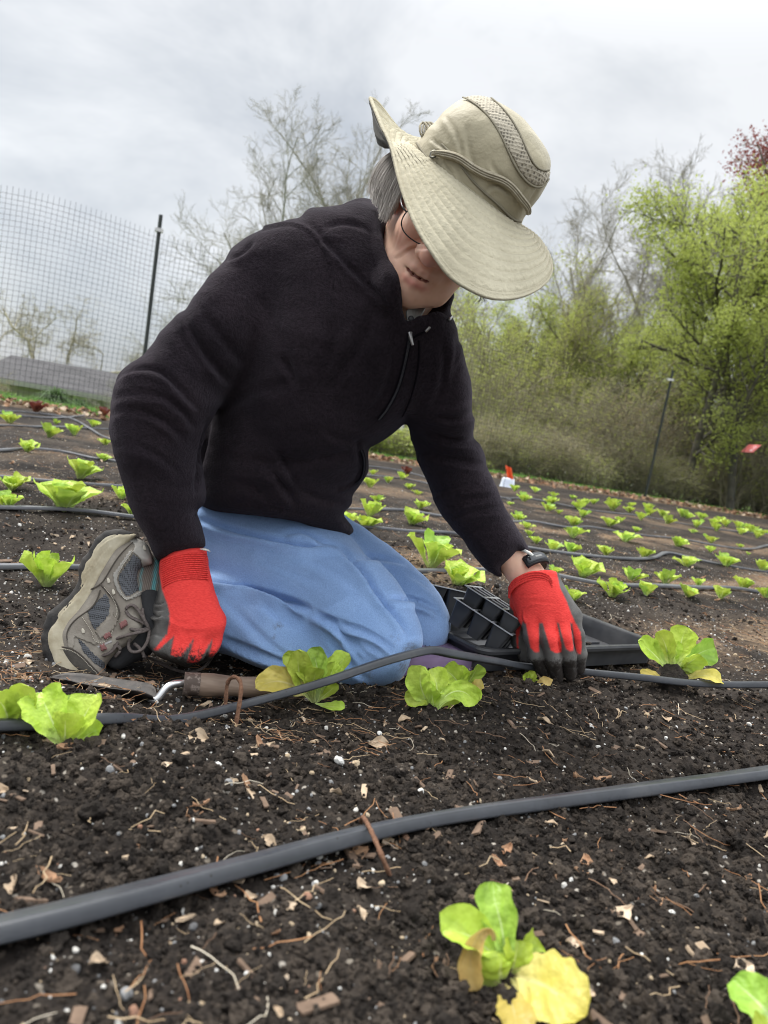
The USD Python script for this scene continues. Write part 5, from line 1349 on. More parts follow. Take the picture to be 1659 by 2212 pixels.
MID = H4((720,188),(660,172),(600,158),(540,166),(503,178),(468,204),(432,242),(406,282),(394,318),(352,362),(340,400),(326,440),(328,500),(298,562),(262,608),(228,640),(195,672),(160,706),(150,758),(112,800),(92,850),(88,905),(100,965),(118,1005),(132,1052),(158,1095),(198,1132),(260,1150),(320,1170),(345,1180),(400,1100),(330,900),(380,680),(480,480),(600,300))
UPP = H4((780,250),(745,225),(690,205),(640,206),(600,212),(555,235),(520,262),(485,312),(450,372),(425,425),(400,482),(365,540),(330,592),(285,638),(240,682),(200,725),(165,782),(150,815),(140,852),(143,900),(152,950),(170,995),(190,1032),(215,1070),(250,1112),(290,1145),(335,1172),(400,1186),(460,1192),(505,1186),(514,1165),(510,1120),(505,1080),(530,1050),(560,1020),(590,990),(620,965),(680,930),(730,880),(770,840),(780,780),(770,720),(762,660),(752,600),(738,540),(728,480),(735,430),(765,400),(820,385),(815,330),(800,285))
def part_of_shoe(poly, half, k, extra=0.0):
    o = Outline(poly, step=1.0, soft=1.0)
    def fld(P):
        c, d = sd(P)
        return smax(np.abs(d - c) - half + extra * 0, o.metric(P), k)
    pts = [at(x, y, dd) for x, y in poly for dd in (1.2, 1.33)]
    lo, hi = bounds(pts, .012)
    return shape(fld, lo, hi, .0023, 2)
v, f = part_of_shoe(OUTER, .049, .012); obj('outsole', (v, f), rubber, SHOE)
v, f = part_of_shoe(MID, .0505, .014)
for line in (H4((440,300),(470,260),(530,215),(600,190)), H4((360,440),(400,400),(420,350)), H4((350,480),(400,430),(470,330),(560,240)), H4((300,590),(345,540),(380,470)), H4((180,760),(230,690),(300,620))):
    v = fold(v, f, line, .0014, 3.0, .7)
obj('midsole', (v, f), mid_mat, SHOE)
uv_, uf_ = part_of_shoe(UPP, .0535, .034)
upper = obj('upper', (uv_, uf_), suede, SHOE)
UF = Front(uv_, uf_)
for poly in (H4((690,312),(742,352),(754,402),(722,440),(737,562),(652,612),(610,562),(585,482),(600,450)), H4((503,577),(532,622),(542,672),(532,732),(432,842),(402,782),(380,702)), H4((308,882),(345,900),(420,980),(505,1052),(505,1112),(430,1062),(352,980))):
    obj('mesh_panel', panel(uv_, uf_, poly, .0004), mesh_pan, upper)
for poly, m, lift, nm in ((H4((168,948),(290,968),(350,1010),(400,1062),(512,1172),(500,1188),(400,1184),(330,1174),(250,1112),(190,1032)), toe_mat, .0016, 'toe_cap'),
    (H4((640,215),(690,210),(745,228),(790,262),(815,330),(818,382),(768,396),(752,405),(742,352),(690,312),(700,260)), suede_light, .0015, 'heel_panel'),
    (H4((690,312),(600,450),(585,482),(610,562),(652,612),(737,562),(745,600),(650,640),(600,600),(560,520),(555,450),(660,300),(690,290)), suede_light, .0018, 'panel_border'),
    (H4((470,520),(503,577),(532,622),(545,660),(565,690),(560,740),(600,760),(560,830),(470,900),(432,842),(532,732),(580,640),(540,560)), suede, .0016, 'overlay'),
    (H4((240,880),(262,812),(320,740),(380,700),(402,782),(440,850),(470,910),(440,940),(345,898),(300,880),(290,960),(250,950)), suede, .0012, 'overlay')):
    obj(nm, panel(uv_, uf_, poly, lift, .0024), m, upper)
for k, line in enumerate((H4((345,600),(400,560),(470,522),(540,420),(600,330),(690,240)), H4((470,520),(505,560),(540,600),(580,650),(600,720),(585,760)), H4((170,945),(290,965),(350,1008),(400,1060),(512,1172)), H4((250,900),(262,812),(330,740),(400,690),(470,560)))):
    seam(UF, line, 30, .0012, pm(f'shoe_seam_{["a","b","c","d"][k]}', (.07, .06, .05), rough=.9), upper, .0008)
def stitches(line, n, lift=.0022):
    p, nn = UF.on(line, lift, n * 2)
    obj('stitch', join([tube(p[2 * i:2 * i + 2], .00062, 4) for i in range(n)]), stitch, upper, kind='stuff')
stitches(H4((500,545),(545,600),(568,640),(585,690),(575,740)), 22); stitches(H4((180,955),(290,976),(345,1015),(398,1070),(500,1170)), 34); stitches(H4((615,575),(650,625),(700,600),(740,575)), 14); stitches(H4((420,870),(440,905),(480,915),(555,835)), 14); stitches(H4((590,470),(600,440),(690,300)), 18); stitches(H4((350,745),(390,800),(425,865)), 12)
for c in ((527,495), (560,572), (355,835), (765,275)):
    p, nn = UF.on(np.array(H4((c[0] - 4, c[1] - 16), (c[0], c[1]), (c[0] + 4, c[1] + 16), (c[0] + 5, c[1] + 18))), .0016)
    obj('badge', tube(p, [.001, .0026, .0024, .001], 8, flat=.4, up=nn), stitch, upper)
lace_mat = pm('lace', (0.085, 0.068, 0.062), (0.15, 0.125, 0.115), scale=300, rough=.9, bump=.4, bscale=700)
tab_mat = pm('lace_tab', (0.20, 0.09, 0.085), rough=.8)
for q in (H4((595,785),(650,750),(660,800),(610,830)), H4((487,868),(540,835),(552,880),(500,905)), H4((462,930),(500,915),(520,960),(480,985))):
    obj('lace_loop', panel(uv_, uf_, q, .003, .004), tab_mat, upper)
laces = [([(640,800),(700,830),(790,820)], .012), ([(545,905),(640,870),(740,845),(800,825)], .016), ([(800,825),(770,770),(720,690),(680,662),(645,685),(660,730),(730,770),(790,800)], .014), ([(790,800),(760,740),(755,690)], .010), ([(800,830),(790,900),(740,970),(680,975),(660,940),(670,890)], .013), ([(620,870),(600,840),(630,790)], .010), ([(560,860),(590,900),(560,960),(500,1000),(450,985),(420,960)], .010), ([(500,930),(560,930),(600,950),(570,1010)], .008), ([(700,925),(740,960),(770,1020)], .009), ([(540,850),(580,870),(620,880)], .009)]
def shoe_point(x, y, out):
    (a, b), = H4((x, y)); c, _ = sd(at(a, b, 1.25)[None]); return at(a, b, float(c[0]) - .040 - out)
for L, out in laces:
    s = spline(np.array(L, float), 26); o = out * np.sin(np.linspace(.25, 2.9, 26)) 
    obj('lace', tube(np.array([shoe_point(x, y, k) for (x, y), k in zip(s, o)]), .0027, 7), lace_mat, SHOE)
obj('lace_end', tube(np.array([shoe_point(548, 906, .011), shoe_point(455, 946, .012)]), .0022, 6), pm('lace_tip', (.45, .43, .42), rough=.4), SHOE)
tl_ = [gnd(352, 1452) + [0, 0, .012], gnd(400, 1462) + [0, 0, .008], gnd(440, 1452) + [0, 0, .010], gnd(462, 1430) + [0, 0, .03]]
obj('lace', tube(spline(np.array([shoe_point(760, 1010, .012)] + tl_), 24), .0025, 7), lace_mat, SHOE)
tong = pm('tongue', (0.03, 0.03, 0.032), rough=.8, bump=.6, bscale=500)
def tongue_field(P): return chain(P, joints((322,1290,1.268),(330,1350,1.262),(300,1385,1.262),(255,1420,1.25)), [.026,.026,.024,.020], k=.02)
v, f = shape(tongue_field, *bounds(joints((322,1290,1.268),(330,1350,1.262),(255,1420,1.25)), .04), .004, 2)
obj('tongue', (v, f), tong, SHOE)
# sock
sock_mat = M('sock', {'g': ('geometry', {}), 'w': ('wave_texture', {'scale': 120.0, 'bands_direction': 'x'}), 'rw': ('rgb_ramp', {'ramp': [(0, (.6, .6, .6)), (1, (1.15, 1.15, 1.15))]}), 'a': ('attribute', {'attribute': 'stripe'}), 'm': ('mix', {'color1': (.15, .125, .105), 'color2': (.10, .32, .34)}), 'mm': ('mix', {'mix_type': 'multiply', 'fac': 1.0}), 'b': ('bump', {'strength': .5, 'distance': .0015}), 'p': ('principled_bsdf', {'roughness': .95})},
    [('g.position', 'w.vector'), ('w.fac', 'rw.fac'), ('a.fac', 'm.fac'), ('m.color', 'mm.color1'), ('rw.color', 'mm.color2'), ('mm.color', 'p.base_color'), ('w.fac', 'b.height'), ('b.normal', 'p.normal')])
def sock_field(P): return smax(chain(P, joints((318,1330,1.285),(300,1255,1.292),(330,1262,1.30),(385,1280,1.325)), [.036,.046,.045,.046], k=.02), -chain(P, joints((420,1290,1.34),(460,1300,1.35)), [.03,.03]), .01)
v, f = shape(sock_field, *bounds(joints((300,1255,1.292),(385,1280,1.325)), .06), .0035, 2)
qx = proj(v); sx = qx[:, 0] + .12 * (qx[:, 1] - 1260)
stripe = np.exp(-((sx - 333) / 4.5) ** 4) + .6 * np.exp(-((sx - 303) / 2.5) ** 4)
obj('sock', (v, f), sock_mat, PERSON, attrs={'stripe': np.clip(stripe, 0, 1)}, label='grey brown ribbed sock with a teal stripe')
# ------------------------------------------------------------------ drip tapes
tape_mat = M('drip_tape', {'g': ('geometry', {}), 'n': ('noise_texture', {'scale': 7.0, 'detail': 6.0, 'roughness': .65}), 'r': ('rgb_ramp', {'ramp': [(0.3, (0.020, 0.021, 0.024)), (0.55, (0.042, 0.045, 0.051)), (0.78, (0.085, 0.084, 0.084))]}),
    'v': ('voronoi_texture', {'scale': 120.0}), 'rv': ('rgb_ramp', {'ramp': [(0.10, (1, 1, 1)), (0.16, (0, 0, 0))]}), 'n2': ('noise_texture', {'scale': 18.0, 'detail': 3.0}), 'r2': ('rgb_ramp', {'ramp': [(0.52, (0, 0, 0)), (0.6, (1, 1, 1))]}), 'mm': ('mix', {'mix_type': 'multiply', 'fac': 1.0}), 'md': ('mix', {'color2': (0.014, 0.012, 0.010)}),
    'n3': ('noise_texture', {'scale': 30.0, 'detail': 4.0}), 'rr': ('map_range', {'from_min': .3, 'from_max': .7, 'to_min': .27, 'to_max': .5}), 'b': ('bump', {'strength': .2, 'distance': .003}), 'p': ('principled_bsdf', {'specular_ior_level': .5})},
    [('g.position', 'n.vector'), ('n.fac', 'r.fac'), ('g.position', 'v.vector'), ('v.distance', 'rv.fac'), ('g.position', 'n2.vector'), ('n2.fac', 'r2.fac'), ('rv.color', 'mm.color1'), ('r2.color', 'mm.color2'), ('mm.color', 'md.fac'), ('r.color', 'md.color1'), ('md.color', 'p.base_color'),
     ('g.position', 'n3.vector'), ('n3.fac', 'rr.value'), ('rr.result', 'p.roughness'), ('n3.fac', 'b.height'), ('b.normal', 'p.normal')])
tape_far = pm('drip_tape_dusty', (0.055, 0.057, 0.063), (0.12, 0.122, 0.13), scale=5, detail=5, rough=0.42, spec=0.5)
def flat_hose(p, r, flat, twist, sides):
    """A half-flattened hose: broad faces and rounded edges."""
    n = len(p)
    t = np.gradient(p, axis=0); t /= np.linalg.norm(t, axis=1, keepdims=True)
    a = np.cross(t, [0, 0, 1.0]); a /= np.linalg.norm(a, axis=1, keepdims=True); b = np.cross(a, t)
    c, s = np.cos(twist)[:, None], np.sin(twist)[:, None]
    a, b = a * c + b * s, b * c - a * s
    th = np.arange(sides) / sides * 2 * np.pi
    ca, sa = np.cos(th), np.sin(th)
    ca, sa = np.sign(ca) * np.abs(ca) ** .42, np.sign(sa) * np.abs(sa) ** .5
    v = (p[:, None] + r[:, None, None] * (ca[None, :, None] * a[:, None] + flat * sa[None, :, None] * b[:, None])).reshape(-1, 3)
    i = np.arange(n - 1)[:, None] * sides; k = np.arange(sides)[None]; k2 = (k + 1) % sides
    q = np.stack([i + k, i + k2, i + sides + k2, i + sides + k], -1).reshape(-1, 4)
    return v, np.vstack([q[:, [0, 1, 2]], q[:, [0, 2, 3]]])
def drip(line, r, flat, label, m=tape_mat, n=120, lift=None, twist=0.0, sides=16, extra=None):
    pts = []
    for p in line:
        if len(p) == 3:
            pts.append(at(*p))
        else:
            g = gnd(*p); pts.append(np.array([g[0], g[1], max(gz(g[0], g[1]), float(gz0(g[0], g[1])) + .006) + (r * flat * .85 if lift is None else lift)]))
    p = spline(np.array(pts), n)
    for end, nxt in ((0, 6), (-1, -7)):                              # the hose goes on beyond the frame
        dv = (p[end] - p[nxt]) * [1, 1, 0]; dv /= np.linalg.norm(dv)
        ex = p[end] + dv * np.linspace(.04, 1.1, 24)[:, None]; ex[:, 2] = gz(ex[:, 0], ex[:, 1]) + r * flat * .85
        p = np.vstack([ex[::-1], p]) if end == 0 else np.vstack([p, ex])
    n = len(p)
    u = np.concatenate([[0], np.cumsum(np.linalg.norm(np.diff(p, axis=0), axis=1))])
    p[:, 2] += .0008 * np.sin(u * 9)
    rr = r * (1 + .03 * np.sin(u * 11) + .02 * np.sin(u * 27))
    th = np.full(n, twist) + .10 * np.sin(u * 5)
    return obj('drip_tape', flat_hose(p, rr, flat, th, sides), m, label=label, cat='drip tape', group='irrigation tapes')
drip([(-260,2110),(-60,2055),(140,2005),(340,1950),(560,1890),(850,1813),(1150,1760),(1400,1722),(1659,1686),(1850,1662)], .0150, .50, 'wide black drip tape crossing the soil in the foreground, held by a rusty staple', n=260, twist=.42, sides=16)
drip([(-160,1592),(0,1586),(110,1581),(230,1572),(340,1558,1.0),(430,1546,1.055),(560,1514,1.11),(700,1474,1.15),(820,1432,1.19),(905,1408,1.222),(936,1404,1.235),(970,1410,1.25),(1060,1426,1.33),(1110,1436,1.40),(1150,1441,1.425),(1200,1446,1.435),(1250,1451,1.437),(1330,1459,1.437),(1400,1466,1.437),(1500,1476,1.44),(1659,1478,1.47),(1800,1476,1.51)], .0105, .62, 'black drip tape raised in front of the knee and held under the left glove', n=260, twist=.35, sides=16)
drip([(-250,1232),(-60,1234),(100,1234),(200,1236),(360,1240),(600,1243),(780,1241),(905,1241),(1011,1238),(1110,1240),(1195,1249),(1291,1266),(1395,1272),(1514,1275),(1590,1276),(1643,1285),(1800,1300)], .0105, .6, 'drip tape running behind the knees and past the far side of the seedling tray', tape_far, 220)
drip([(-120,1099),(0,1103),(132,1107),(204,1113),(290,1124),(500,1137),(785,1143),(894,1153),(978,1157),(1060,1172),(1153,1190),(1235,1202),(1335,1210),(1415,1208),(1451,1199),(1515,1215),(1580,1228),(1659,1240),(1800,1262)], .0100, .6, 'drip tape with a kink in the third row behind the seedling tray', tape_far, 220)
drip([(-100,1030),(0,1036),(66,1042),(165,1052),(264,1057),(500,1083),(756,1104),(823,1105),(880,1107),(942,1117),(1040,1128),(1123,1130),(1163,1132),(1219,1142),(1275,1142),(1335,1152),(1435,1164),(1495,1172),(1575,1186),(1659,1180),(1800,1192)], .0100, .6, 'drip tape in the fourth row, bending up at the right edge', tape_far, 220)
drip([(-100,974),(0,977),(79,974),(132,979),(190,992),(244,1000),(450,1010),(788,1029),(868,1036),(910,1044),(1000,1066),(1087,1078),(1147,1080),(1203,1090),(1259,1102),(1343,1112),(1415,1122),(1475,1134),(1555,1146),(1659,1156),(1800,1172)], .0100, .6, 'drip tape along the farthest full row of lettuces', tape_far, 220)
drip([(-60,921),(0,922),(60,924),(155,926),(240,930),(330,935)], .0100, .6, 'short stretch of drip tape seen at the left between two far lettuces', tape_far, 60)
drip([(-40,889),(0,891),(60,893),(132,902),(170,914),(205,936),(238,952),(300,968)], .0100, .6, 'drip tape slanting down across the others at the far left', tape_far, 80)
drip([(-40,896),(0,897),(70,903),(130,905),(160,902),(205,900)], .0100, .6, 'drip tape farthest back at the left, by the dead leaves', tape_far, 60)
drip([(760,1008),(800,1010),(850,1016),(900,1028),(960,1044)], .0105, .6, 'short drip tape seen between the body and the left sleeve, farthest back', tape_far, 60)

rust = pm('rust', (0.10, 0.048, 0.028), (0.19, 0.10, 0.06), scale=300, rough=.9, bump=.8, bscale=600, bdist=.001)
def staple(pts, r, label):
    obj('ground_staple', tube(spline(np.array([at(*p) for p in pts]), 40), r * (1 + .12 * np.sin(np.arange(40) * 1.3)), 8), rust, label=label, cat='staple')
staple([(484,1540,1.112),(488,1510,1.112),(492,1475,1.112),(500,1464,1.107),(512,1464,1.095),(520,1476,1.082),(520,1500,1.072),(514,1540,1.066),(508,1578,1.062)], .0030, 'rusty wire staple arching over the tape beside the trowel handle')
def lifted(x, y, h):
    q = proj(gnd(x, y, z=h)); return (x, y, q[2])
staple([lifted(780,1776,.004), lifted(784,1766,.016), lifted(795,1782,.026), lifted(811,1816,.030), lifted(826,1852,.024), lifted(836,1876,.014), lifted(845,1898,.002)], .0023, 'rusty brown staple pinning down the wide foreground tape')

# ------------------------------------------------------------------ seedling tray with cell packs
plastic = M('black_plastic', {'g': ('geometry', {}), 'n': ('noise_texture', {'scale': 14.0, 'detail': 5.0}), 'r': ('rgb_ramp', {'ramp': [(0.35, (0.014, 0.015, 0.018)), (0.7, (0.045, 0.045, 0.047))]}), 'n2': ('noise_texture', {'scale': 45.0, 'detail': 4.0}), 'rr': ('map_range', {'to_min': .28, 'to_max': .6}), 'b': ('bump', {'strength': .12, 'distance': .004}), 'p': ('principled_bsdf', {'specular_ior_level': .5})},
    [('g.position', 'n.vector'), ('n.fac', 'r.fac'), ('r.color', 'p.base_color'), ('g.position', 'n2.vector'), ('n2.fac', 'rr.value'), ('rr.result', 'p.roughness'), ('n2.fac', 'b.height'), ('b.normal', 'p.normal')])
FLc, FRc = at(1045, 1403, 1.386), at(1432, 1394, 1.70)
E1 = (FRc - FLc) * [1, 1, 0]; E1 /= np.linalg.norm(E1); E2 = np.array([-E1[1], E1[0], 0]); E3 = np.array([0, 0, 1.0])
TL, TW, TH = float(np.linalg.norm((FRc - FLc)[:2])), .275, .050
tray_o = np.array([FLc[0], FLc[1], FLc[2] - TH])
def rect(l, w, r, inset, wave=0):
    o = rounded(l - 2 * inset, w - 2 * inset, r, 7)
    return o + [l / 2, w / 2]
def local(v): return tray_o + v[:, :1] * E1 + v[:, 1:2] * E2 + v[:, 2:3] * E3
tray = thing('seedling_tray', 'black plastic seedling tray on the soil behind the left glove', 'tray', local(np.array([[TL / 2, TW / 2, 0]]))[0])
r_ = .028
lev = [(rect(TL, TW, r_, .010), .004), (rect(TL, TW, r_, .008), .020), (rect(TL, TW, r_, .005), TH - .010), (rect(TL, TW, r_, -.002), TH - .008), (rect(TL, TW, r_, -.004), TH - .010), (rect(TL, TW, r_, -.005), TH - .004), (rect(TL, TW, r_, -.003), TH), (rect(TL, TW, r_, .006), TH), (rect(TL, TW, r_, .010), TH - .006), (rect(TL, TW, r_, .013), .022), (rect(TL, TW, r_, .015), .007)]
v, f = loft([(a, b) for a, b in lev], cap_top=True, cap_bottom=True)
obj('tray_body', (local(v), f), plastic, tray, smooth=35)
for k in range(5):
    y = TW * (k + 1) / 6
    v, f = box((.045, y - .006, .0065), (TL - .045, y + .006, .0115)); obj('floor_rib', (local(v), f), plastic, tray, smooth=False)
for k in range(12):
    x = .04 + (TL - .08) * k / 11
    v, f = box((x - .004, TW - .0165, .02), (x + .004, TW - .012, TH - .014)); obj('wall_rib', (local(v), f), plastic, tray, smooth=False)
soil_bit = pm('potting_soil', (0.016, 0.013, 0.011), (0.04, 0.032, 0.026), scale=120, rough=.95, bump=1, bscale=300, bdist=.004)
rs = np.random.default_rng(12)
bits = []
for k in range(90):
    x, y = rs.uniform(.26, .46), rs.uniform(.04, .22); s = rs.uniform(.002, .007)
    m = trimesh.creation.icosphere(1, s); bits.append((np.array(m.vertices) * [1, 1, .6] + [x, y, .010 + s * .3], np.array(m.faces)))
v, f = join(bits); obj('soil_crumbs', (local(v), f), soil_bit, tray, kind='stuff', label='crumbs of soil left on the tray floor')
rim_highlight_mat = pm('pack_rim_highlight', (0.32, 0.33, 0.35), rough=.3, spec=.6)  # gloss highlights on the black rims put into a pale grey colour
def cell_pack(origin, ax, ay, az, nx, ny, label, cell=.048, depth=.055):
    """A pack of tapered open cells hanging from a thin rim."""
    t = thing('cell_pack', label, 'cell pack', origin)
    W_ = lambda q: origin + q[:, :1] * ax + q[:, 1:2] * ay + q[:, 2:3] * az
    Lx, Ly = nx * cell, ny * cell
    for i in range(nx):
        for j in range(ny):
            o = np.array([(i + .5) * cell, (j + .5) * cell])
            c = lambda s, r: rounded(cell * s, cell * s, r, 4) + o
            v, f = loft([(c(.62, .006), -depth), (c(.78, .006), -depth * .5), (c(.96, .006), 0), (c(.90, .005), 0.0005), (c(.74, .005), -depth * .5), (c(.57, .005), -depth + .002)], cap_top=True, cap_bottom=True)
            obj('cell', (W_(v), f), plastic, t, smooth=30)
    bars = []
    for i in range(nx + 1): bars.append(box((i * cell - .0022, -.004, -.0006), (i * cell + .0022, Ly + .004, .0012)))
    for j in range(ny + 1): bars.append(box((-.004, j * cell - .0022, -.0010), (Lx + .004, j * cell + .0022, .0008)))
    v, f = join(bars); obj('rim', (W_(v), f), rim_highlight_mat, t, smooth=False)
def frame(axv, azv):
    ax = np.asarray(axv, float); ax /= np.linalg.norm(ax); az = np.asarray(azv, float); az -= ax * (az @ ax); az /= np.linalg.norm(az)
    return ax, np.cross(az, ax), az
ax, ay, az = frame(at(1114, 1330, 1.435) - at(1008, 1262, 1.475), (-.1, .2, .97))
cell_pack(at(1008, 1266, 1.455), ax, ay, az, 3, 3, 'black cell pack lying tilted on top of the others in the tray', .041, .046)
cell_pack(at(1004, 1274, 1.455) - az * .022 - ax * .004 - ay * .010, ax, ay, az, 3, 3, 'black cell pack nested under the tilted one in the tray', .041, .046)
ax, ay, az = frame(np.array([.70, .35, -.10]), (-.1, .1, .98))
cell_pack(at(930, 1262, 1.60), ax, ay, az, 3, 2, 'black cell pack at the left end of the tray, behind the knee')

# ------------------------------------------------------------------ kneeling pad
pad_mat = pm('pad_foam', (0.155, 0.105, 0.185), (0.21, 0.15, 0.24), scale=8, rough=.75, bump=.25, bscale=260, bdist=.001)
pc = gnd(1046, 1446)
pv = lambda v: np.array([pc[0], pc[1], -.026]) - v[:, :1] * E1 + v[:, 1:2] * E2 + v[:, 2:3] * (E3 + .0 * E1)
o = lambda i: rounded(.27 - 2 * i, .20 - 2 * i, .03, 8) + [.135, .10]
v, f = loft([(o(.004), 0), (o(0), .005), (o(0), .030), (o(.002), .035), (o(.007), .038), (o(.02), .039)], cap_top=True, cap_bottom=True)
pad = thing('kneeling_pad', 'purple foam kneeling pad under the knees', 'kneeling pad', pv(np.array([[.22, .11, 0]]))[0])
obj('foam', (pv(v), f[:, ::-1]), pad_mat, pad, smooth=40)
rs = np.random.default_rng(5); bits = []
for k in range(60):
    m = trimesh.creation.icosphere(0, rs.uniform(.0008, .0024)); bits.append((np.array(m.vertices) + [rs.uniform(.01, .2), rs.uniform(.01, .2), .0395], np.array(m.faces)))
v, f = join(bits); obj('soil_specks', (pv(v), f[:, ::-1]), soil_bit, pad, kind='stuff', smooth=False)

# ------------------------------------------------------------------ trowel
steel = pm('trowel_steel', (0.20, 0.18, 0.165), (0.38, 0.36, 0.34), scale=40, rough=.4, metallic=.8)
steel_dark = M('trowel_blade', {'g': ('geometry', {}), 'n': ('noise_texture', {'scale': 60.0, 'detail': 5.0, 'roughness': .7}), 'r': ('rgb_ramp', {'ramp': [(0.42, (0.012, 0.010, 0.009)), (0.6, (0.04, 0.032, 0.027)), (0.78, (0.13, 0.12, 0.11))]}), 'p': ('principled_bsdf', {'roughness': .55, 'metallic': .35})}, [('g.position', 'n.vector'), ('n.fac', 'r.fac'), ('r.color', 'p.base_color')])
wood = M('handle_wood', {'g': ('geometry', {}), 'mp': ('mapping', {'scale': (12, 60, 160)}), 'n': ('noise_texture', {'scale': 1.0, 'detail': 5.0}), 'r': ('rgb_ramp', {'ramp': [(0.3, (0.10, 0.066, 0.046)), (0.55, (0.17, 0.118, 0.085)), (0.75, (0.24, 0.18, 0.135))]}), 'b': ('bump', {'strength': .3, 'distance': .001}), 'p': ('principled_bsdf', {'roughness': .7})}, [('g.position', 'mp.vector'), ('mp.vector', 'n.vector'), ('n.fac', 'r.fac'), ('r.color', 'p.base_color'), ('n.fac', 'b.height'), ('b.normal', 'p.normal')])
TR = thing('trowel', 'garden trowel with a worn wooden handle lying beside the shoe', 'trowel', gnd(400, 1500))
b0, b1 = at(334, 1510, 1.135), at(92, 1468, 1.150)
t = np.linspace(0, 1, 22); w = np.linspace(-1, 1, 13)
cl = b0 + t[:, None] * (b1 - b0) + np.array([0, 0, -.004])[None] * np.sin(np.pi * t)[:, None]
half = np.interp(t, [0, .06, .2, .6, .85, 1], [.010, .026, .035, .034, .024, .003])
wv = cvec(.04, .06, 1.0)
Pb = cl[:, None] + w[None, :, None] * half[:, None, None] * wv + (w ** 2)[None, :, None] * np.minimum(half, .03)[:, None, None] * np.array([0, 0, .55])
obj('blade', thick_sheet(Pb, .0022), steel_dark, TR)
sh = spline(np.array([at(322, 1508, 1.14), at(334, 1514, 1.138), at(346, 1503, 1.142), at(358, 1487, 1.148), at(374, 1478, 1.155), at(400, 1476, 1.165)]), 30)
obj('shank', tube(sh, np.linspace(.0062, .0056, 30), 10), pm('shank_steel', (.55, .55, .55), rough=.25, metallic=.95), TR)
hA, hB = at(399, 1477, 1.165), at(590, 1487, 1.20)
ht = np.linspace(0, 1, 34); hr_ = np.interp(ht, [0, .17, .2, .3, .55, .8, .93, 1], [.0165, .0172, .0180, .0182, .0150, .0165, .0160, .0075])
obj('handle', tube(hA + ht[:, None] * (hB - hA), hr_, 18), wood, TR)
ft = np.linspace(-.01, .165, 8)
obj('ferrule', tube(hA + ft[:, None] * (hB - hA), .0177, 18), pm('ferrule', (.075, .055, .045), (.26, .21, .18), scale=120, lo=.5, hi=.7, rough=.6, metallic=.3), TR, smooth=40)

# ------------------------------------------------------------------ lettuces
def lettuce_mat(name, blade1, blade2, rib, trans=.28):
    return M(name, {'tc': ('texture_coordinate', {}), 'a': ('attribute', {'attribute': 'across'}), 'al': ('attribute', {'attribute': 'along'}), 'n': ('noise_texture', {'scale': 45.0, 'detail': 4.0}), 'r': ('rgb_ramp', {'ramp': [(0.3, blade1), (0.7, blade2)]}),
        'rr': ('rgb_ramp', {'ramp': [(0.0, (1, 1, 1)), (0.05, (.8, .8, .8)), (0.13, (0, 0, 0))]}), 'rb': ('rgb_ramp', {'ramp': [(0.0, (1, 1, 1)), (0.45, (.0, .0, .0))]}), 'mm': ('mix', {'mix_type': 'screen', 'fac': 1.0}), 'm': ('mix', {'color2': rib}), 'ms': ('mix', {'mix_type': 'multiply', 'fac': .75, 'color2': (.75, .75, .75)}),
        'oi': ('object_info', {}), 'mr': ('map_range', {'to_min': .82, 'to_max': 1.15}), 'mh': ('map_range', {'to_min': .485, 'to_max': .51}), 'hs': ('hsv', {}),
        'w': ('wave_texture', {'scale': 7.0, 'distortion': 5.0, 'detail': 2.0}), 'n2': ('noise_texture', {'scale': 110.0, 'detail': 2.0}), 'b': ('bump', {'strength': .7, 'distance': .004}),
        'd': ('principled_bsdf', {'roughness': .42, 'specular_ior_level': .35}), 't': ('translucent_bsdf', {}), 'x': ('mix_closure', {'fac': trans})},
        [('tc.object', 'n.vector'), ('n.fac', 'r.fac'), ('a.fac', 'rr.fac'), ('al.fac', 'rb.fac'), ('rr.color', 'mm.color1'), ('rb.color', 'mm.color2'), ('mm.color', 'ms.color1'), ('ms.color', 'm.fac'), ('r.color', 'm.color1'), ('oi.random', 'mr.value'), ('mr.result', 'hs.value'), ('oi.random', 'mh.value'), ('mh.result', 'hs.hue'), ('m.color', 'hs.color'),
         ('hs.color', 'd.base_color'), ('hs.color', 't.color'), ('tc.object', 'n2.vector'), ('n2.fac', 'b.height'), ('b.normal', 'd.normal'), ('d.BSDF', 'x.closure1'), ('t.BSDF', 'x.closure2')], surface='x.closure')
lett = lettuce_mat('lettuce_leaf', (0.33, 0.47, 0.040), (0.52, 0.65, 0.105), (0.70, 0.78, 0.38))
lett_deep = lettuce_mat('lettuce_leaf_deep', (0.22, 0.37, 0.040), (0.36, 0.52, 0.085), (0.58, 0.68, 0.34))
lett_yellow = lettuce_mat('lettuce_leaf_yellow', (0.56, 0.46, 0.085), (0.66, 0.55, 0.15), (0.70, 0.63, 0.30), .4)
lett_dry = lettuce_mat('lettuce_leaf_withered', (0.48, 0.31, 0.09), (0.68, 0.52, 0.18), (0.5, 0.38, 0.2), .3)
lett_red = lettuce_mat('lettuce_leaf_red', (0.11, 0.025, 0.022), (0.20, 0.075, 0.035), (0.30, 0.20, 0.10))
PROF = ([0, .12, .3, .5, .72, .88, .96, 1], [.16, .22, .44, .78, 1.0, .96, .68, .16])
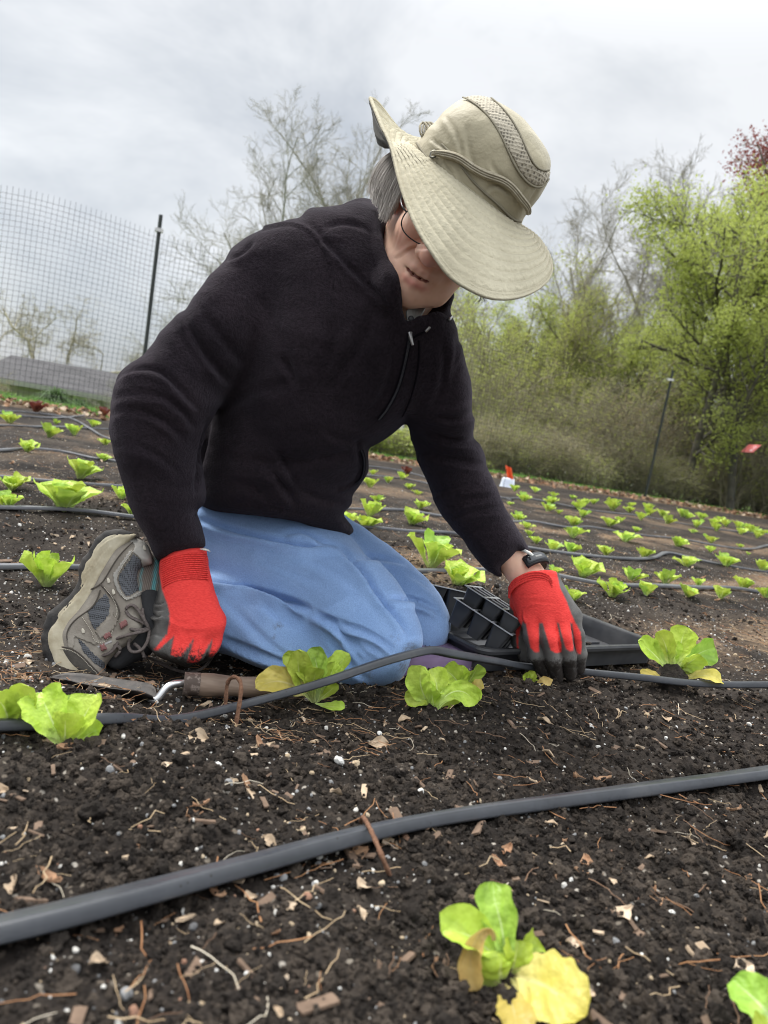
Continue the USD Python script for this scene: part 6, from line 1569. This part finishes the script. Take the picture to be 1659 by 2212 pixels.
def blade_grid(center, side, up, W, cup, ruffle, rng, ns, nt, prof=PROF):
    s = np.linspace(0, 1, ns); t = np.linspace(-1, 1, nt)
    w = np.interp(s, *prof) * W
    ph, k = rng.uniform(0, 6.28, 2), rng.uniform(9, 15)
    ed = np.abs(t)[None] ** 2.5
    z = cup * (t[None] ** 2) * w[:, None] + ruffle * W * ed * np.sin(k * s[:, None] + ph[0] + 2.2 * np.sign(t)[None]) * (s[:, None] ** .7) + .12 * ruffle * W * np.sin(31 * s[:, None] + ph[1]) * ed
    z = z + .05 * W * fbm(np.stack(np.broadcast_arrays(s[:, None] * 7 + ph[0], t[None] * 4, ph[1]), -1), 2, 3) * 2 + .045 * W * np.sin(26 * (s[:, None] - .35 * np.abs(t)[None])) * (1 - np.exp(-(t[None] / .2) ** 2))
    z = z - .14 * W * np.exp(-(t[None] / .12) ** 2) * (1 - s[:, None])
    ww = w[:, None] * t[None] * (1 + .06 * np.sin(2.3 * k * s[:, None] + ph[1]) * ed)
    P = center[:, None] + side[:, None] * ww[..., None] + up[:, None] * z[..., None]
    v, f = sheet(P)
    return v, f, np.repeat(np.abs(t)[None], ns, 0).ravel() + .15 * np.repeat(s[:, None], nt, 1).ravel() ** 2, np.repeat(s[:, None], nt, 1).ravel()
def leaf(rng, L, W, az, e0, e1, cup, ruffle, ns=11, nt=9, r0=.004):
    s = np.linspace(0, 1, ns); e = e0 + (e1 - e0) * s ** 1.3
    out = np.array([math.cos(az), math.sin(az), 0]); tang = np.array([-math.sin(az), math.cos(az), 0])
    d = np.cos(e)[:, None] * out + np.sin(e)[:, None] * np.array([0, 0, 1.0])
    c = np.cumsum(np.vstack([out * r0, d[:-1] * L / (ns - 1)]), 0)
    up = -np.sin(e)[:, None] * out + np.cos(e)[:, None] * np.array([0, 0, 1.0])
    return blade_grid(c, np.repeat(tang[None], ns, 0), up, W, cup, ruffle, rng, ns, nt)
def lettuce_leaves(path, seed, size, n, spread, ns=11, nt=9, yellow=0, m=lett):
    """Leaves of one plant, size = its height and half width in metres."""
    rng = np.random.default_rng(seed)
    for k in range(n):
        q = k / (n - 1)                                             # 0 outer ... 1 inner
        az = k * 2.4 + rng.uniform(-.35, .35)
        L = size * (1.12 - .5 * q) * rng.uniform(.85, 1.15); W = L * rng.uniform(.32, .46)
        e0 = .75 + .7 * q + rng.uniform(-.12, .12); e1 = spread + (1.25 - spread) * q + rng.uniform(-.25, .25)
        v, f, ac, al = leaf(rng, L, W, az, e0, e1, rng.uniform(.15, .6), rng.uniform(.10, .24), ns, nt)
        mm = lett_yellow if k < yellow else (lett_deep if (k % 4 == 2 and m is lett) else m)
        obj('leaf', (v + _loc.get(path, 0), f), mm, path, attrs={'across': ac, 'along': al})
protos = []
for k, (size, n, spread, yl) in enumerate(((.10, 9, .25, 0), (.10, 8, .45, 0), (.10, 10, .1, 0), (.10, 7, .6, 0), (.10, 11, .3, 0), (.10, 8, .0, 0))):
    p = proto('lettuce_shape'); lettuce_leaves(p, 100 + k, size, n, spread, yellow=yl); protos.append(p)
red_p = proto('red_lettuce_shape'); lettuce_leaves(red_p, 140, .10, 8, .5, m=lett_red)
R3 = lambda x, y: (995.4 + x * .4, 962.2 + y * .4)
def row(plants, where, group):
    """plants: (x, y of the base, width in the picture); labels count along the row from the left."""
    rng = np.random.default_rng(len(where) + len(plants))
    for k, (x, y, w) in enumerate(sorted(plants)):
        g = gnd(x, y); d = proj(g)[2]
        wide = w * d / VF
        s = wide / .16
        src = protos[int(rng.integers(0, 6))]
        big = 'large' if wide > .15 else ('tiny' if wide < .075 else 'small')
        copy_of(src, 'lettuce', (g[0], g[1], gz(g[0], g[1]) - .003), rng.uniform(0, 360), (s, s, s * rng.uniform(.95, 1.25)), f'{big} lettuce, {ORD[k]} from left {where}', 'lettuce', group, tilt=tuple(rng.uniform(-9, 9, 2)))
G_ = 'young lettuces in the beds'
row([(*R3(x, y), w * .4) for x, y, w in ((610,840,140),(820,818,160),(995,828,130),(1222,826,125),(1400,835,130),(1645,835,110))], 'in the row just beyond the tray', G_)
row([(*R3(x, y), w * .4) for x, y, w in ((512,702,85),(650,715,175),(912,742,135),(1100,758,130),(1282,762,80),(1520,778,115))], 'on the far side of the tape behind the tray', G_)
row([(*R3(x, y), w * .4) for x, y, w in ((408,535,85),(493,572,112),(585,578,100),(782,602,100),(985,612,100),(1222,652,125),(1430,664,125),(1622,684,105))], 'in the straw-mulched row by the kinked tape', G_)
row([(*R3(x, y), w * .4) for x, y, w in ((355,452,75),(368,488,60),(600,505,125),(885,522,125),(945,470,50),(1165,548,100),(1350,532,85),(1350,577,65),(1510,553,40),(1550,590,30))], 'along the fourth tape, right of the sleeve', G_)
row([(*R3(x, y), w * .4) for x, y, w in ((310,412,80),(605,440,100),(650,388,85),(800,440,90),(862,412,55),(970,404,80),(1110,424,80),(1270,445,75),(1250,472,45),(1380,464,75),(1510,482,75),(1600,502,65))], 'just in front of the farthest right-hand tape', G_)
row([(*R3(x, y), w * .4) for x, y, w in ((290,250,70),(340,302,80),(262,322,40),(470,358,85),(530,368,40),(490,318,80),(400,255,60),(640,348,80),(665,332,80),(715,318,55),(500,280,50),(600,290,40),(820,352,90),(825,325,75),(912,362,60),(920,335,60),(1010,355,70),(1015,378,70),(1085,385,80),(1190,388,80))], 'in the farthest row, left of the far corner', G_)
row([(*R3(x, y), w * .4) for x, y, w in ((1215,395,80),(1300,400,70),(1360,432,70),(1395,415,60),(1430,440,70),(1495,450,75),(1545,458,60),(1575,475,70),(1620,490,70),(1652,480,50))], 'in the far right corner below the net', G_)
row([(747,1133,55), (790,1142,62), (799,1117,58), (887,1132,66), (906,1100,40), (813,1087,32), (884,1058,24), (902,1068,22), (799,1054,42), (838,1044,26), (867,1036,26), (805,1026,22)], 'between the jacket and the left sleeve', G_)
row([(930,1231,112), (982,1266,92)], 'behind the raised end of the tray', G_)
row([(17,1098,62), (25,1058,66), (135,1104,132), (262,1082,52), (282,1112,46)], 'in the nearest row left of the right sleeve', G_)
row([(170,1037,72), (57,978,44), (220,998,32), (229,961,30), (22,916,44), (105,945,52), (160,941,42), (120,916,18), (200,922,34)], 'in the far rows left of the right sleeve', G_)
copy_of(protos[1], 'lettuce', tuple(gnd(100, 1268)), 200, (.66, .66, .9), 'broad leaved pale lettuce on the soil just left of the shoe', 'lettuce', G_)
for k, (x, y, w, lab) in enumerate(((75, 893, 40, 'red leaved lettuce by the dead leaves at the far left'), (222, 902, 32, 'red leaved lettuce left of the bright one beside the sleeve'), (880, 1026, 26, 'red leaved lettuce seen between the body and the left sleeve'))):
    g = gnd(x, y); s = w * proj(g)[2] / VF / .15
    copy_of(red_p, 'red_lettuce', (g[0], g[1], gz(g[0], g[1])), 80 * k, (s, s, 1.2 * s), lab, 'lettuce')

# the near plants, leaf by leaf
def own_leaf(path, pts, W, m, seed, cup=.3, ruffle=.08, face=None, prof=PROF, ns=22, nt=15):
    rng = np.random.default_rng(seed)
    if face is None: face = (rng.uniform(-.6, .6), rng.uniform(-.6, .1), -1.0)
    cup, ruffle, W = cup * 1.5, ruffle * 1.15, W * .92
    c = spline(np.array([at(*p) for p in pts]), ns)
    t = np.gradient(c, axis=0); t /= np.linalg.norm(t, axis=1, keepdims=True)
    n = np.repeat(cvec(*face)[None], ns, 0); n -= t * (n * t).sum(1, keepdims=True); n /= np.linalg.norm(n, axis=1, keepdims=True)
    side = np.cross(t, n)
    v, f, ac, al = blade_grid(c, side, n, W, cup, ruffle, rng, ns, nt, prof)
    obj('leaf', (v, f), m, path, attrs={'across': ac, 'along': al})
C7 = lambda x, y, d: (796.3 + x * .52, 1725.3 + y * .52, d)
C5 = lambda x, y, d: (796.3 + x * .52, 1327.0 + y * .52, d)
C4 = lambda x, y, d: (x * .52, 1393.5 + y * .52, d)
ROUND = ([0, .1, .25, .45, .65, .85, .96, 1], [.16, .40, .80, 1.0, 1.0, .78, .42, .05])
A = thing('lettuce', 'foreground lettuce with one upright green leaf and a large yellow leaf', 'lettuce', at(*C7(580, 790, .585)), G_)
own_leaf(A, [C7(575,740,.583), C7(566,620,.582), C7(545,500,.588), C7(520,410,.600), C7(512,345,.610)], .0155, lett_deep, 1, .45, .05, prof=([0,.2,.4,.6,.8,.93,1],[.25,.30,.55,.95,1.0,.7,.05]))
own_leaf(A, [C7(570,735,.583), C7(520,650,.580), C7(430,575,.577), C7(350,548,.575), C7(306,562,.573)], .017, lett, 2, .5, .08, face=(.0, -.85, -.6))
own_leaf(A, [C7(575,720,.590), C7(530,600,.60), C7(490,530,.615), C7(462,485,.625)], .014, lett_deep, 3, .3, .06)
own_leaf(A, [C7(590,735,.583), C7(622,680,.588), C7(655,620,.595), C7(690,570,.603)], .013, lett, 4, .4, .12)
own_leaf(A, [C7(562,768,.576), C7(552,740,.568), C7(550,690,.566), C7(548,640,.572)], .0265, lett, 5, -.5, .10, prof=ROUND)
own_leaf(A, [C7(585,745,.580), C7(600,700,.577), C7(612,650,.578), C7(615,590,.585)], .012, lett, 6, .4, .06)
own_leaf(A, [C7(568,740,.585), C7(556,690,.584), C7(545,655,.586), C7(540,615,.590)], .009, lett_deep, 7, .5, .1)
own_leaf(A, [C7(520,590,.575), C7(490,545,.570), C7(440,600,.566), C7(425,700,.563), C7(455,795,.56)], .0095, lett_dry, 8, .5, .14)
own_leaf(A, [C7(590,730,.578), C7(660,745,.562), C7(760,790,.540), C7(850,850,.524), C7(905,900,.518)], .0262, lett_yellow, 9, .06, .04, face=(-.12, -.72, -.68), prof=ROUND)
own_leaf(A, [C7(560,770,.568), C7(590,840,.545), C7(610,910,.528), C7(615,985,.515)], .0145, lett_yellow, 10, .2, .10, face=(0, -.7, -.7))
own_leaf(A, [C7(590,760,.580), C7(620,800,.572), C7(650,850,.565)], .008, lett_dry, 11, .3, .2)
own_leaf(A, [C7(555,770,.574), C7(520,825,.564), C7(490,860,.560)], .006, lett_dry, 12, .3, .2)
obj('stem', tube(np.array([at(*C7(600,850,.575)), at(*C7(585,780,.578)), at(*C7(576,730,.582))]), [.007, .006, .005], 8), pm('stem', (.30, .22, .12), (.42, .38, .2), scale=80, rough=.7), A)
B = thing('lettuce', 'lettuce cut off by the bottom right corner of the picture, one round leaf in view', 'lettuce', gnd(1690, 2205), G_)
own_leaf(B, [C7(1700,960,.545), C7(1650,880,.55), C7(1580,810,.56), C7(1510,750,.572)], .0165, lett_deep, 21, .3, .06, face=(-.1, -.7, -.7), prof=ROUND)
own_leaf(B, [C7(1705,960,.545), C7(1715,880,.55), C7(1740,800,.56)], .016, lett, 22, .3, .06)
own_leaf(B, [C7(1690,965,.54), C7(1660,960,.53), C7(1620,985,.52)], .012, lett, 23, .3, .06, face=(0, -.8, -.6))
C = thing('lettuce', 'yellow-green lettuce with two broad cupped leaves, in front of the tape', 'lettuce', at(*C4(268, 432, .835)), G_)
own_leaf(C, [C4(262,438,.835), C4(240,370,.830), C4(205,290,.828), C4(168,196,.842)], .0250, lett, 31, .38, .05, face=(.35, -.25, -1), prof=([0,.2,.42,.65,.85,.96,1],[.13,.28,.62,1.0,.98,.6,.2]))
own_leaf(C, [C4(276,438,.835), C4(305,370,.830), C4(350,290,.832), C4(398,205,.845)], .0235, lett, 32, .34, .06, face=(-.35, -.2, -1), prof=([0,.2,.42,.65,.85,.96,1],[.13,.28,.62,1.0,.95,.6,.2]))
own_leaf(C, [C4(267,436,.832), C4(268,380,.822), C4(270,330,.815), C4(274,282,.812)], .0190, lett, 33, -.35, .05, face=(0, .25, -1), prof=([0,.2,.45,.7,.9,1],[.16,.35,.75,1.0,.9,.5]))
own_leaf(C, [C4(285,435,.836), C4(330,400,.838), C4(375,366,.842), C4(420,352,.85)], .014, lett, 34, .3, .15)
own_leaf(C, [C4(270,432,.845), C4(285,340,.86), C4(310,260,.87), C4(330,205,.88)], .018, lett_deep, 35, .3, .06)
D = thing('lettuce', 'lettuce in front of the knee with a yellow leaf leaning on the trowel handle', 'lettuce', at(*C4(1300, 238, 1.185)), G_)
own_leaf(D, [C4(1270,205,1.18), C4(1215,165,1.17), C4(1150,150,1.16), C4(1062,180,1.15)], 0.0236, lett_yellow, 41, .25, .06, face=(-.1, -.55, -.8), prof=ROUND)
for k, (pp, w, mm) in enumerate(((((1300,235),(1255,160),(1240,90),(1235,20)), 0.0198, lett), (((1310,235),(1320,150),(1315,80),(1290,12)), 0.0186, lett_deep), (((1315,235),(1345,160),(1390,100),(1450,35)), 0.0186, lett), (((1305,238),(1290,170),(1270,110),(1175,45)), 0.0161, lett),
    (((1320,235),(1350,175),(1375,120),(1395,70)), 0.0149, lett), (((1305,240),(1300,190),(1305,140),(1320,95)), 0.0161, lett), (((1310,240),(1340,215),(1370,190),(1405,165)), 0.0087, lett))):
    own_leaf(D, [C4(x, y, 1.185 + .012 * ((k * 7) % 5 - 2) * i / 3) for i, (x, y) in enumerate(pp)], w, mm, 42 + k, .3 if k != 5 else -.3, .10)
own_leaf(D, [C4(1310,240,1.18), C4(1350,252,1.165), C4(1390,255,1.155), C4(1432,262,1.15)], .010, lett, 60, .2, .1, face=(0, -.8, -.6))
E = thing('lettuce', 'bright lettuce in dark soil right of the knee, one leaf bent rightwards', 'lettuce', at(*C5(272, 415, 1.16)), G_)
for k, (pp, w, c) in enumerate(((((262,415),(235,350),(215,290),(225,215)), 0.0221, .3), (((275,415),(285,340),(280,280),(255,228)), 0.0187, .4), (((280,415),(310,350),(370,318),(445,375)), 0.0187, .2), (((265,415),(255,370),(240,350),(150,350)), 0.0153, .3), (((270,418),(268,370),(262,330),(275,300)), 0.0170, -.4), (((275,415),(300,385),(325,350),(350,300)), 0.0187, .3))):
    own_leaf(E, [C5(x, y, 1.16 + .010 * ((k * 3) % 4 - 1.5) * i / 2) for i, (x, y) in enumerate(pp)], w, lett, 71 + k, c, .12)
Fp = thing('lettuce', 'deeper green lettuce on the kneeling pad edge, just left of the tray front', 'lettuce', at(*C5(400, 322, 1.25)), G_)
for k, (pp, w) in enumerate(((((395,322),(370,280),(345,250),(308,228)), 0.0195), (((402,322),(420,280),(440,245),(458,208)), 0.0150), (((400,322),(395,280),(388,250),(392,212)), 0.0150), (((392,324),(365,310),(345,300),(330,285)), 0.0135), (((405,322),(410,290),(420,262),(425,235)), 0.0135))):
    own_leaf(Fp, [C5(x, y, 1.25 + .01 * (k - 2) * i / 3) for i, (x, y) in enumerate(pp)], w, lett_deep if k % 2 else lett, 81 + k, .4, .08)
own_leaf(Fp, [C5(405,325,1.245), C5(430,312,1.24), C5(455,298,1.238), C5(478,292,1.238)], .012, lett_yellow, 88, .2, .08, face=(0, -.7, -.7))
Gs = thing('lettuce_seedling', 'tiny lettuce seedling under the fingertips of the left glove', 'seedling', at(*C5(672, 302, 1.38)), G_)
for k, pp in enumerate((((672,302),(665,280),(655,262),(640,255)), ((672,302),(674,275),(678,255),(690,238)), ((673,302),(685,290),(692,280),(697,268)), ((670,302),(668,282),(670,265),(672,245)))):
    own_leaf(Gs, [C5(x, y, 1.38) for x, y in pp], .010, lett, 90 + k, .3, .05, ns=9, nt=7)
own_leaf(Gs, [C5(690,308,1.37), C5(710,290,1.36), C5(730,285,1.355), C5(752,302,1.35)], .013, lett_dry, 95, .3, .05, face=(0, -.8, -.6), ns=9, nt=7)
Hh = thing('lettuce_plug', 'uprooted lettuce with a dark root ball lying on the tape at the right', 'lettuce', at(*C5(1265, 300, 1.47)), G_)
for k, (pp, w, mm) in enumerate(((((1255,240),(1215,195),(1170,150),(1120,115)), 0.0224, lett), (((1262,238),(1245,180),(1230,120),(1195,75)), 0.0224, lett), (((1268,236),(1285,170),(1300,110),(1322,52)), 0.0280, lett), (((1275,238),(1320,200),(1370,165),(1440,140)), 0.0294, lett_deep), (((1272,240),(1320,210),(1350,190),(1375,165)), 0.0238, lett), (((1280,245),(1310,240),(1330,225),(1345,215)), 0.0154, lett), (((1262,240),(1260,190),(1262,150),(1255,110)), 0.0182, lett))):
    own_leaf(Hh, [C5(x, y, 1.47 + .010 * ((k * 5) % 4 - 1.5) * i / 2) for i, (x, y) in enumerate(pp)], w, mm, 101 + k, .3, .11)
own_leaf(Hh, [C5(1300,275,1.46), C5(1350,258,1.45), C5(1410,255,1.44), C5(1468,280,1.44)], .017, lett_yellow, 110, .2, .1, face=(0, -.8, -.6))
own_leaf(Hh, [C5(1235,265,1.45), C5(1200,258,1.45), C5(1165,250,1.45), C5(1135,258,1.45)], .013, lett_yellow, 111, .2, .1, face=(0, -.8, -.6))
rb = trimesh.creation.icosphere(3, 1.0); q = np.array(rb.vertices)
q = q * (1 + .5 * fbm(q * 2.5, 3, 5)[:, None]) * [.032, .028, .036]
obj('root_ball', (q + at(*C5(1258, 283, 1.465)), np.array(rb.faces)), soil_bit, Hh)
rs = np.random.default_rng(6); rt = []
for k in range(90):
    a, e = rs.uniform(0, 6.28), rs.uniform(-1.2, .7); d = np.array([math.cos(a) * math.cos(e), math.sin(a) * math.cos(e), math.sin(e)])
    b = at(*C5(1258, 283, 1.465)) + d * [.028, .025, .032]
    rt.append(tube(spline(np.array([b, b + d * .006 + rs.normal(0, .002, 3), b + d * .013 + rs.normal(0, .004, 3) - [0, 0, .003]]), 5), .0005, 3))
obj('roots', join(rt), pm('root', (.16, .11, .07), rough=.9), Hh, kind='stuff')
L2 = thing('lettuce', 'pale lettuce cut off by the left edge, beside the cupped yellow-green one', 'lettuce', gnd(22, 1578), G_)
for k, (pp, w, mm) in enumerate(((((42,355),(30,300),(10,250),(-30,215)), 0.0216, lett), (((50,355),(70,290),(100,230),(140,180)), 0.0202, lett), (((45,355),(50,290),(70,230),(85,178)), 0.0173, lett_deep), (((40,358),(20,330),(0,310),(-30,300)), .02, lett), (((45,350),(35,280),(30,240),(40,200)), 0.0173, lett))):
    own_leaf(L2, [C4(x, y, .845 + .01 * (k - 2) * i / 2) for i, (x, y) in enumerate(pp)], w, mm, 121 + k, .3, .1)

# ------------------------------------------------------------------ what lies on the soil
def scatter(n, rmin, rmax, rng, half=52, power=0.0, keep=None):
    u = rng.uniform(0, 1, n)
    r = (rmin ** (2 - power) + u * (rmax ** (2 - power) - rmin ** (2 - power))) ** (1 / (2 - power)) if power != 2 else rmin * (rmax / rmin) ** u
    a = np.radians(rng.uniform(-half, half, n))
    x, y = r * np.sin(a), r * np.cos(a)
    k = past_fence(x, y) < -.1
    if keep is not None: k &= keep(x, y)
    return x[k], y[k]
def lump(seed, sub=1, rough=.5):
    m = trimesh.creation.icosphere(sub, 1.0); q = np.array(m.vertices)
    return q * (1 + rough * fbm(q * 1.7 + seed * 7.1, 3, seed)[:, None] * 1.6), np.array(m.faces)
crumb = [pm('crumb_black', (0.014, 0.0115, 0.010), (0.030, 0.025, 0.021), scale=60, rough=.95, spec=.12, bump=.8, bscale=500, bdist=.002), pm('crumb_brown', (0.030, 0.024, 0.0195), (0.062, 0.050, 0.040), scale=60, rough=.95, spec=.12, bump=.8, bscale=500, bdist=.002)]
rg = np.random.default_rng(77)
x, y = scatter(84000, .34, 2.8, rg, power=1.75)
dk = sstep(-.10, .12, fbm(np.stack([x, y, 0 * x], -1) * 2.2, 2, 9))
m = rg.uniform(0, 1, len(x)) < .35 + .65 * dk
x, y, dk = x[m], y[m], dk[m]
s = rg.gamma(1.5, .00066, len(x)) * (.6 + .8 * dk) + .0006; s = np.minimum(s, .0075)
instancer('soil_crumbs', [(lump(k, 2, 1.1), crumb[k % 2]) for k in range(6)], np.column_stack([x, y, gz(x, y) + s * .25]), quats(rg, len(x)), s[:, None] * rg.uniform(.7, 1.3, (len(x), 3)), rg.integers(0, 6, len(x)), 'dark crumbs of soil over the near bed', 'soil')
x, y = scatter(600, .36, 2.6, rg, power=1.5)
s = rg.uniform(.004, .0125, len(x)) * (.5 + .5 * rg.uniform(0, 1, len(x)))
instancer('soil_clods', [(lump(60 + k, 3, 1.2), crumb[k % 2]) for k in range(5)], np.column_stack([x, y, gz(x, y) + s * .15]), quats(rg, len(x)), s[:, None] * rg.uniform(.6, 1.2, (len(x), 3)), rg.integers(0, 5, len(x)), 'larger clods of dark soil lying among the crumbs', 'soil')
peb = [pm(n, a, b, scale=90, rough=.75) for n, a, b in (('pebble_white', (.44, .42, .38), (.58, .56, .52)), ('pebble_grey', (.16, .16, .16), (.25, .25, .25)), ('pebble_tan', (.32, .24, .15), (.45, .36, .25)), ('pebble_rust', (.22, .11, .07), (.30, .18, .12)), ('perlite', (.50, .49, .46), (.62, .61, .58)), ('pebble_dark', (.06, .06, .062), (.10, .10, .10)))]
x, y = scatter(58000, .34, 6.0, rg, power=1.75)
dk = sstep(-.10, .12, fbm(np.stack([x, y, 0 * x], -1) * 2.2, 2, 9))
m = (rg.uniform(0, 1, len(x)) < 1 - .7 * dk) & (rg.uniform(0, 1, len(x)) < .25 + .75 * sstep(.4, 1.0, y))
x, y = x[m], y[m]
s = rg.gamma(1.0, .00066, len(x)) + .00045; s = np.minimum(s, .0058)
instancer('pebbles', [(lump(20 + k, 2, .45), peb[k]) for k in range(6)], np.column_stack([x, y, gz(x, y) + s * .35]), quats(rg, len(x)), s[:, None] * rg.uniform(.6, 1.25, (len(x), 3)), rg.choice(6, len(x), p=[.17, .25, .22, .08, .13, .15]), 'white, grey and tan grit scattered over the soil', 'pebbles')
straw_m = [pm(n, a, b, scale=60, rough=.8) for n, a, b in (('needle_orange', (.26, .12, .055), (.36, .19, .09)), ('needle_tan', (.34, .24, .14), (.46, .35, .22)), ('stalk_pale', (.46, .40, .30), (.58, .52, .42)), ('needle_brown', (.13, .075, .045), (.20, .12, .075)))]
def needle(seed, bend):
    r = np.random.default_rng(seed)
    t = np.linspace(-.5, .5, 8); p = np.column_stack([t, bend * (t ** 2 - .1) + .02 * r.normal(size=8), .05 * r.normal(size=8) * .4])
    return tube(p, np.linspace(.0115, .007, 8), 4)
nd = [(needle(k, (.12, .3, -.2, .06, 0.05, -.4)[k]), straw_m[(0, 0, 1, 1, 3, 2)[k]]) for k in range(6)]
def flat_quats(rng, n, tilt=.16):
    a = rng.uniform(0, 2 * np.pi, n); t = rng.normal(0, tilt, (n, 2))
    q = np.column_stack([np.cos(a / 2), t[:, 0] / 2, t[:, 1] / 2, np.sin(a / 2)])
    return q / np.linalg.norm(q, axis=1, keepdims=True)
x, y = scatter(1400, .36, 3.5, rg, power=1.5)
x2, y2 = scatter(36000, .9, 7.0, rg, power=1.35)
m = rg.uniform(0, 1, len(x2)) < strawness(x2, y2) * 1.2 + .03 + .30 * ((y2 > .95) & (y2 < 1.35) & (x2 < .1) & (x2 > -.62))
x, y = np.concatenate([x, x2[m]]), np.concatenate([y, y2[m]])
L = rg.uniform(.015, .062, len(x)); _u = rg.uniform(.022, .055, len(x))
instancer('pine_needles', nd, np.column_stack([x, y, gz(x, y) + .0025 + rg.uniform(0, .003, len(x))]), flat_quats(rg, len(x)), np.column_stack([L, L, L * .9]), rg.choice(6, len(x), p=[.24, .22, .16, .18, .14, .06]), 'dry pine needles and straw lying on the soil', 'straw')
def chip(seed, kind):
    r = np.random.default_rng(seed)
    if kind == 'bark':
        q = np.array(trimesh.creation.box((1.0, .42, .12)).subdivide().vertices); f = np.array(trimesh.creation.box((1.0, .42, .12)).subdivide().faces)
        return q * (1 + .5 * fbm(q * 3 + seed, 2, seed)[:, None]) * [1, 1 - .5 * 0, 1], f
    s = np.linspace(0, 1, 6); t = np.linspace(-1, 1, 5)
    w = np.array([.08, .3, .42, .38, .25, .05]) * (1 + .25 * r.normal(size=6))
    P = np.stack([np.repeat(s[:, None] - .5, 5, 1), w[:, None] * t[None], .18 * (t[None] ** 2) * np.ones((6, 1)) + .16 * np.sin(4 * s[:, None] + seed) + .05 * r.normal(size=(6, 5))], -1)
    return thick_sheet(P, .02)
chip_m = [pm(n, a, b, scale=70, rough=.85) for n, a, b in (('chip_tan', (.30, .22, .145), (.44, .34, .24)), ('chip_brown', (.10, .066, .045), (.17, .115, .08)), ('dead_leaf', (.28, .15, .085), (.40, .25, .15)), ('dead_leaf_pale', (.42, .32, .22), (.55, .44, .33)))]
x, y = scatter(1500, .36, 4.5, rg, power=1.45)
L = rg.gamma(3, .0038, len(x)) + .004; L = np.minimum(L, .026)
instancer('bark_chips', [(chip(1, 'bark'), chip_m[0]), (chip(2, 'bark'), chip_m[1]), (chip(3, 'leaf'), chip_m[2]), (chip(4, 'leaf'), chip_m[3]), (chip(5, 'leaf'), chip_m[0])], np.column_stack([x, y, gz(x, y) + .002]), flat_quats(rg, len(x), .3), np.column_stack([L, L * rg.uniform(.5, 1, len(x)), L * .8]), rg.choice(5, len(x), p=[.13, .47, .18, .08, .14]), 'bits of bark and dead leaf scattered over the soil', 'bark chips')
xs = rg.uniform(-12, 12, 60000); ys = rg.uniform(4, 19, 60000); pf = past_fence(xs, ys)
m = (pf > -1.0) & (pf < .25) & (rg.uniform(0, 1, 60000) < .8 * np.exp(-((pf + .25) / .42) ** 2))
x, y = xs[m][:7000], ys[m][:7000]
L = rg.uniform(.035, .085, len(x))
instancer('leaf_litter', [(chip(11, 'leaf'), chip_m[2]), (chip(12, 'leaf'), chip_m[3]), (chip(13, 'leaf'), chip_m[1]), (chip(14, 'leaf'), chip_m[0])], np.column_stack([x, y, gz0(x, y) + rg.uniform(.0, .055, len(x))]), flat_quats(rg, len(x), .55), np.column_stack([L, L, L]), rg.choice(4, len(x), p=[.4, .2, .3, .1]), 'brown dead leaves heaped along the foot of the net fence', 'dead leaves')
clump = soil_bit
mm_ = [(np.array(trimesh.creation.icosphere(1, r).vertices) * (1 + .0) + at(x_, y_, 1.222), np.array(trimesh.creation.icosphere(1, r).faces)) for x_, y_, r in ((592,1352,.006),(600,1350,.0065),(609,1347,.0055),(604,1355,.004),(597,1357,.0035),(612,1352,.003))]
